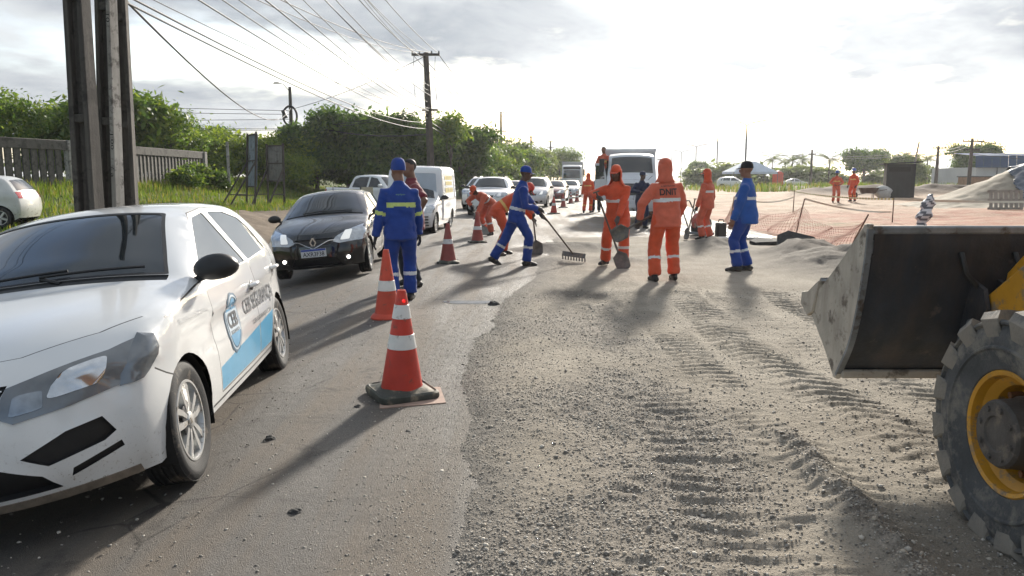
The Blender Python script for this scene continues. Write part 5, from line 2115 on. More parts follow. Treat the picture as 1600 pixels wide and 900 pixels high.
def person(label, loc, rz, pose, jacket, trousers, bands='silver', head='cap', headmat=None, skin=SKIN_D, hands=None, scale=1., voxel=.016, belly=0., seed=1, boots=BOOT, grp='road workers', sleeves='long', text=None, legbands=True, armband=False, loose=1., chestband=.42):
    """pose in a frame that looks along +Y with its right hand at +X; lengths for a 1.72 m figure"""
    P = dict(pelvis=(0, 0, .93), neck=(0, .02, 1.46), face=(0, 1, 0), twist=0., l_hand=(-.27, .05, .78), r_hand=(.27, .05, .78), l_pole=(-.5, -1, 0), r_pole=(.5, -1, 0),
             l_foot=(-.13, .0, 0), r_foot=(.13, .0, 0), head_up=None)
    P.update(pose)
    pel, neck = Vector(P['pelvis']), Vector(P['neck'])
    sp = (neck - pel).normalized()
    lat = Vector((math.cos(P['twist']), math.sin(P['twist']), 0))
    lat = (lat - sp * lat.dot(sp)).normalized()
    plat = Vector((1, 0, 0))
    fwd = lat.cross(sp) * -1
    up = Vector(P['head_up']) if P['head_up'] else (sp * .55 + Vector((0, 0, 1)) * .45)
    up.normalize()
    face = Vector(P['face'])
    face = (face - up * face.dot(up)).normalized()
    hx = face.cross(up).normalized()
    hc = neck + up * .145 + face * .025
    sho = {s: neck - sp * .122 + lat * s * .166 for s in (-1, 1)}
    hand = {-1: Vector(P['l_hand']), 1: Vector(P['r_hand'])}
    elb, wri = {}, {}
    for s, k in ((-1, 'l_pole'), (1, 'r_pole')):
        elb[s], wri[s] = two_bone(sho[s], hand[s], .295, .265, Vector(P[k]))
    hip = {s: pel + plat * s * .095 - Vector((0, 0, .02)) for s in (-1, 1)}
    ank, kne = {}, {}
    for s, k in ((-1, 'l_foot'), (1, 'r_foot')):
        f = P[k]
        a = Vector((f[0], f[1], f[2] + .095))
        kne[s], ank[s] = two_bone(hip[s], a, .435, .415, Vector((s * .12 + (f[5] if len(f) > 5 else 0), 1, 0)))
    toe = {s: (P[k][3] if len(P[k]) > 3 else -s * .15) for s, k in ((-1, 'l_foot'), (1, 'r_foot'))}
    lift = {s: (P[k][4] if len(P[k]) > 4 else 0.) for s, k in ((-1, 'l_foot'), (1, 'r_foot'))}
    # ---- body: one continuous skin under the clothes
    b = MB()
    closed_tube(b, [pel - sp * .06, pel + sp * .12, pel + sp * .32, neck - sp * .10, neck], [(.12, .09), (.12, .09), (.13, .10), (.13, .09), (.06, .06)], 16, lat)
    closed_tube(b, [neck - sp * .08, neck + up * .02, hc - up * .04], [.068, .060, .062], 14)
    hr = Matrix((hx, face, up)).transposed()
    b.ball(hc + up * .035 - face * .012, (.076, .094, .088), 18, 14, 0, hr)
    b.ball(hc - up * .045 + face * .018, (.062, .075, .070), 16, 12, 0, hr)
    b.ball(hc - up * .088 + face * .058, (.032, .026, .026), 10, 8, 0, hr)          # chin
    b.ball(hc - up * .018 + face * .098, (.017, .024, .030), 10, 8, 0, hr)          # nose
    b.ball(hc - up * .062 + face * .082, (.028, .014, .013), 10, 8, 0, hr)          # lips
    b.ball(hc + up * .022 + face * .080, (.056, .016, .014), 10, 8, 0, hr)          # brow
    for s in (-1, 1):
        b.ball(hc + hx * s * .078 - face * .008 - up * .008, (.012, .022, .032), 10, 8, 0, hr)
        closed_tube(b, [sho[s] - lat * s * .05, sho[s], elb[s], elb[s].lerp(wri[s], .5), wri[s]], [.05, .05, .042, .040, .030], 12)
        closed_tube(b, [hip[s] + sp * .03, hip[s].lerp(kne[s], .4), kne[s], kne[s].lerp(ank[s], .35), ank[s]], [.075, .07, .05, .052, .036], 12)
    me = remeshed(b, max(.0125, voxel * .8), 2, 'person')
    me.materials.append(skin)
    me.materials.append(HAIR)
    me.materials.append(hands or skin)
    # hands with five fingers, joined to the wrists
    hb = MB()
    for s in (-1, 1):
        d = (wri[s] - elb[s]).normalized()
        hk = 'r_grip' if s > 0 else 'l_grip'
        grip = P.get(hk)                                    # direction of the shaft held, if any
        if grip is not None:
            gdir = Vector(grip).normalized()
            across = gdir
            pn = d.cross(across).normalized() * (1 if s > 0 else -1)
        else:
            across = fwd - d * fwd.dot(d)
            across.normalize()
            pn = d.cross(across).normalized() * -s * 1
            if pn.dot(lat) * s > 0:
                pn = -pn                                     # palm looks at the body
        palm = [wri[s] - d * .02, wri[s] + d * .03, wri[s] + d * .085]
        closed_tube(hb, palm, [(.030, .024), (.040, .019), (.042, .016)], 12, across)
        for i, (o, ln) in enumerate(((.030, .070), (.010, .078), (-.010, .072), (-.029, .056))):
            base = wri[s] + d * .080 + across * o
            curl = (1.15, 1.35, .9) if grip is not None else (.25, .35, .25)
            q, dd = base, d.copy()
            pts = [base - d * .015, base]
            for j in range(3):
                m_ = Matrix.Rotation(curl[j], 3, across) if (d.cross(pn)).dot(across) > 0 else Matrix.Rotation(-curl[j], 3, across)
                dd = (m_ @ dd).normalized()
                q = q + dd * ln * (.44, .32, .26)[j]
                pts.append(q)
            closed_tube(hb, pts, [.0095, .0095, .009, .0085, .007], 8)
        tb = wri[s] + d * .030 + across * .030
        td = (d * .6 + across * .6 + pn * (.55 if grip is not None else .2)).normalized()
        tp = [tb, tb + td * .035, tb + td * .035 + (d * .6 + pn * (.9 if grip is not None else .25) + across * .1).normalized() * .032]
        closed_tube(hb, tp, [.014, .0115, .009], 8)
    bm = bmesh.new()
    bm.from_mesh(me)
    cut = hc + up * .02
    for f in bm.faces:
        c = f.calc_center_median()
        rel = c - hc
        if head in ('hair',) and (rel.dot(up) > .045 + .5 * max(0, rel.dot(face)) or (rel.dot(face) < -.035 and rel.dot(up) > -.06)):
            f.material_index = 1
        if hands is not None and min((c - wri[1]).length, (c - wri[-1]).length) < .05:
            f.material_index = 2
    o0 = len(bm.verts)
    nv = [bm.verts.new(v) for v in hb.v]
    for f in hb.f:
        fc = bm.faces.new([nv[i] for i in f])
        fc.material_index = 2
        fc.smooth = True
    for f in bm.faces:
        f.smooth = True
    bm.to_mesh(me)
    bm.free()
    root = link('person', me)
    tag(root, label, 'person', grp)
    root.location = loc
    root.rotation_euler = (0, 0, rz)
    root.scale = (scale,) * 3
    for s in (-1, 1):
        e = MB(); e.ball(hc + hx * s * .031 + up * .004 + face * .082, (.013, .009, .008), 10, 8, 0, hr)
        e.ball(hc + hx * s * .031 + up * .004 + face * .0885, (.0055, .004, .0055), 8, 6, 1, hr)
        e.build('eye', [EYE, HAIR], root, 60)
    # ---- jacket
    j = MB()
    q = belly
    closed_tube(j, [pel - Vector((0, 0, .16)) * .6 - sp * .06, pel - sp * .02, pel + sp * .10 + fwd * q * .5, pel + sp * .26 + fwd * q * .35, neck - sp * .19, neck - sp * .09, neck - sp * .035, neck + up * .02],
                [(.190 * loose + q * .4, .150 * loose + q), (.185 * loose + q * .4, .142 * loose + q), (.178 * loose + q * .4, .136 + q), (.180 * loose + q * .2, .132 + q * .6), (.192, .128), (.150, .104), (.088, .080), (.062, .066)], 24, lat)
    lens = 1. if sleeves == 'long' else .45
    for s in (-1, 1):
        a = sho[s] - lat * s * .07 - sp * .01
        if sleeves == 'long':
            closed_tube(j, [a, sho[s], sho[s].lerp(elb[s], .5), elb[s], elb[s].lerp(wri[s], .5), wri[s] - (wri[s] - elb[s]).normalized() * .02], [.066, .078, .073, .067, .060, .050], 16)
        else:
            closed_tube(j, [a, sho[s], sho[s].lerp(elb[s], .5), sho[s].lerp(elb[s], .82)], [.062, .072, .068, .066], 16)
    jm = remeshed(j, voxel, 3, 'jacket')
    wrinkle(jm, .009, seed)
    # ---- trousers
    t = MB()
    closed_tube(t, [pel + sp * .10, pel, pel - Vector((0, 0, .10)), pel - Vector((0, 0, .17))], [(.150, .115), (.168, .130), (.165, .125), (.10, .08)], 20, plat)
    for s in (-1, 1):
        sh = kne[s].lerp(ank[s], .5)
        closed_tube(t, [hip[s] + Vector((0, 0, .05)), hip[s].lerp(kne[s], .2), hip[s].lerp(kne[s], .6), kne[s], sh, ank[s].lerp(kne[s], .16), ank[s] - (ank[s] - kne[s]).normalized() * .0], [.098, .104 * loose, .092 * loose, .084 * loose, .080 * loose, .083 * loose, .080 * loose], 18)
    tm = remeshed(t, voxel, 3, 'trousers')
    wrinkle(tm, .009, seed + 5)
    # reflective strips follow the limb they are sewn on
    limbs = [('t', pel, neck, .17)] + [('u%d' % s, sho[s], elb[s], .075) for s in (-1, 1)] + [('f%d' % s, elb[s], wri[s], .06) for s in (-1, 1)] + [('l%d' % s, kne[s], ank[s], .08) for s in (-1, 1)] + [('h%d' % s, hip[s], kne[s], .09) for s in (-1, 1)]

    def paint(m, want):
        fi = np.zeros(len(m.polygons), np.int32)
        C = np.empty(len(m.polygons) * 3)
        m.polygons.foreach_get('center', C)
        C = C.reshape(-1, 3)
        D, T = [], []
        for nm, a, b_, r_ in limbs:
            A, B = np.array(a), np.array(b_)
            tt = ((C - A) @ (B - A)) / ((B - A) @ (B - A))
            tc = np.clip(tt, 0, 1)
            D.append(np.linalg.norm(C - (A + tc[:, None] * (B - A)), axis=1) / r_)
            T.append(tt)
        near = np.argmin(np.array(D), 0)
        for nm, t0, t1, mi in want:
            i = [l[0] for l in limbs].index(nm)
            fi[(near == i) & (T[i] > t0) & (T[i] < t1)] = mi
        m.polygons.foreach_set('material_index', fi)
    rm = {'silver': REFL, 'lime': REFLY, 'amber': REFLA, None: REFL}[bands]
    for m, cl in ((jm, jacket), (tm, trousers)):
        m.materials.append(cl)
        m.materials.append(rm if m is jm else (REFL if bands != 'amber' else REFLA))
        m.polygons.foreach_set('use_smooth', np.ones(len(m.polygons), bool))
    if bands:
        w = .052
        want = [('t', chestband, chestband + w / (neck - pel).length, 1)]
        if armband:
            want += [('u%d' % s, .80, .80 + .15, 1) for s in (-1, 1)]
        paint(jm, want)
        if legbands:
            paint(tm, [('l%d' % s, .36, .36 + .10, 1) for s in (-1, 1)])
    jo = link('jacket' if sleeves == 'long' else 'shirt', jm, root)
    to = link('trousers', tm, root)
    # ---- boots
    for s in (-1, 1):
        a = toe[s]
        fd = Vector((math.sin(-a) * -1 if 0 else -math.sin(a), math.cos(a), 0))
        ft = MB()
        g = Vector((ank[s].x, ank[s].y, ank[s].z - .095))
        rot = Matrix.Rotation(lift[s], 3, Vector((fd.y, -fd.x, 0)))
        sec = [(-.075, .034, .038, .036), (-.045, .048, .042, .046), (.02, .060, .042, .058), (.09, .044, .047, .044), (.15, .035, .046, .035), (.185, .024, .034, .022)]
        pts, rd = [], []
        for yy, zz, rx, rzz in sec:
            v = fd * yy + Vector((0, 0, zz))
            pts.append(ank[s] + rot @ (v - Vector((0, 0, .095))))
            rd.append((rx, rzz))
        closed_tube(ft, pts, rd, 14, Vector((fd.y, -fd.x, 0)))
        closed_tube(ft, [ank[s] + rot @ Vector((0, 0, -.06)), ank[s] + rot @ Vector((0, 0, -.01)), ank[s] + (kne[s] - ank[s]).normalized() * .05], [.046, .048, .050], 14)
        bm_ = remeshed(ft, max(.012, voxel * .75), 2, 'boot')
        # flat sole
        for v in bm_.vertices:
            if not lift[s] and v.co.z < .004 + P['l_foot' if s < 0 else 'r_foot'][2]:
                v.co.z = .004 + P['l_foot' if s < 0 else 'r_foot'][2]
        bm_.materials.append(boots)
        bm_.polygons.foreach_set('use_smooth', np.ones(len(bm_.polygons), bool))
        link('boot', bm_, root)
    # ---- headgear
    hm = headmat or jacket
    if head in ('cap', 'capflap'):
        c = MB()
        dome = [(.001, .098), (.035, .094), (.065, .076), (.084, .045), (.091, .0), (.092, -.018)]
        c.lathe(dome, 22)
        c.v = [(v[0] * .93, v[1] * 1.12, v[2]) for v in c.v]
        vz = -.012
        n = 9
        vs = []
        for k in range(n):
            a = math.pi * (k / (n - 1)) - math.pi / 2
            vs.append((.080 * math.sin(a), .075 + .030 * math.cos(a), vz))
        for k in range(n):
            a = math.pi * (k / (n - 1)) - math.pi / 2
            vs.append((.074 * math.sin(a), .085 + .090 * math.cos(a), vz - .018 * math.cos(a) ** .5 if math.cos(a) > 0 else vz))
        fs = [(k, k + 1, n + k + 1, n + k) for k in range(n - 1)]
        vs2 = [(x, y, z - .006) for x, y, z in vs]
        c.add(vs + vs2, fs + [tuple(i + 2 * n for i in f[::-1]) for f in fs] + [(n + k, n + k + 1, 3 * n + k + 1, 3 * n + k) for k in range(n - 1)])
        M = Matrix.Translation(hc + up * .045 - face * .008) @ hr.to_4x4()
        c.xf(M)
        c.build('cap', [hm], root, 50)
    if head == 'skullcap':
        c = MB()
        c.lathe([(.001, .125), (.04, .120), (.07, .098), (.086, .055), (.092, .0), (.090, -.03)], 22)
        c.v = [(v[0] * .93, v[1] * 1.12, v[2]) for v in c.v]
        c.xf(Matrix.Translation(hc + up * .030 - face * .012) @ hr.to_4x4())
        c.build('cap', [hm], root, 60)
    if head in ('capflap', 'hood'):
        # cloth falling from the cap over neck and shoulders, open at the face
        c = MB()
        rows = [(.060, .092, .102), (.02, .098, .108), (-.04, .100, .106), (-.10, .092, .100), (-.155, .112, .114), (-.20, .142, .130)]
        nseg = 22
        vs, fs = [], []
        span = 1.28 if head == 'capflap' else 1.48
        for i, (zz, rx, ry) in enumerate(rows):
            for k in range(nseg + 1):
                a = math.pi * (1.5 - span * .5) + (k / nseg) * math.pi * span
                a = -math.pi / 2 + (k / nseg - .5) * math.pi * span
                wv = 1 + .05 * math.sin(k * 2.1 + i) * (i / 5)
                vs.append(Vector((rx * math.cos(a) * wv, ry * math.sin(a) * wv - .01, zz)))
        for i in range(len(rows) - 1):
            for k in range(nseg):
                p = i * (nseg + 1) + k
                fs.append((p, p + nseg + 1, p + nseg + 2, p + 1))
        c.add(vs, fs)
        c.xf(Matrix.Translation(hc + Vector((0, 0, 0))) @ hr.to_4x4())
        if head == 'hood':
            c.ball(hc + up * .050 - face * .012, (.093, .108, .090), 20, 14, 0, hr)
        fo = c.build('neck_flap' if head == 'capflap' else 'hood', [hm], root, 80)
        sd = fo.modifiers.new('thick', 'SOLIDIFY')
        sd.thickness = .005
    if head in ('helmet',):
        c = MB()
        c.lathe([(.001, .135), (.05, .128), (.09, .098), (.108, .05), (.112, .0), (.128, -.012), (.128, -.018), (.110, -.014)], 24)
        c.v = [(v[0] * .93, v[1] * 1.14 + (.02 if v[2] < -.005 and v[1] > .06 else 0), v[2]) for v in c.v]
        c.xf(Matrix.Translation(hc + up * .040 - face * .006) @ hr.to_4x4())
        c.build('helmet', [hm], root, 50)
    if text:
        jb = bmesh.new(); jb.from_mesh(jm)
        tree = BVHTree.FromBMesh(jb)
        for txt, zz, w, h, nm in text[0]:
            v, f = text_fit(txt, w, h, .03)
            V = []
            for x, y in v:
                org = neck - sp * (-zz) + lat * (x * text[1]) + sp * y + fwd * text[1] * -1 * .6 * 1
                hit = tree.ray_cast(org, fwd * text[1])
                p = hit[0] if hit[0] is not None else org
                V.append(p - fwd * text[1] * .006)
            mesh_obj(nm, V, f, [text[2]], root, None, 0)
        jb.free()
    return root, dict(wri=wri, elb=elb, sho=sho, M=Matrix.Translation(Vector(loc)) @ Matrix.Rotation(rz, 4, 'Z') @ Matrix.Scale(scale, 4))


WOOD = mat('tool_handle', (.10, .075, .055), .65, var=.3, vscale=9, bump=.15, bscale=60)
BLADE = mat('tool_steel', (.14, .135, .125), .5, metal=.5, var=.35, vscale=10, dirt=((.22, .19, .15), .42, 10))


def shovel(label, grip, tip, face=(0, 0, 1), length=None, bw=.24, bl=.30):
    """shaft from grip (upper end) to the blade that ends at tip"""
    g, t = Vector(grip), Vector(tip)
    d = (t - g).normalized()
    root = thing('shovel', label, 'shovel', tuple(t))
    n = Vector(face)
    n = (n - d * n.dot(d)).normalized()
    s = d.cross(n).normalized()
    neck = t - d * bl
    h = MB(); h.tube([g - t, neck - t - d * .06], .016, 10); h.tube([g - t - d * .01 - s * .055, g - t - d * .01 + s * .055], .014, 8)
    h.build('handle', [WOOD], root, 50)
    b = MB()
    rows = [(0, .10, .018), (.25, .96, .010), (.6, 1.0, .0), (.9, .90, .004), (1.0, .60, .010)]
    m = 7
    vs, fs = [], []
    for v, wd, dz in rows:
        for k in range(m):
            u = (k / (m - 1) - .5) * 2
            vs.append(neck - t + d * bl * v + s * u * bw / 2 * wd + n * (.030 * u * u + dz))
    for i in range(len(rows) - 1):
        for k in range(m - 1):
            p = i * m + k
            fs.append((p, p + 1, p + m + 1, p + m))
    b.add(vs, fs)
    b.tube([neck - t - d * .10, neck - t + d * .07], [.020, .014], 10)
    o = b.build('blade', [BLADE], root, 50)
    sd = o.modifiers.new('thick', 'SOLIDIFY'); sd.thickness = .004
    return root


def rake(label, grip, tip, across):
    g, t = Vector(grip), Vector(tip)
    root = thing('garden_rake', label, 'rake', tuple(t))
    d = (t - g).normalized()
    a = Vector(across).normalized()
    h = MB(); h.tube([g - t, -d * .03], .015, 10); h.build('handle', [WOOD], root, 50)
    b = MB(); b.bar(-a * .21, a * .21, .014, .085, 0, (0, .35, .94)); b.build('rake_head', [BLADE], root)
    for k in range(9):
        u = -.20 + .05 * k
        tn = MB(); tn.bar(a * u + Vector((0, 0, -.03)), a * u + Vector((0, -.02, -.10)), .022, .012, 0, (0, 1, 0)); tn.build('tine', [BLADE], root)
    return root


def wpt(info, p):
    return info['M'] @ Vector(p)
V_ = Vector
FZ = lambda x, y: max(float(bed_z(np.array([float(x)]), np.array([float(y)]))[0]) if (-1.1 < x < 8.3 and 1.4 < y < 24.5) else 0., .0)
ink = mat('black_ink', (.03, .022, .022), .6, var=.1)
# guard with the cones, back to the camera
person('worker in blue overalls seen from behind, lime stripe across his back, beside the cones', (-1.36, 9.35, 0), R(12), dict(face=(-.55, .85, 0), neck=(0, .03, 1.46), l_hand=(-.31, .02, .745), r_hand=(.25, .20, .80), l_foot=(-.10, -.05, 0, .1), r_foot=(.12, .10, 0, -.2), twist=.05),
       BLUE, BLUE, 'lime', 'skullcap', BLUE, SKIN_M, GLOVE, 1.0, .015, seed=1, armband=True, chestband=.44,
       text=([('equipav', -.150, .115, .026, 'back_print')], 1, mat('faded_green_print', (.10, .22, .20), .6, var=.1)))
# man in the maroon shirt behind him
person('man in a maroon shirt with hands on hips, partly hidden behind the blue guard', (-1.37, 10.7, 0), R(112), dict(face=(-.25, 1, 0), neck=(0, .02, 1.46), l_hand=(-.24, .03, .98), r_hand=(.24, .03, .98), l_pole=(-1, -.4, 0), r_pole=(1, -.6, 0), l_foot=(-.12, .0, 0), r_foot=(.14, .05, 0)),
       MAROONC, DENIM, None, 'hair', None, SKIN_M, None, 1.03, .018, seed=2, grp='bystanders', sleeves='short')
# stooping worker in faded orange with a shovel
r, i = person('stooping worker in faded orange with orange cap, shovelling beside the white cars', (-.66, 20.8, 0), R(140), dict(pelvis=(0, -.12, .86), neck=(0, .42, 1.12), face=(0, .85, -.6), head_up=(0, .7, .7), l_hand=(-.10, .55, .55), r_hand=(.22, .40, .78), l_pole=(-1, -.2, .4), r_pole=(1, -.3, .5), l_foot=(-.18, .05, 0), r_foot=(.17, -.12, 0), l_grip=(.3, 1, -.6), r_grip=(.3, 1, -.6)),
              ORANGEF, ORANGEF, 'silver', 'cap', ORANGE, SKIN_D, GLOVE, 1.0, .018, seed=3)
shovel('shovel held by the stooping worker in faded orange', wpt(i, (.26, .36, .86)), wpt(i, (-.42, .55, .05)), (0, 0, 1))
# bent worker in orange behind the raker
r, i = person('bent over worker in bright orange with red hat, behind the raker in blue', (-.10, 15.2, FZ(-.1, 15.2)), R(-82), dict(pelvis=(0, -.18, .90), neck=(0, .30, 1.22), face=(0, .72, -.7), head_up=(0, .72, .7), l_hand=(-.16, .62, .62), r_hand=(.12, .50, .85), l_pole=(-1, -.2, .2), r_pole=(1, -.5, .3), l_foot=(-.15, -.05, 0), r_foot=(.15, -.22, 0), l_grip=(0, .3, -1), r_grip=(0, .3, -1)),
              ORANGE, ORANGE, 'amber', 'capflap', mat('red_hat', (.50, .045, .03), .7, var=.12), SKIN_D, GLOVEG, 1.0, .016, seed=4, chestband=.20)
shovel('upright shovel stuck in the aggregate beside the raker in blue', wpt(i, (.02, .50, .95)), (.50, 15.3, FZ(.5, 15.3) + .0), (.2, -1, .1), bw=.26)
# raker in blue
r, i = person('worker in royal blue with blue cap stepping forward with a rake', (.10, 13.35, FZ(.1, 13.3)), R(-84), dict(pelvis=(0, -.02, .91), neck=(0, .10, 1.45), face=(.12, 1, -.28), l_hand=(-.14, .44, .86), r_hand=(.10, .34, 1.00), l_pole=(-.7, -1, -.4), r_pole=(.6, -1, -.2), l_foot=(-.10, -.42, .03, .1, -.45), r_foot=(.11, .14, 0, .0), l_grip=(0, .75, -.65), r_grip=(0, .75, -.65)),
              BLUE, BLUE, 'silver', 'cap', BLUE, SKIN_D, GLOVE, 1.0, .015, seed=5, chestband=.10)
rake('long rake pushed forward by the worker in royal blue', wpt(i, (.12, .26, 1.10)), (1.10, 13.62, FZ(1.1, 13.6) + .13), (.96, -.25, -.10))
# orange worker facing us with a shovel
r, i = person('worker in bright orange with cap and neck cloth facing the camera, digging with a shovel', (1.78, 13.0, FZ(1.7, 13.)), R(168), dict(pelvis=(0, -.06, .90), neck=(.02, .08, 1.42), face=(.28, 1, -.30), twist=.2, l_hand=(-.02, .28, .80), r_hand=(.31, .22, 1.16), l_pole=(-1, -.3, -.3), r_pole=(1, -.6, -.2), l_foot=(-.12, .10, 0, -.05), r_foot=(.20, -.10, 0, -.5), l_grip=(-.4, .2, -1), r_grip=(-.4, .2, -1)),
              ORANGE, ORANGE, 'silver', 'capflap', ORANGE, SKIN_D, GLOVEG, 1.0, .015, seed=6, loose=1.08, chestband=.40)
shovel('shovel pushed into the ground by the worker in bright orange facing us', wpt(i, (.34, .20, 1.24)), wpt(i, (-.16, .38, -.02)), (0, -1, .3), bw=.25, bl=.32)
# worker with the agency letters on his back
r, i = person('worker in orange seen from behind with black letters on his jacket and orange hood', (2.24, 11.15, FZ(2.2, 11.1)), R(6), dict(face=(-.35, 1, -.1), neck=(-.02, .03, 1.45), l_hand=(-.36, .10, .86), r_hand=(.22, .26, .86), l_pole=(-1, -.8, 0), r_pole=(1, -.5, 0), l_foot=(-.17, -.06, 0, .12), r_foot=(.15, .06, 0, -.1), l_grip=(-.7, .3, -.3)),
              ORANGEP, ORANGE, 'silver', 'hood', ORANGEP, SKIN_D, GLOVEG, 1.03, .015, seed=7, loose=1.08, chestband=.36,
              text=([('DNIT', -.195, .245, .092, 'back_letters'), ('A SERVI\u00c7O DO', -.115, .20, .022, 'small_print')], 1, ink))
shovel('shovel carried low in the left hand of the worker with letters on his back', wpt(i, (-.20, .06, .93)), wpt(i, (-.72, .20, .62)), (.3, -1, .2), bw=.23, bl=.26)
# foreman in blue
person('worker in bright blue with black cap standing at the right, looking down', (3.72, 12.25, FZ(3.7, 12.2)), R(62), dict(face=(.1, 1, -.22), neck=(0, .0, 1.47), pelvis=(0, .0, .93), l_hand=(-.22, .16, .80), r_hand=(.24, .22, .82), l_pole=(-.6, -1, 0), r_pole=(.6, -1, 0), l_foot=(-.12, .08, 0, .2), r_foot=(.12, -.04, 0, -.1)),
       BLUER, BLUE, 'silver', 'cap', BLACKC, SKIN_M, None, 1.0, .015, seed=8, belly=.045, chestband=.40)
# orange worker by the compactor
r, i = person('worker in orange with orange cap standing by the plate compactor', (4.80, 18.95, FZ(4.8, 18.9)), R(48), dict(face=(-.1, 1, -.1), l_hand=(-.28, .14, .80), r_hand=(.27, .06, .80), l_foot=(-.10, .06, 0), r_foot=(.12, -.04, 0), l_grip=(-.1, .2, -1)),
              ORANGEF, ORANGEF, 'silver', 'capflap', ORANGE, SKIN_D, GLOVE, 1.0, .018, seed=9)
shovel('flat shovel hanging from the hand of the worker by the compactor', wpt(i, (-.27, .20, 1.0)), wpt(i, (-.42, .30, .02)), (0, 0, 1), bw=.27)
# figures by the trucks
person('worker in orange seen from behind, standing on the road left of the white truck', (3.40, 34.6, 0), R(-15), dict(l_foot=(-.16, -.12, 0), r_foot=(.10, .10, 0)), ORANGE, ORANGE, 'amber', 'hood', ORANGE, SKIN_D, None, 1.02, .024, seed=10)
person('person in dark clothes close beside the orange worker left of the white truck', (3.86, 35.4, 0), R(170), dict(), NAVY, DENIM, None, 'cap', BLACKC, SKIN_D, None, 1.0, .024, seed=11)
person('worker in navy blue with cap standing in front of the white truck grille', (3.95, 23.6, 0), R(195), dict(face=(-.4, 1, 0), l_hand=(-.16, .22, 1.05), r_hand=(.14, .26, 1.12), l_pole=(-1, -.3, -.3), r_pole=(1, -.3, -.3)), NAVY, NAVY, None, 'cap', NAVY, SKIN_D, None, 1.0, .02, seed=12)
person('worker in dark blue behind the shoulder of the worker with letters on his back', (5.02, 25.4, 0), R(160), dict(face=(.2, 1, 0)), NAVY, NAVY, None, 'skullcap', NAVY, SKIN_D, None, 1.0, .02, seed=13)
person('worker in orange with blue helmet, left of the pair on the dirt site', (17.75, 42.4, sz(17.75, 42.4)), R(170), dict(l_hand=(-.14, .20, .98), r_hand=(.14, .20, .98), l_pole=(-1, -.5, 0), r_pole=(1, -.5, 0)), ORANGEP, ORANGEP, 'amber', 'helmet', mat('blue_helmet', (.03, .08, .30), .35, var=.05, coat=.4), SKIN_D, None, 1.0, .024, seed=14)
person('worker in orange with blue helmet beside the black box, right of the pair', (19.05, 43.2, sz(19.05, 43.2)), R(120), dict(l_hand=(-.26, .15, .84), r_hand=(.26, .12, .84)), ORANGE, ORANGE, 'amber', 'helmet', MATS['blue_helmet'], SKIN_D, GLOVE, 1.05, .024, seed=15)
# ------------------------------------------------------------------ trees and shrubs
BARK = mat('bark', (.085, .070, .055), .9, var=.3, vscale=6, bump=.5, bscale=20)
LEAF = {
    'dark': [leafmat('leaf_dark_a', (0.034, 0.075, 0.018)), leafmat('leaf_dark_b', (0.060, 0.117, 0.026)), leafmat('leaf_dark_c', (0.098, 0.163, 0.034))],
    'mid': [leafmat('leaf_mid_a', (0.058, 0.111, 0.023)), leafmat('leaf_mid_b', (0.104, 0.169, 0.034)), leafmat('leaf_mid_c', (0.163, 0.215, 0.044))],
    'lime': [leafmat('leaf_lime_a', (0.111, 0.169, 0.023)), leafmat('leaf_lime_b', (0.176, 0.234, 0.031)), leafmat('leaf_lime_c', (0.078, 0.130, 0.021))],
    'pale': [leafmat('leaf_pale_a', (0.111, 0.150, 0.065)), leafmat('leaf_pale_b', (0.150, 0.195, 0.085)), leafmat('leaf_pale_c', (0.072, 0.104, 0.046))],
}


def crown_data(name, blobs, clumps, per, leaf, tone, seed, spread=.34, hollow=.55):
    g = np.random.default_rng(seed)
    vol = np.array([b[3] * b[4] * b[5] for b in blobs]) ** .67
    which = g.choice(len(blobs), clumps, p=vol / vol.sum())
    B = np.array(blobs)[which]
    d = g.normal(size=(clumps, 3))
    d /= np.linalg.norm(d, axis=1)[:, None]
    d[:, 2] = np.where(d[:, 2] < -.35, -d[:, 2] * .6, d[:, 2])
    r = hollow + (1.06 - hollow) * g.random(clumps) ** .6
    C = B[:, :3] + d * r[:, None] * B[:, 3:6]
    n = clumps * per
    ci = np.repeat(np.arange(clumps), per)
    size = (.6 + .8 * g.random(clumps))[ci]
    P = C[ci] + g.normal(size=(n, 3)) * (spread * size)[:, None] * np.array([1, 1, .65])
    # leaf blades: outward and upward facing with much scatter
    nd = d[ci] * .8 + g.normal(size=(n, 3)) * .75 + np.array([0, 0, .45])
    nd /= np.linalg.norm(nd, axis=1)[:, None]
    a = np.cross(nd, g.normal(size=(n, 3)))
    a /= np.linalg.norm(a, axis=1)[:, None]
    b = np.cross(nd, a)
    s = leaf * (.55 + .9 * g.random(n))[:, None]
    v0, v1, v2, v3 = P - a * s, P + b * s * .42 + nd * s * .12, P + a * s, P - b * s * .42 + nd * s * .12
    V = np.stack([v0, v1, v2, v3], 1).reshape(-1, 3)
    F = np.arange(n * 4).reshape(-1, 4)
    mi = np.clip((g.random(clumps)[ci] * 2.2 + g.random(n) * .8).astype(int), 0, 2)
    return mesh_obj(name, V, F, LEAF[tone], None, mi, 0, data_only=True)


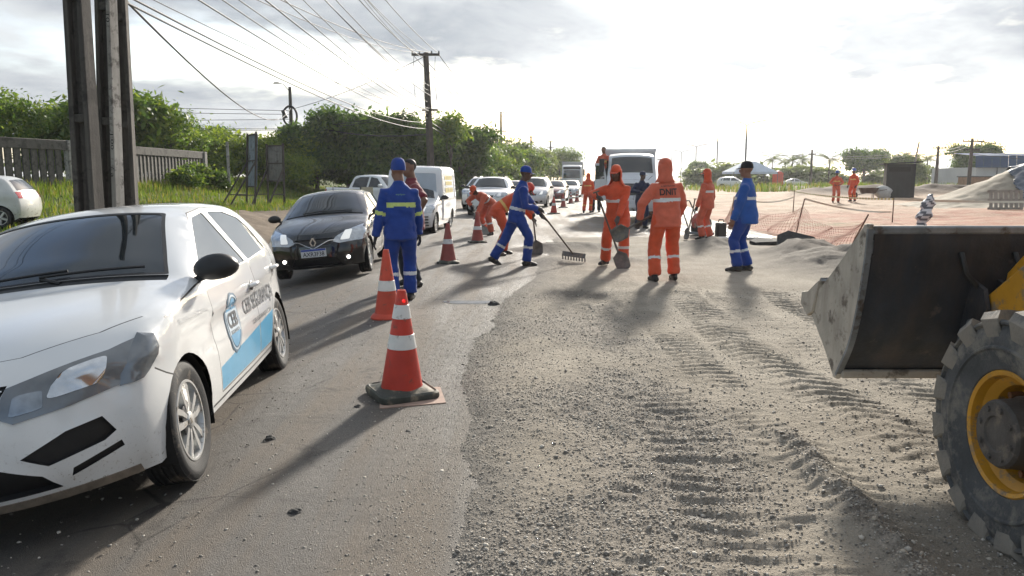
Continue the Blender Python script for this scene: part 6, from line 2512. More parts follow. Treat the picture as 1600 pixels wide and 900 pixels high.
def trunk_data(name, h, r, limbs, seed, lean=.1):
    g = random.Random(seed)
    b = MB()
    pts, x, y = [], 0, 0
    for k in range(6):
        pts.append((x, y, h * k / 5))
        x += g.uniform(-lean, lean); y += g.uniform(-lean, lean)
    b.tube(pts, [r * (1.25 if k == 0 else 1 - .12 * k) for k in range(6)], 10)
    for (tx, ty, tz, q) in limbs:
        p0 = Vector(pts[3 if g.random() < .5 else 4])
        p2 = Vector((tx, ty, tz))
        mid = p0.lerp(p2, .5) + Vector((g.uniform(-.3, .3), g.uniform(-.3, .3), g.uniform(0, .4)))
        b.tube([p0, p0.lerp(mid, .5) + Vector((0, 0, .1)), mid, p2], [r * .5 * q, r * .42 * q, r * .32 * q, r * .12], 7)
        for j in range(2):
            e = mid.lerp(p2, .4 + .3 * j) + Vector((g.uniform(-.9, .9), g.uniform(-.9, .9), g.uniform(.1, .7)))
            b.tube([mid.lerp(p2, .2 + .3 * j), e], [r * .2 * q, r * .05], 5)
    return b.data(name, [BARK], 50)


def blobs_for(w, h0, h1, n, seed):
    g = random.Random(seed)
    out = [(0, 0, (h0 + h1) / 2, w * .62, w * .62, (h1 - h0) * .46)]
    for k in range(n):
        a = 6.283 * k / n + g.uniform(-.4, .4)
        rr = w * g.uniform(.38, .72)
        z = h0 + (h1 - h0) * (g.uniform(.10, .78) if h0 < .6 else g.uniform(.28, .78))
        s = w * g.uniform(.26, .42)
        out.append((rr * math.cos(a), rr * math.sin(a), z, s, s, s * g.uniform(.7, 1.0)))
    return out


TREE_KIND = {}


def tree_kind(key, w, h0, h1, tone, clumps, per, leaf, seed, r=.14, n=7, spread=.34):
    bl = blobs_for(w, h0, h1, n, seed)
    TREE_KIND[key] = (trunk_data(key + '_trunk', h0 + (h1 - h0) * .45, r, [(b[0] * .85, b[1] * .85, b[2], 1.) for b in bl[1:]], seed), crown_data(key + '_crown', bl, clumps, per, leaf, tone, seed, spread))


tree_kind('thicket', 3.0, .3, 5.6, 'dark', 1500, 15, .185, 11, .16, 13)
tree_kind('thicket_b', 2.7, .2, 5.0, 'dark', 1350, 15, .185, 12, .15, 13)
tree_kind('mid', 2.6, .4, 4.6, 'mid', 1000, 15, .19, 13, .13, 11)
tree_kind('airy', 2.9, 1.2, 5.6, 'mid', 420, 15, .125, 14, .15, 9, .34)
tree_kind('lime', 2.2, .1, 3.0, 'lime', 650, 14, .135, 15, .08, 10)
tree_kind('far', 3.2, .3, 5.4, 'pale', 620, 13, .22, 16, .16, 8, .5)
tree_kind('mango', 4.4, 1.0, 6.2, 'dark', 900, 14, .22, 17, .30, 9, .45)
tree_kind('slender', 1.3, 3.2, 6.6, 'mid', 120, 14, .17, 18, .09, 6, .34)
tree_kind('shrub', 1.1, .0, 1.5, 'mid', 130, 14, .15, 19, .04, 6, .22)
tree_kind('shrub_pale', 1.7, .0, 2.4, 'pale', 150, 13, .26, 20, .05, 6, .35)


def tree(label, kind, x, y, s=1., sz_=None, rz=None, z=None, cat='tree', grp=None, name='broadleaf_tree'):
    t, c = TREE_KIND[kind]
    root = thing(name, label, cat, (x, y, gz(x, y) if z is None else z), random.uniform(0, 6.28) if rz is None else rz, grp)
    root.scale = (s, s, sz_ or s)
    link('trunk' if cat == 'tree' else 'stem', t, root)
    link('crown' if cat == 'tree' else 'foliage', c, root)
    return root


# behind the slatted wall
tree('airy tree with loose light foliage behind the wall at the far left', 'airy', -31.0, 43, 1.15, 1.12, .4)
tree('airy tree above the wall just left of the concrete poles', 'airy', -26.5, 40, .95, .92, 2.2)
tree('rounded green tree at the left edge behind the wall', 'mid', -35.5, 46, 1.2, 1.1, 1.1)
tree('green tree behind the wall, right of the concrete poles', 'mid', -24.3, 47, 1.25, 1.26, 2.9)
tree('airy tree drooping over the end of the wall', 'airy', -22.2, 50, 1.0, .92, 4.0)
tree('second green tree behind the wall close to the poles', 'mid', -27.5, 49, 1.2, 1.1, 5.0)
tree('small dark tree standing on the skyline above the lime bushes', 'mango', -37.0, 92, .9, 1.02, 1.0)
for k, (x, y, s) in enumerate([(-21.2, 56, 1.1), (-19.2, 58, 1.05), (-17.6, 60, 1.2), (-22.9, 60, 1.25), (-24.8, 58, 1.2), (-16.2, 57, .8)]):
    tree(['lime green bush behind the pale verge post', 'lime green bush right behind the blue grey board', 'lime green bush behind the grey weathered board', 'tall lime green bush left of the pale verge post', 'lime green bush touching the end of the slatted wall', 'low lime green bush right of the grey weathered board'][k], 'lime', x, y, s, s * 1.05, k * 1.3, cat='bush', grp='lime bushes past the wall', name='bush')
for k, (x, y, s) in enumerate([(-17.6, 41.8, .62), (-18.2, 44.2, .75), (-17.2, 45.6, .6)]):
    tree('broad leaved weed shrub at the foot of the slatted wall', 'shrub', x, y, s * 1.3, s * 1.2, k * 2., cat='bush', grp='weed shrubs by the wall', name='bush')
# the dense belt behind the parked pickup
for k, (x, y, s, kd) in enumerate([(-15.6, 62, 1.02, 'thicket_b'), (-13.4, 63.5, 1.15, 'thicket'), (-10.6, 62.5, 1.14, 'thicket_b'), (-8.6, 65, 1.12, 'thicket'), (-6.6, 63, 1.0, 'thicket_b'), (-4.4, 66, .98, 'thicket')]):
    tree(['leftmost dense dark tree of the thick belt behind the grey board', 'second dense dark tree of the belt, right of the pole with the coil', 'dense dark tree in the middle of the thick belt above the pickup', 'dense dark tree of the belt just left of the tall utility pole', 'dense dark tree of the belt behind the tall utility pole', 'last dense dark tree of the belt, right of the tall pole'][k], kd, x, y, s, s * (1.0 + .06 * ((k * 7) % 3)), k * 1.1, grp='dense tree belt left of the road')
tree('slender tree with sparse leaves poking out beside the tall utility pole', 'slender', -4.5, 58, .95, .98, .7)
for k, (x, y, s) in enumerate([(-4.2, 74, 1.12), (-2.8, 82, 1.1), (-1.6, 92, 1.15), (.6, 104, 1.2), (2.4, 118, 1.15), (4.2, 132, 1.2), (6.4, 150, 1.2), (9.0, 168, 1.25), (12.0, 190, 1.3), (15.5, 215, 1.4), (-3.5, 95, 1.3), (-.5, 125, 1.4), (6, 185, 1.5)]):
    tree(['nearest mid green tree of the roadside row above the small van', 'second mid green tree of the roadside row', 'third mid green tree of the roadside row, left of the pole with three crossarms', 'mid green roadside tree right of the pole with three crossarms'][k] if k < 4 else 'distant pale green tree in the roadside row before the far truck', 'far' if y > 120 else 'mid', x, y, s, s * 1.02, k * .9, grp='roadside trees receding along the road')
tree('dark feathery tree rising behind the far truck', 'airy', 10.2, 150, 1.3, 1.45, 2.)
# right of the road
tree('large dome shaped tree on the skyline behind the black box', 'mango', 62.5, 138, 1.02, 1.03, .3, z=.3)
tree('small round tree on the horizon left of the orange worker by the compactor', 'mango', 46.0, 192, .85, .92, 1.7, z=.0)
tree('dark tree beside the blue roofed building', 'mango', 66.5, 112, .82, 1.0, 2.6, z=.3)
tree('tree between the two crossarm poles at the right', 'far', 60.0, 118, .9, .95, .3, z=.3)
for k in range(26):
    x = 33 + k * 3.6 + random.uniform(-1.2, 1.2)
    y = 150 - abs(k - 14) * 1.2 + random.uniform(-7, 7)
    s = random.uniform(.9, 1.7)
    tree('hazy green shrub in the low row along the horizon behind the dirt site', 'shrub_pale', x, y, s * 1.35, s, z=.1, cat='bush', grp='shrub row along the right horizon', name='bush')

# palms
def palm_data(seed, h=5.2):
    g = random.Random(seed)
    t = MB()
    t.tube([(0, 0, 0), (.10, 0, h * .4), (.05, .05, h * .75), (0, 0, h)], [.17, .13, .11, .10], 8)
    td = t.data('palm_trunk', [BARK], 50)
    lv = []
    for k in range(15):
        a = 6.283 * k / 15 + g.uniform(-.2, .2)
        el = g.uniform(-.1, 1.1)
        L = g.uniform(2.0, 2.7)
        f = MB()
        prev = []
        n = 8
        for i in range(n + 1):
            u = i / n
            rr = L * u * math.cos(el * (1 - u * .6))
            z = L * u * math.sin(el) - 1.3 * u * u * (1.1 - .3 * el)
            prev.append(Vector((rr * math.cos(a), rr * math.sin(a), h + z)))
        sd = Vector((-math.sin(a), math.cos(a), 0))
        for i in range(1, n):
            w = .55 * math.sin(math.pi * min(1, .15 + .85 * i / n)) + .1
            p, q = prev[i], prev[i + 1]
            d = (q - p) * .35
            for s in (-1, 1):
                for m in (0, .5):
                    o = p.lerp(q, m)
                    f.add([o, o + d, o + sd * s * w + d * 1.6 + Vector((0, 0, -.22))], [(0, 1, 2)])
        f.tube(prev, [.03 * (1 - i / (n + 1)) + .006 for i in range(n + 1)], 4)
        lv.append(f.data('palm_frond', [LEAF['pale'][k % 3]], 0))
    return td, lv


PALM = [palm_data(1), palm_data(2, 4.4)]
for k, (px, y, s) in enumerate([(47.5, 142, .95), (50.5, 140, 1.05), (56.0, 150, 1.0), (58.8, 144, 1.12), (53.4, 152, .9), (70.5, 132, 1.05), (66.0, 128, .9), (44.0, 150, .85)]):
    root = thing('palm_tree', 'hazy coconut palm on the right skyline behind the site', 'palm', (px, y, .1), k * 1.1, 'palms along the right skyline')
    root.scale = (s,) * 3
    td, lv = PALM[k % 2]
    link('trunk', td, root)
    for f in lv:
        link('frond', f, root)
# ------------------------------------------------------------------ poles, wires, wall, boards
CONC = mat('weathered_concrete', (.125, .117, .104), .85, var=.3, vscale=3, bump=.35, bscale=30, dirt=((.055, .050, .045), .48, 3.), streak=((.09, .082, .072), .8, (7., 7., .5)))
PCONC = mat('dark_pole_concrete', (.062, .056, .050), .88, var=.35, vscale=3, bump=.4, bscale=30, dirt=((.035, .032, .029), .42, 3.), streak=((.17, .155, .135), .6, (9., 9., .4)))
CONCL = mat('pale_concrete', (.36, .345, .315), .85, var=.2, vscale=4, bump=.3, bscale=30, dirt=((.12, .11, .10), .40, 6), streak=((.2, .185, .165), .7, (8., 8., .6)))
WOODP = mat('pole_dark', (.070, .058, .050), .85, var=.25, vscale=4, bump=.3, bscale=20)
GALV = mat('galvanised', (.085, .088, .092), .6, metal=.1, var=.1)
CABLE = mat('cable_black', (.012, .012, .013), .6, var=.1)


def double_t_pole(label, x, y, rz, h=9.2, m=None, w0=.37, w1=.25, face=None, marks=None, lean=0.):
    """concrete pole of double-T section: two flanges joined by a recessed web with cross ribs"""
    root = thing('concrete_pole', label, 'utility pole', (x, y, gz(x, y) - .02), rz, 'cluster of three concrete poles')
    root.rotation_euler = (0, R(lean), rz)
    m = m or PCONC
    k = lambda z: w0 + (w1 - w0) * z / h

    def slab(x0, x1, y0, y1, name, mm, z0=0., z1=h, n=6):
        b = MB()
        vs, fs = [], []
        for i in range(n + 1):
            z = z0 + (z1 - z0) * i / n
            s = k(z)
            vs += [(x0 * s, y0 * s, z), (x1 * s, y0 * s, z), (x1 * s, y1 * s, z), (x0 * s, y1 * s, z)]
        for i in range(n):
            for j in range(4):
                a, c = i * 4 + j, i * 4 + (j + 1) % 4
                fs.append((a, c, c + 4, a + 4))
        fs += [(3, 2, 1, 0), tuple(n * 4 + j for j in range(4))]
        b.add(vs, fs)
        return bevel_obj(b.build(name, [mm], root), .008, 1)
    slab(-.5, -.24, -.36, .36, 'flange', m)
    slab(.24, .5, -.36, .36, 'flange', face or m)  # face: paler concrete with the sunlight on this side put into its colour
    slab(-.238, .238, -.05, .05, 'web', m)
    for z in (1.1, 2.55, 4.0, 5.5, 7.0, 8.5):
        slab(-.239, .239, -.33, .33, 'rib', m, z, z + .10, 1)
    if marks:
        for txt, zz, w, hh in marks:
            v, f = text_fit(txt, w, hh)
            # painted down the narrow flange with sunlight put into its pale colour
            s = k(zz)
            mesh_obj('painted_mark', [(.37 * s + q[1], -.36 * s - .003, zz - q[0]) for q in v], f, [mat('pole_paint', (.03, .03, .03), .7)], root, None, 0)
    return root


double_t_pole('dark weathered concrete pole, leftmost of the three behind the white car', -5.36, 9.75, R(-8), 9.4, None, .300, .185, lean=.9)
double_t_pole('concrete pole with a pale face coloured as sunlit, middle of the three poles', -5.42, 10.35, R(-10), 9.0, None, .265, .17, face=CONCL, lean=2.6, marks=[('J 00', 2.35, .22, .05), ('10', 3.9, .10, .05), ('/ a', 1.95, .14, .05)])
double_t_pole('slimmer concrete pole, rightmost of the three behind the white car', -5.51, 11.05, R(8), 8.8, None, .235, .12, lean=1.2)


def util_pole(name, label, x, y, h, r=.13, arms=(), m=WOODP, z=None, lean=(0, 0), grp=None, square=False):
    """arms: (height, half span, offset)"""
    root = thing(name, label, 'utility pole', (x, y, gz(x, y) if z is None else z), 0, grp)
    b = MB()
    b.tube([(0, 0, 0), (lean[0] * .5, lean[1] * .5, h * .5), (lean[0], lean[1], h)], [r * 1.3, r * 1.1, r * .8], 4 if square else 10)
    b.build('shaft', [m], root, 40)
    for za, hs, of in arms:
        t = za / h
        c = Vector((lean[0] * t + of, lean[1] * t - r, za))
        a = MB(); a.bar(c - Vector((hs, 0, 0)), c + Vector((hs, 0, 0)), .12, .14); a.build('crossarm', [m], root)
        for s in (-1, -.45, .45, 1):
            i = MB(); i.lathe([(.02, 0), (.05, .03), (.05, .10), (.03, .16), (.001, .17)], 8, 'Z', 0, (c.x + s * hs * .95, c.y, c.z + .07)); i.build('insulator', [TRIMG], root)
    return root


tall = util_pole('utility_pole', 'tall dark pole with one wide crossarm in front of the tree belt', -5.15, 50, 9.4, .20, [(9.25, .88, 0)], square=True, lean=(-.28, 0))
b = MB(); b.bar((-.55, -.2, 5.85), (.45, -.2, 5.85), .10, .12); b.build('bracket', [WOODP], tall)
for dx, z1 in ((-.75, 6.2), (-.15, 5.9), (.6, 6.1)):
    b = MB(); b.tube([(dx - .28, -.1, 9.15), (dx - .34, -.1, 8.0), (dx - .20, -.1, z1)], .014, 5); b.build('jumper_wire', [CABLE], tall)
lp = util_pole('utility_pole', 'wooden pole with street lamp and a coil of cable left of the tree belt', -18.6, 66, 8.0, .16)
b = MB(); b.tube([(0, 0, 7.6), (-.5, -.1, 8.2), (-.85, -.15, 8.3)], .035, 8); b.build('lamp_arm', [GALV], lp)
b = MB(); b.box((-1.05, -.15, 8.30), (.55, .2, .12), taper=.7); b.build('lamp_head', [GALV], lp)
b = MB()
pts = [(.72 * .8 * math.cos(a), -.25, 5.6 + .8 * math.sin(a)) for a in np.linspace(0, 6.283, 25)]
b.tube(pts, .09, 8, cap=False); b.build('cable_coil', [CABLE], lp, 60)
b = MB(); b.box((-.45, -.28, 5.75), (.30, .2, .7), Matrix.Rotation(R(-20), 3, 'Y')); b.build('splice_box', [TRIM], lp)
for x, y, h, arms, lab in [(-1.55, 110, 10.9, [(10.7, .85, 0), (8.2, .75, 0), (5.6, .7, 0)], 'thin dark pole with three crossarms rising above the receding trees'),
                           (-1.75, 92, 6.6, [], 'bare short pole just left of the pole with three crossarms'),
                           (3.4, 140, 9.2, [(9.0, 1.1, 0)], 'thin pole with one crossarm behind the raking worker'),
                           (8.4, 170, 9.7, [(9.5, .9, 0), (8.2, .7, 0)], 'far pole with two small crossarms left of the far truck'),
                           (11.6, 198, 8.6, [(8.4, 1.0, 0)], 'far crossarm pole right behind the far truck cab'),
                           (15.2, 222, 8.8, [(8.6, 1.0, 0)], 'farthest crossarm pole above the far truck'),
                           (46.2, 120, 5.9, [(5.2, .55, 0)], 'thin pole with a short crossarm right of the orange toilet cabin'),
                           (66.0, 150, 6.9, [(6.6, .8, 0)], 'pole with a crossarm in front of the dome shaped tree'),
                           (49.2, 90, 5.2, [(4.95, .75, 0)], 'pole with one crossarm between the dome shaped tree and the blue roofed building'),
                           (44.2, 75, 5.3, [(5.0, 1.0, 0), (4.2, .65, 0)], 'dark pole with two crossarms beside the blue roofed building')]:
    util_pole('utility_pole', lab, x, y, h, .11 + .0006 * y, arms, z=.1 if x > 20 else None)
util_pole('leaning_pole', 'pale leaning pole without arms right of the black box', 31.0, 60.5, 4.1, .07, m=CONCL, z=sz(31, 60.5) * .4, lean=(.55, 0))
# double street lamps along the new carriageway
b = MB(); b.tube([(0, 0, 0), (0, 0, 5), (0, 0, 10.2)], [.17, .14, .11], 10)
SH = b.data('lamp_shaft', [GALV], 40)
ARM, HEAD = {}, {}
for s in (-1, 1):
    b = MB(); b.tube([(0, 0, 10.1), (s * .7, 0, 10.45), (s * 2.2, 0, 10.75)], .08, 6); ARM[s] = b.data('lamp_arm', [GALV], 50)
    b = MB(); b.box((s * 2.55, 0, 10.80), (.9, .3, .12), Matrix.Rotation(R(-10 * s), 3, 'Y')); HEAD[s] = b.data('lamp_head', [GALV], 40)
for k, (x, y) in enumerate([(37.8, 126), (43.2, 164), (49.6, 210), (54.8, 252), (61.5, 300), (71, 360), (83, 430)]):
    lab = ['nearest double armed street lamp, the tallest on the skyline', 'second double armed street lamp from the right', 'third double armed street lamp from the right', 'fourth double armed street lamp from the right', 'fifth double armed street lamp from the right', 'distant double armed street lamp, next to last in the row', 'most distant double armed street lamp beside the white truck'][k]
    root = thing('street_lamp', lab, 'street lamp', (x, y, 0), 0, 'double armed street lamps')
    link('shaft', SH, root)
    for s in (-1, 1):
        link('lamp_arm', ARM[s], root); link('lamp_head', HEAD[s], root)


# overhead cables hang between the poles
def cable(a, b, sag, r=.014, lab='thin overhead cable strung between the left poles and the tall pole'):
    a, b = Vector(a), Vector(b)
    n = 22
    pts = []
    for i in range(n + 1):
        t = i / n
        p = a.lerp(b, t)
        p.z -= sag * 4 * t * (1 - t)
        pts.append(p)
    m = MB(); m.tube(pts, r, 5)
    o = m.build('cable', [CABLE], None, 80)
    return tag(o, lab, 'cable', 'overhead cables')


T = (-5.43, 50, 9.35)
for k, (ax, ay, az, bx, bz, sag) in enumerate([(-5.5, 9.9, 8.9, -.80, .05, .6), (-5.5, 9.9, 8.7, -.35, .05, .65), (-5.5, 9.9, 8.9, .75, .05, .6), (-5.4, 10.4, 8.2, .35, .05, .8),
                                              (-5.4, 10.4, 7.4, .2, -2.0, .55), (-5.4, 10.4, 7.1, .25, -2.6, .5), (-5.4, 10.4, 6.6, .1, -3.0, .6), (-5.5, 11, 6.2, .2, -3.4, .6), (-5.5, 11, 5.7, .1, -3.5, .5),
                                              (-5.5, 11, 5.2, .2, -3.55, .5), (-5.3, 10.4, 6.9, .15, -2.3, .5), (-5.3, 10.4, 8.0, -.1, -.3, .7), (-9.5, 8.0, 6.4, .2, -3.45, .8), (-9.5, 8.0, 7.0, -.6, .05, .9), (-9.5, 8.0, 7.3, .3, .05, .9), (-5.5, 11, 5.0, .1, -3.7, .55), (-5.5, 11, 4.7, .1, -4.0, .5)]):
    cable((ax, ay, az), (T[0] + bx, T[1], T[2] + bz), sag, .013 + .003 * (k % 3))
for az, bz, sag in ((4.05, 5.1, .5), (3.95, 4.7, .45)):
    cable((-5.4, 11.1, az), (T[0], T[1], bz), sag, .017, 'low sagging telephone cable leaving the three concrete poles')
cable((-5.4, 11.1, 4.0), (-18.6, 66, 7.4), 1.3, .02, 'cable dipping from the concrete poles to the pole with the cable coil')
for bz, sag, az in ((7.2, .15, 7.5), (6.9, .2, 7.0), (6.5, .3, 6.0), (5.7, .2, 5.6), (5.6, .25, 5.5)):
    cable((-60, 60, az + .6), (-18.6, 66, bz), sag, .022, 'cable running left from the pole with the cable coil')
for az, bz, sag in ((5.75, 5.85, .15), (5.65, 5.7, .2), (7.3, 9.2, .3)):
    cable((-18.6, 66, az), (T[0], 50, bz), sag, .022, 'cable joining the pole with the coil to the tall dark pole')
cable((-15.5, 62, 5.6), (-5.6, 51, 4.4), .35, .05, 'thick black cable bundle sagging in front of the tree belt')
for dx, z0, z1, sag in ((-.85, 9.3, 10.7, 1.2), (-.3, 9.3, 10.7, 1.2), (.8, 9.3, 10.7, 1.2), (.1, 6.0, 8.2, .8), (.1, 5.6, 8.2, .8), (.1, 5.2, 5.6, .7), (.1, 4.9, 5.6, .7)):
    cable((T[0] + dx, 50, z0), (-1.55 + dx * .8, 110, z1), sag, .025, 'overhead cable running on from the tall pole along the receding poles')
cable((37.8, 126, 6.5), (46.2, 120, 5.3), .6, .03, 'faint cable looping right from the nearest street lamp')
for z0, z1 in ((5.2, 4.9), (4.9, 4.6)):
    cable((46.2, 120, z0), (49.2, 90, z1), .5, .025, 'faint cable between the poles at the right')
    cable((49.2, 90, z1), (44.2, 75, z1 + .2), .3, .022, 'faint cable between the poles at the right')
for z0, z1 in ((4.2, 3.4), (3.9, 3.2), (5.1, 4.4)):
    cable((44.2, 75, z0), (62, 68, z1), .5, .02, 'faint cable running right past the blue roofed building')

# slatted concrete wall on the bank
def wall_run(label, a, b, zt, spacing=.40):
    a, b = Vector(a), Vector(b)
    d = (b - a)
    L = d.length
    d.normalize()
    ang = math.atan2(d.y, d.x)
    root = thing('concrete_slat_wall', label, 'wall', (a.x, a.y, 0), ang, 'slatted concrete wall runs')
    n = int(L / spacing)
    z0 = [gz(a.x + d.x * L * i / n, a.y + d.y * L * i / n) - .1 for i in range(n + 1)]
    zb = min(z0)
    sm = MB(); sm.box((0, 0, (zt - .42 - zb) / 2), (.33, .075, zt - .42 - zb))
    sd = sm.data('slat', [CONC], 40)
    for i in range(n):
        o = link('slat', sd, root)
        o.location = (spacing * (i + .5), 0, zb)
        o.rotation_euler = (0, 0, R(9))
    bm = MB(); bm.box((L / 2, 0, zt - .21), (L + .1, .20, .42)); bevel_obj(bm.build('top_beam', [CONC], root), .02)
    for x in (.0, L):
        p = MB(); p.box((x, -.02, (zt + zb) / 2), (.34, .30, zt - zb + .02)); bevel_obj(p.build('pillar', [CONCL if x else CONC], root), .02)
    return root


wall_run('mossy slatted concrete wall left of the poles behind the pale hatchback', (-21.6, 27.5, 0), (-19.55, 34.4, 0), 3.18)
wall_run('slatted concrete wall right of the poles ending at the bushes', (-19.60, 36.2, 0), (-19.25, 48.6, 0), 3.18)
p = MB(); p.tube([(0, 0, 0), (0, 0, 2.9)], .09, 8); tag(p.build('fence_post', [CONCL], None, 40, (-16.6, 45.5, gz(-16.6, 45.5))), 'slim pale post standing on the verge before the bushes', 'post')

# two roadside boards seen from the back
def board(label, x, y, rz, w, h0, h1, m, lean):
    root = thing('roadside_board', label, 'billboard', (x, y, gz(x, y)), rz)
    pm = mat('board_sheet_' + m, {'blue': (.20, .24, .28), 'grey': (.17, .165, .155)}[m], .6, var=.2, vscale=3, dirt=((.08, .07, .06), .35, 4))
    n = 6
    tl = lambda z: lean * (z - h0)
    for k in range(n):
        p = MB()
        xa, xb = -w / 2 + w * k / n + .01, -w / 2 + w * (k + 1) / n - .01
        vs = [(xa, tl(h0), h0), (xb, tl(h0), h0), (xb, tl(h1), h1), (xa, tl(h1), h1)]
        p.add(vs + [(a, b_ + .03, c) for a, b_, c in vs], [(0, 1, 2, 3), (7, 6, 5, 4), (0, 4, 5, 1), (1, 5, 6, 2), (2, 6, 7, 3), (3, 7, 4, 0)])
        p.build('panel', [pm], root)
    for zz in (h0, (h0 + h1) / 2, h1):
        p = MB(); p.bar((-w / 2 - .03, tl(zz) - .04, zz), (w / 2 + .03, tl(zz) - .04, zz), .06, .06); p.build('rail', [WOODP], root)
    for sx in (-1, 1):
        p = MB(); p.bar((sx * w / 2, tl(0) - .05, 0), (sx * w / 2, tl(h1) - .05, h1 + .1), .08, .08); p.build('leg', [WOODP], root)
        p = MB(); p.bar((sx * w / 2, -1.3, 0), (sx * w / 2, tl(h1 * .62) - .06, h1 * .62), .07, .07); p.build('brace', [WOODP], root)
        p = MB(); p.bar((sx * w / 2, -.9, .55), (sx * w / 2, -.05, .55), .05, .05); p.build('strut', [WOODP], root)
    return root


board('blue grey sheeted board on braced legs, seen edge on at the verge', -12.75, 38.0, R(-58), 1.7, .95, 3.45, 'blue', .06)
board('grey weathered board on braced legs beside the blue grey one', -11.85, 39.0, R(-22), 1.0, 1.20, 2.95, 'grey', .02)
# ------------------------------------------------------------------ trucks and the building site on the right
TW = mat('truck_white', (.62, .64, .66), .35, var=.06, vscale=2, coat=.3, dirt=((.20, .17, .14), .30, 7, 1.6))


def white_truck():
    root = place_vehicle('box_truck', 'white box truck facing the camera with its left cab door swung open', 'truck', (4.28, 27.9, 0), -7)
    root.scale = (.86, 1, 1)
    Y0 = 1.4
    edge = [(.20, .42, 1), (.12, .62), (.12, .92), (.22, 1.18), (.42, 1.42), (.62, 1.56), (.78, 1.68), (1.05, 2.22), (1.25, 2.33), (1.8, 2.36), (2.35, 2.34), (2.45, 1.6), (2.46, .75, 1)]
    crown = [(-.10, 0, 3.2), (-.12, 0, 3.2), (-.12, 0, 3.2), (-.12, .01, 3), (-.12, .03, 2.8), (-.12, .04, 2.6), (-.14, .03, 2.6), (-.10, .05), (-.03, .06), (0, .06), (.02, .04), (.02, 0), (.02, 0)]
    S = Shell(edge, crown, [(0, .92), (.3, .98), (.7, 1.02), (2.5, 1.02)], [(0, 1.5), (2.5, 1.5)], tumble=.10, r=.06, seg=5, res=.09, y0=Y0, crease=0, tuck=.02)
    arches = [(1.05, .50, .46)]
    S.make_side([('door', [(.80, .78), (.80, 1.66), (1.08, 2.18), (1.30, 2.27), (1.95, 2.28), (1.97, .95), (1.62, .95), (1.5, .78)]), ('window', round_poly([(.92, 1.56), (1.14, 2.12), (1.85, 2.18), (1.86, 1.54)], .04))], arches, .55)
    S.make_wrap([('windshield', round_poly([(-.93, 6.05), (.93, 6.05), (.92, 7.05), (-.92, 7.05)], .05), False), ('grille', round_poly([(-.52, 2.1), (.52, 2.1), (.55, 3.6), (-.55, 3.6)], .08), False),
                 ('headlight_panel', round_poly([(.60, 1.75), (.95, 1.75), (.95, 2.6), (.60, 2.6)], .1), True), ('bumper', [(-.999, .05), (.999, .05), (.999, 1.5), (-.999, 1.5)], False), ('hood_line', strip_poly([(-.9, 5.6), (-.7, 4.2), (.7, 4.2), (.9, 5.6)], .03), False)])
    S.build(('body', 0), 'cab', [TW, TRIM], root, merge=[('hood_line', 1)], smooth=50)
    S.build(('windshield', 1), 'windshield', GLASS, root, push=-.01)
    S.build(('grille', 1), 'grille', TRIMG, root, push=-.03)
    S.build(('bumper', 1), 'bumper', TW, root, push=.05)
    for sg in (1, -1):
        S.build(('headlight_panel', sg), 'headlight_panel', TRIMG, root, push=-.01)
        for dx in (.70, .86):
            p = S.wrap([sg * dx], [2.2])[0]
            q = MB(); q.lathe([(.001, -.035), (.05, -.028), (.075, .0), (.085, .0), (.085, .03)], 16, 'Y', 0, (p[0], p[1] - .01, p[2])); q.build('headlight', [LAMPI], root)
        if sg > 0:
            S.build(('door', sg), 'door', TW, root)
            S.build(('window', sg), 'window', GLASS, root, push=-.01)
        m = MB(); m.box((sg * 1.22, .74 - Y0, 1.98), (.20, .07, .46)); m.bar((sg * 1.0, .85 - Y0, 2.2), (sg * 1.20, .76 - Y0, 2.15), .03, .03); bevel_obj(m.build('side_mirror', [TRIM], root), .02)
        for uu in (1.05, 4.6):
            td, rd = wheel_data(.46, .26, .27, 'steel', 8)
            w = link('wheel', td, root); w.location = (sg * .84, uu - Y0, .46); w.rotation_euler = (0, 0, 0 if sg > 0 else math.pi)
            link('rim', rd, w)
    # dark cab opening and the swung door on the far side
    b = MB(); b.box((-.99, 1.4 - Y0, 1.5), (.06, 1.0, 1.3)); b.build('cab_opening', [WELL], root)
    d = MB()
    poly = [(0, .80), (0, 1.62), (.25, 2.10), (.95, 2.12), (1.0, 1.50), (1.0, .80)]
    d.prism(poly, lambda p: (-.02, p[0], p[1]), lambda p: (.02, p[0], p[1]))
    do = bevel_obj(d.build('open_door', [TW], root), .01)
    do.location = (-1.03, .80 - Y0, -.05); do.rotation_euler = (0, 0, R(28))
    wq = MB(); wq.prism([(.10, 1.56), (.30, 2.02), (.88, 2.04), (.92, 1.54)], lambda p: (-.026, p[0], p[1]), lambda p: (.026, p[0], p[1])); wo = wq.build('door_window', [GLASSB], do)
    b = MB(); b.box((0, 3.2 - Y0, .80), (.9, 5.4, .20)); b.build('chassis', [WELL], root)
    # cargo box with ribs
    b = MB(); b.box((0, 5.0 - Y0, 1.80), (2.20, 3.9, 1.62)); bevel_obj(b.build('cargo_box', [TW], root), .03)
    for x in (-.9, -.45, 0, .45, .9):
        q = MB(); q.box((x, 3.035 - Y0, 1.80), (.06, .04, 1.58)); q.build('box_rib', [TW], root)
    q = MB(); q.box((0, 3.02 - Y0, 2.58), (2.24, .06, .10)); q.build('box_rail', [TW], root)
    for s in (-1, 1):
        v = MB(); v.ball((s * .42, 1.62 - Y0, 1.92), (.10, .11, .13), 10, 8); v.tube([(s * .42, 1.66 - Y0, 1.80), (s * .42, 1.7 - Y0, 1.45)], [.10, .20], 10)
    pl = MB(); pl.box((0, .0 - Y0 - .06, .60), (.40, .02, .13)); pl.build('number_plate', [PLATE], root)
    return root


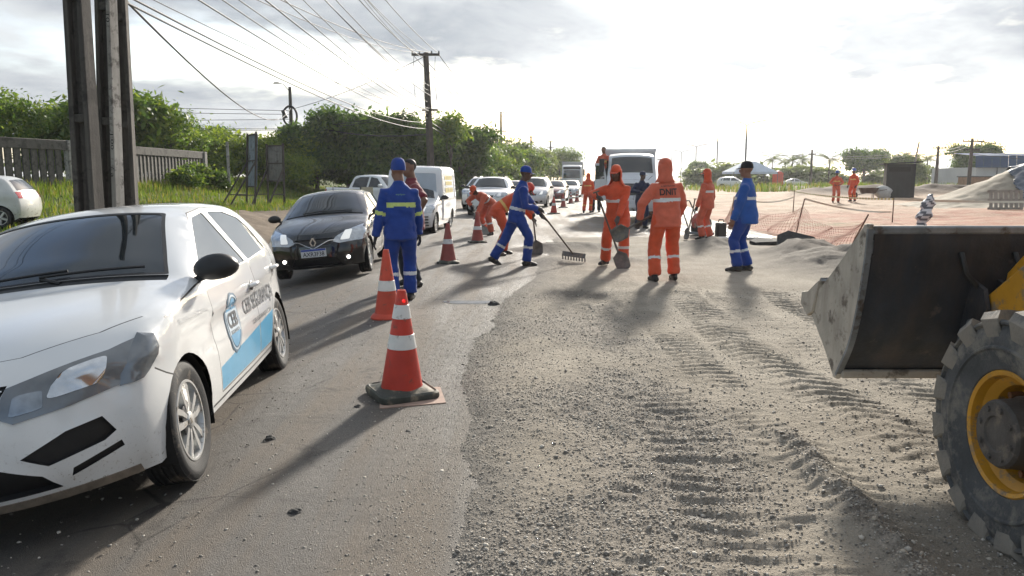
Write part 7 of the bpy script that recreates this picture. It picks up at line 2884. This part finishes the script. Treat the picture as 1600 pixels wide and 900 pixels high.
white_truck()
person('worker with orange vest standing up behind the open door of the white truck', (3.46, 29.25, .98), R(150), dict(face=(.3, 1, .1), l_hand=(-.22, .30, 1.05), r_hand=(.2, .28, 1.0)), ORANGEF, DENIM, 'amber', 'hair', None, SKIN_M, None, 1.0, .024, seed=16, legbands=False)


def far_truck():
    root = place_vehicle('cargo_truck', 'far white truck with tall dark windshield at the end of the queue', 'truck', (7.1, 92, 0), -6)
    Y0 = 1.0
    edge = [(.10, .40, 1), (.05, .9), (.05, 1.5), (.08, 2.2), (.20, 2.85), (.45, 3.05), (1.6, 3.1), (2.1, 3.0), (2.15, .6, 1)]
    crown = [(-.08, 0, 3)] * 5 + [(-.03, .05), (0, .05), (0, 0), (0, 0)]
    S = Shell(edge, crown, [(0, 1.2), (2.5, 1.22)], [(0, 1.5), (2.5, 1.5)], tumble=.05, r=.08, seg=4, res=.16, y0=Y0, crease=0, tuck=.02)
    S.make_side([('window', [(.35, 1.8), (.45, 2.6), (1.2, 2.6), (1.2, 1.8)])], [(1.1, .56, .5)], .5)
    S.make_wrap([('windshield', [(-.9, 2.15), (.9, 2.15), (.9, 3.5), (-.9, 3.5)], False), ('visor', [(-.95, 3.62), (.95, 3.62), (.95, 4.2), (-.95, 4.2)], False), ('grille', [(-.75, .6), (.75, .6), (.75, 1.9), (-.75, 1.9)], False), ('headlight', [(.78, .3), (.97, .3), (.97, .7), (.78, .7)], True)])
    S.build(('body', 0), 'cab', [TW], root, smooth=50)
    for k_, m_ in (('windshield', GLASS), ('grille', mat('far_grille', (.10, .12, .14), .5)), ('visor', TRIM)):
        S.build((k_, 1), k_, m_, root, push=-.02)
    for sg in (1, -1):
        S.build(('window', sg), 'window', GLASS, root)
        S.build(('headlight', sg), 'headlight', LAMPI, root)
        m = MB(); m.box((sg * 1.42, .2 - Y0, 2.3), (.2, .1, .7)); m.build('side_mirror', [TRIM], root)
        for uu in (1.1, 5.5):
            td, rd = wheel_data(.5, .3, .29, 'steel', 8)
            w = link('wheel', td, root); w.location = (sg * 1.0, uu - Y0, .5); w.rotation_euler = (0, 0, 0 if sg > 0 else math.pi)
            link('rim', rd, w)
    b = MB(); b.box((0, 6.3 - Y0, 2.2), (2.5, 7.6, 2.75)); bevel_obj(b.build('cargo_box', [mat('truck_grey_box', (.40, .40, .39), .5, var=.1)], root), .04)


far_truck()

# vehicles and cabins far right
traffic_car('suv_car', 'white car parked under the pale canopy tent', 'car', (28.8, 101, .2), 70, 'suv', WHITE, .2)
traffic_car('sedan_car', 'small white car half hidden beyond the orange toilet cabin', 'car', (47.0, 128, .2), 80, 'sedan', WHITE, .25)


def tent():
    root = thing('canopy_tent', 'pale blue canopy tent behind the worker in bright blue', 'tent', (33.0, 108, .2), R(6))
    m = mat('tent_cloth', (.50, .57, .66), .7, var=.1, vscale=1)
    w, d = 3.1, 2.2
    t = MB(); t.add([(-w, -d, 2.3), (w, -d, 2.3), (w, d, 2.3), (-w, d, 2.3), (-.8, 0, 3.75), (.8, 0, 3.75)], [(0, 1, 5, 4), (1, 2, 5), (2, 3, 4, 5), (3, 0, 4)]); t.build('canopy', [m], root, 10)
    v = MB(); v.add([(-w, -d, 2.3), (w, -d, 2.3), (w, -d, 2.0), (-w, -d, 2.0), (w, d, 2.3), (w, d, 2.0), (-w, d, 2.3), (-w, d, 2.0)], [(0, 3, 2, 1), (1, 2, 5, 4), (6, 7, 3, 0)]); v.build('valance', [m], root, 10)
    for sx in (-1, 1):
        for sy in (-1, 1):
            p = MB(); p.tube([(sx * w, sy * d, 0), (sx * w, sy * d, 2.3)], .05, 6); p.build('leg', [GALV], root)


tent()
root = thing('toilet_cabin', 'bright orange portable toilet cabin on the far side of the site', 'portable toilet', (39.4, 115, .35), R(12))
m = mat('toilet_orange', (.62, .07, .035), .5, var=.08)
b = MB(); b.box((0, 0, 1.05), (1.15, 1.15, 2.1)); bevel_obj(b.build('cabin', [m], root), .06)
b = MB(); b.lathe([(.001, .28), (.35, .24), (.60, .08), (.62, 0)], 4); b.xf(Matrix.Translation((0, 0, 2.1)) @ Matrix.Rotation(R(45), 4, 'Z')); b.build('roof', [m], root, 30)
b = MB(); b.box((0, -.585, 1.0), (.72, .03, 1.75)); b.build('door', [mat('toilet_door', (.52, .055, .03), .5)], root)
b = MB(); b.box((0, 0, 2.28), (.9, .9, .03)); b.build('roof_cap', [mat('toilet_white', (.6, .58, .55), .5)], root)


def black_box():
    root = thing('guard_hut', 'tall black hut with an overhanging flat roof on the dirt site', 'hut', (26.2, 52.5, sz(26.2, 52.5) - .05), R(-18))
    m = mat('hut_black', (.018, .018, .020), .7, var=.3, vscale=2, bump=.1, bscale=10)
    b = MB(); b.box((0, 0, 1.15), (1.75, 1.3, 2.3)); b.build('walls', [m], root)
    for k in range(6):
        q = MB(); q.box((-.73 + k * .292, -.665, 1.10), (.27, .02, 2.15)); q.build('board', [m], root)
    q = MB(); q.box((-.1, -.68, 1.95), (1.3, .02, .30)); q.build('hatch', [WELL], root)
    b = MB(); b.box((.05, -.05, 2.38), (2.35, 1.9, .07), Matrix.Rotation(R(-3), 3, 'Y')); b.build('roof', [m], root)


black_box()
# wheelbarrow and sack by the hut
root = thing('wheelbarrow', 'wheelbarrow standing left of the black hut', 'wheelbarrow', (23.7, 51.5, sz(23.7, 51.5)), R(75))
b = MB(); b.add([(-.3, -.4, .35), (.3, -.4, .35), (.3, .4, .35), (-.3, .4, .35), (-.42, -.6, .72), (.42, -.6, .72), (.42, .55, .72), (-.42, .55, .72)], [(3, 2, 1, 0), (0, 1, 5, 4), (1, 2, 6, 5), (2, 3, 7, 6), (3, 0, 4, 7)]); b.build('tray', [mat('barrow_rust', (.10, .06, .045), .8, var=.3)], root)
b = MB(); b.lathe([(.18, -.05), (.22, -.03), (.22, .03), (.18, .05), (.001, .03)], 18, 'X', 0, (0, .85, .22)); b.build('wheel', [RUBBER], root)
for s in (-1, 1):
    b = MB(); b.bar((s * .06, .85, .22), (s * .30, -1.1, .62), .04, .04); b.build('handle', [WOOD], root)
    b = MB(); b.bar((s * .26, -.3, 0), (s * .26, -.3, .36), .04, .04); b.build('leg', [WOOD], root)
b = MB(); b.ball((0, 0, .42), (.55, .45, .46), 16, 12)
b.v = [(v[0] + .05 * math.sin(v[2] * 14), v[1] + .04 * math.sin(v[0] * 11 + v[2] * 9), max(v[2], 0)) for v in b.v]
tag(b.build('sack', [mat('white_sack', (.52, .51, .48), .8, var=.15, vscale=4, bump=.4, bscale=12)], None, 60, (24.75, 51.6, sz(24.75, 51.6))), 'bulging white sack leaning at the left of the black hut', 'sack')


# heap covered with a tarpaulin
def heap_z(x, y):
    return 2.05 * np.exp(-((x / 4.1) ** 2 + (y / 2.6) ** 2) ** 1.0) * (1 + .08 * fbm(x * 1.2, y * 1.2, 3, 111)) + .06 * fbm(x * 3, y * 3, 3, 112) - .12


HX, HY = 25.6, 37.2
xs_, ys_ = np.linspace(-7, 7, 90), np.linspace(-4, 4, 60)
heap = grid_mesh('sand_heap', xs_, ys_, heap_z, mat('heap_sand', (.34, .29, .22), .9, var=.25, vscale=2, bump=.6, bscale=9))
heap.location = (HX, HY, sz(HX, HY))
tag(heap, 'long sand heap partly covered by a tarpaulin at the right edge', 'sand heap')


def tarp_z(x, y):
    f = .07 * np.abs(np.sin((x * .9 - y * 2.4) * 2.2 + 1.5 * fbm(x * .8, y * .8, 2, 120))) + .05 * fbm(x * 2, y * 5, 3, 121)
    return heap_z(x, y) + .07 + f


tx, ty = np.linspace(-2.8, 6.6, 110), np.linspace(-3.9, 1.6, 80)
tm_ = mat('tarp_blue_grey', (.060, .078, .11), .42, var=.25, vscale=2, dirt=((.34, .33, .31), .26, 2.4))
tp = grid_mesh('tarpaulin', tx, ty, tarp_z, tm_)
bmx = bmesh.new(); bmx.from_mesh(tp.data)
bmesh.ops.delete(bmx, geom=[f for f in bmx.faces if f.calc_center_median().x < -1.7 + .9 * mnoise.noise(Vector((0, f.calc_center_median().y * 1.1, 0))) + .45 * f.calc_center_median().y], context='FACES')
bmx.to_mesh(tp.data); bmx.free()
tp.location = heap.location
sd = tp.modifiers.new('thick', 'SOLIDIFY'); sd.thickness = .015
tag(tp, 'wrinkled blue grey tarpaulin draped over the sand heap', 'tarpaulin')
root = thing('wooden_pallet', 'grey wooden pallet leaning upright against the tarpaulin heap', 'pallet', (20.6, 32.2, sz(20.6, 32.2) + .02), R(-6))
root.rotation_euler = (R(-10), 0, R(-6))
pw = mat('pallet_wood', (.30, .275, .235), .85, var=.2, vscale=5, bump=.2, bscale=20)
for k in range(7):
    b = MB(); b.box((-.60 + k * .20, -.05, .42), (.125, .022, .82)); b.build('slat', [pw], root)
for z in (.06, .42, .78):
    b = MB(); b.box((0, .02, z), (1.36, .09, .09)); b.build('stringer', [pw], root)
b = MB(); b.tube([(-1.0, 0, .05), (1.2, .3, .10)], .09, 10); b.tube([(-.9, .3, .05), (1.0, -.1, .26)], .07, 9); b.tube([(-.6, -.2, .06), (1.3, .0, .2)], .06, 8)
tag(b.build('log_pile', [BARK], None, 40, (22.6, 31.0, sz(22.6, 31.0)), R(8)), 'small pile of dark logs in front of the pallet at the right edge', 'log pile')

# warehouse
root = thing('warehouse', 'low white warehouse with a blue metal roof at the right edge', 'building', (72, 104, .2), R(-4))
b = MB(); b.box((0, 0, 1.2), (25, 12, 3.2)); b.build('wall', [mat('warehouse_white', (.52, .53, .53), .7, var=.08, vscale=.5)], root)
b = MB(); b.box((0, -6.05, .4), (25.1, .1, 1.1)); b.build('brick_base', [mat('warehouse_brick', (.13, .085, .065), .85, var=.25, vscale=3)], root)
rfm = mat('roof_blue', (.022, .065, .155), .85, spec=.15, var=.12, vscale=.6)
for k in range(26):
    x = -12.9 + k
    b = MB(); b.add([(x, -6.5, 2.75), (x + .98, -6.5, 2.75), (x + .98, -6.35, 4.25), (x, -6.35, 4.25), (x, 0, 4.75), (x + .98, 0, 4.75)], [(0, 1, 2, 3), (3, 2, 5, 4)]); b.build('roof_panel', [rfm], root)
for k in range(5):
    b = MB(); b.box((-10 + k * 5, -6.03, 2.0), (.10, .12, 1.6)); b.build('wall_joint', [GALV], root)
root = thing('brick_shed', 'small unfinished brick shed beside the pole left of the warehouse', 'shed', (47.5, 79, .3), 0)
b = MB(); b.box((0, 0, .7), (3.0, 2.0, 1.4)); b.build('wall', [mat('shed_brick', (.33, .20, .13), .85, var=.25, vscale=3)], root)
b = MB(); b.box((0, 0, 1.45), (3.2, 2.2, .10)); b.build('roof', [CONC], root)

# stakes, net and tape
STAKE = mat('stake_wood', (.17, .095, .060), .85, var=.25, vscale=6)
STK = {}
for k, (x, y, h, lx, lab) in enumerate([(6.75, 15.5, .86, .42, 'leaning stake nearest the bucket holding the red net'), (7.45, 20.2, .95, .20, 'leaning stake beside the broken asphalt slabs holding the red net'), (6.95, 24.6, 1.0, .12, 'stake holding the red net behind the worker in bright blue'), (12.1, 33.2, .95, .02, 'thin stake of the tape line on the tan dirt, left one'), (12.5, 25.3, .80, .0, 'upright stake of the tape line above the bucket'), (16.2, 22.2, .75, .0, 'short stake of the tape line at the right edge'), (8.6, 29.5, .9, .10, 'thin stake at the far end of the red net')]):
    z = sz(x, y)
    b = MB(); b.tube([(0, 0, -.1), (lx * .5, 0, h * .5), (lx, 0, h)], [.022, .020, .017], 6)
    tag(b.build('wooden_stake', [STAKE], None, 40, (x, y, z)), lab, 'stake', 'stakes on the dirt site')
    STK[k] = Vector((x + lx, y, z + h))


def net(label, a, b, h, nx, nz, sag):
    a, b = Vector(a), Vector(b)
    P = {}
    for i in range(nx + 1):
        for j in range(nz + 1):
            u, v = i / nx, j / nz
            p = a.lerp(b, u)
            s = sag * 4 * u * (1 - u)
            top = p.z - s
            bot = min(top - .05, sz(p.x, p.y) + .02)
            q = top * v + bot * (1 - v)
            P[i, j] = Vector((p.x - .35 * (1 - v) * (.6 + .4 * math.sin(u * 9)) + .05 * math.sin(u * 17 + v * 5), p.y + .10 * math.sin(u * 13 + v * 4), q))
    m = MB()
    for i in range(nx + 1):
        for j in range(nz + 1):
            for k in ((i + 1, j), (i, j + 1)):
                if k in P:
                    m.bar(P[i, j], P[k], .006, .006)
    o = m.build('safety_net', [mat('net_red', (.52, .24, .175), .7, var=.1)], None, 0)
    return tag(o, label, 'safety net')


net('sagging red plastic safety net between the near leaning stakes', (7.1, 15.5, sz(7, 15.5) + .70), (7.6, 20.2, sz(7.6, 20.2) + .72), .7, 40, 8, .30)
net('red plastic safety net running back from the broken slabs', (7.6, 20.2, sz(7.6, 20.2) + .72), (7.05, 24.6, sz(7, 24.6) + .8), .7, 36, 7, .28)
net('far end of the red safety net behind the worker in orange', (7.05, 24.6, sz(7, 24.6) + .8), (8.7, 29.5, sz(8.7, 29.5) + .7), .7, 36, 6, .28)


def tape(label, a, b, sag, plain=False, w=.07):
    a, b = Vector(a), Vector(b)
    L = (b - a).length
    n = max(8, int(L / .22))
    vs, fs, mi = [], [], []
    for i in range(n + 1):
        u = i / n
        p = a.lerp(b, u)
        p.z -= sag * 4 * u * (1 - u)
        tw = .5 * math.sin(u * 7)
        vs += [p + Vector((0, math.sin(tw) * w / 2, -math.cos(tw) * w / 2)), p + Vector((0, -math.sin(tw) * w / 2, math.cos(tw) * w / 2))]
    for i in range(n):
        fs.append((2 * i, 2 * i + 2, 2 * i + 3, 2 * i + 1)); mi.append(i % 2 if not plain else 0)
    o = mesh_obj('barrier_tape', vs, fs, [mat('tape_white', (.60, .57, .46), .5, var=.05), mat('tape_yellow', (.42, .33, .06), .5, var=.05)], None, mi, 0)
    return tag(o, label, 'barrier tape')


tape('yellow and white striped barrier tape behind the two workers with blue helmets', (17.0, 47.5, sz(17, 47.5) + .75), (12.5, 25.3, STK[4].z - .04), .12)
tape('pale barrier tape running right from the upright stake above the bucket', (12.5, 25.3, STK[4].z - .04), (16.2, 22.2, STK[5].z - .04), .05, True)
tape('white tape lying low across the tan dirt', tuple(STK[1]), (12.4, 25.2, sz(12.4, 25.2) + .35), .10, True, .05)
tape('thin pale tape between the net stake and the left tape stake', tuple(STK[2]), (12.1, 33.2, STK[3].z - .3), .2, True, .05)

# odds and ends beside the road
def slab(label, x, y, rz, poly, t, tilt):
    b = MB(); b.prism(poly, lambda p: (p[0], p[1], 0), lambda p: (p[0], p[1], t))
    b.v = [(v[0] + .02 * math.sin(v[1] * 23), v[1] + .02 * math.sin(v[0] * 19), v[2] + .015 * math.sin(v[0] * 11 + v[1] * 7)) for v in b.v]
    o = b.build('asphalt_slab', [mat('broken_asphalt', (.035, .034, .033), .85, var=.35, vscale=9, bump=.6, bscale=30)], None, 20, (x, y, max(FZ(x, y), sz(x, y) if x > 6.4 else 0) + .02))
    o.rotation_euler = (tilt[0], tilt[1], rz)
    return tag(o, label, 'asphalt slab')


slab('larger broken black asphalt slab tipped up at the edge of the dirt', 6.35, 17.0, R(-25), [(-.42, -.25), (.35, -.32), (.46, .05), (.25, .30), (-.30, .28), (-.5, .05)], .10, (R(40), R(12)))
slab('smaller flat black asphalt slab left of the tipped one', 5.75, 17.5, R(10), [(-.30, -.15), (.22, -.20), (.32, .08), (-.05, .20), (-.32, .10)], .08, (R(12), R(-4)))
g = random.Random(5)
for lab, x, y, s, m in [('pale boulder beside the corner of the loader bucket', 6.55, 14.1, .26, CONCL), ('grey rock next to the pale boulder by the bucket', 6.95, 14.7, .15, CONCL), ('dark clod of asphalt lying on the wet lane left of the puddle', -.22, 9.1, .065, MATS['broken_asphalt']), ('dark pebble lump on the lane just below the nearest cone', -1.02, 4.92, .026, MATS['broken_asphalt']),
                        ('flat dark clod on the wet lane in the foreground', -1.40, 4.28, .034, MATS['broken_asphalt']), ('dark clod near the front wheel of the white security car', -.98, 3.30, .030, MATS['broken_asphalt']), ('dark clod on the wet lane between the security car and the gravel', -.62, 4.42, .020, MATS['broken_asphalt'])]:
    bm = bmesh.new(); bmesh.ops.create_icosphere(bm, subdivisions=3, radius=s)
    sd_ = g.random() * 50
    for v in bm.verts:
        v.co *= 1 + .35 * mnoise.noise(v.co * (1.6 / s) + Vector((sd_, 0, 0))) + .12 * mnoise.noise(v.co * (5 / s))
        v.co.z *= .62
    me = bpy.data.meshes.new('rock'); bm.to_mesh(me); bm.free(); me.materials.append(m)
    o = link('rock', me); o.location = (x, y, max(FZ(x, y), sz(x, y) if x > 6.5 else 0.) + s * .25)
    tag(o, lab, 'rock')
# plate compactor
root = thing('plate_compactor', 'dusty red plate compactor on the road edge beside the worker in orange', 'compactor', (5.05, 20.6, FZ(5.05, 20.6) + .01), R(20))
pr_ = mat('compactor_red', (.36, .075, .055), .6, var=.25, vscale=8, dirt=((.30, .25, .2), .42, 10))
b = MB(); b.box((0, 0, .06), (.45, .65, .08)); bevel_obj(b.build('base_plate', [STEELW], root), .02)
b = MB(); b.ball((0, .02, .36), (.24, .24, .26), 18, 12); b.build('fuel_tank', [pr_], root, 60)
b = MB(); b.box((0, .0, .18), (.36, .42, .18)); bevel_obj(b.build('engine', [TRIM], root), .03)
b = MB(); b.lathe([(.10, -.04), (.16, -.04), (.16, .04), (.001, .04)], 16, 'X', 0, (.22, .02, .30)); b.build('recoil_cover', [TRIM], root)
for s in (-1, 1):
    b = MB(); b.tube([(s * .18, .25, .10), (s * .18, .55, .55), (s * .18, .85, .9)], .018, 8); b.build('handle_bar', [TRIM], root)
b = MB(); b.tube([(-.18, .85, .9), (.18, .85, .9)], .018, 8); b.build('grip', [TRIM], root)
root = thing('fuel_can', 'black fuel can standing right behind the worker in orange', 'fuel can', (5.35, 19.7, FZ(5.35, 19.7)), R(15))
b = MB(); b.box((0, 0, .20), (.26, .18, .40)); bevel_obj(b.build('can', [TRIM], root), .04, 3)
b = MB(); b.tube([(-.08, 0, .40), (-.06, 0, .47), (.06, 0, .47), (.08, 0, .40)], .014, 6); b.build('handle', [TRIM], root)
for k, (a, b_, lab) in enumerate([((5.5, 19.9), (6.35, 18.7), 'white plastic pipe lying on the road edge, upper one'), ((5.1, 19.0), (6.3, 19.05), 'white plastic pipe lying flat near the boots of the worker in orange')]):
    p = MB(); p.tube([(*a, FZ(*a) + .04), (*b_, FZ(*b_) + .04)], .035, 8); tag(p.build('plastic_pipe', [mat('pvc_white', (.62, .61, .58), .4, var=.05)], None, 50), lab, 'pipe')
# striped bundle behind the bucket
b = MB(); b.ball((0, 0, .55), (.20, .16, .58), 20, 26)
b.v = [(v[0] * (1 + .25 * math.sin(v[2] * 17)) + .25 * (v[2] - .3) + .02 * math.sin(v[2] * 40), v[1] * (1 + .2 * math.sin(v[2] * 13 + 1)), max(0, v[2])) for v in b.v]
b.m = [1 if (math.floor((sum(b.v[i][2] for i in f) / len(f)) * 9 + sum(b.v[i][0] for i in f) / len(f) * 8 + 2 * mnoise.noise(Vector(b.v[f[0]]) * 3)) % 2) else 0 for f in b.f]
tag(b.build('tape_bundle', [mat('bundle_white', (.60, .61, .62), .45, var=.1), mat('bundle_dark', (.10, .11, .13), .45, var=.1)], None, 60, (12.15, 22.8, sz(12.15, 22.8) - .18)), 'crumpled striped white and grey bundle behind the bucket rim', 'bundle')
# beige board beyond the black hatchback
root = thing('notice_board', 'small beige board on a post behind the black hatchback', 'board', (-5.15, 27.5, gz(-5.15, 27.5)), R(5))
b = MB(); b.box((0, 0, 1.12), (.42, .03, .34)); b.build('panel', [mat('beige_board', (.40, .37, .27), .7, var=.1)], root)
b = MB(); b.box((-.22, 0, .65), (.05, .05, 1.3)); b.build('post', [TRIM], root)
# shallow puddle by the clod
pz = [(.30 * math.cos(a) * (1 + .2 * math.sin(3 * a)), .16 * math.sin(a) * (1 + .25 * math.cos(2 * a))) for a in np.linspace(0, 6.283, 25)[:-1]]
w = MB(); w.add([(p[0], p[1], 0) for p in pz], [tuple(range(24))])
pd = w.build('puddle', [mat('puddle_water', (.10, .09, .08), .05, var=0, spec=.6)], None, 0, (-.52, 9.25, .0150)); struct(pd)
# ------------------------------------------------------------------ moist air
hz = MB(); hz.box((0, 900, 19.5), (3200, 2400, 45))
hm = bpy.data.materials.new('moist_air')
hm.use_nodes = True
hm.node_tree.nodes.clear()
ho = _n(hm.node_tree, 'ShaderNodeOutputMaterial')
hv = _n(hm.node_tree, 'ShaderNodeVolumePrincipled')
hv.inputs['Color'].default_value = (.93, .95, .97, 1)
hv.inputs['Density'].default_value = .00030
hv.inputs['Anisotropy'].default_value = .55
hm.node_tree.links.new(hv.outputs[0], ho.inputs['Volume'])
haze = stuff(hz.build('haze', [hm], None, 0))
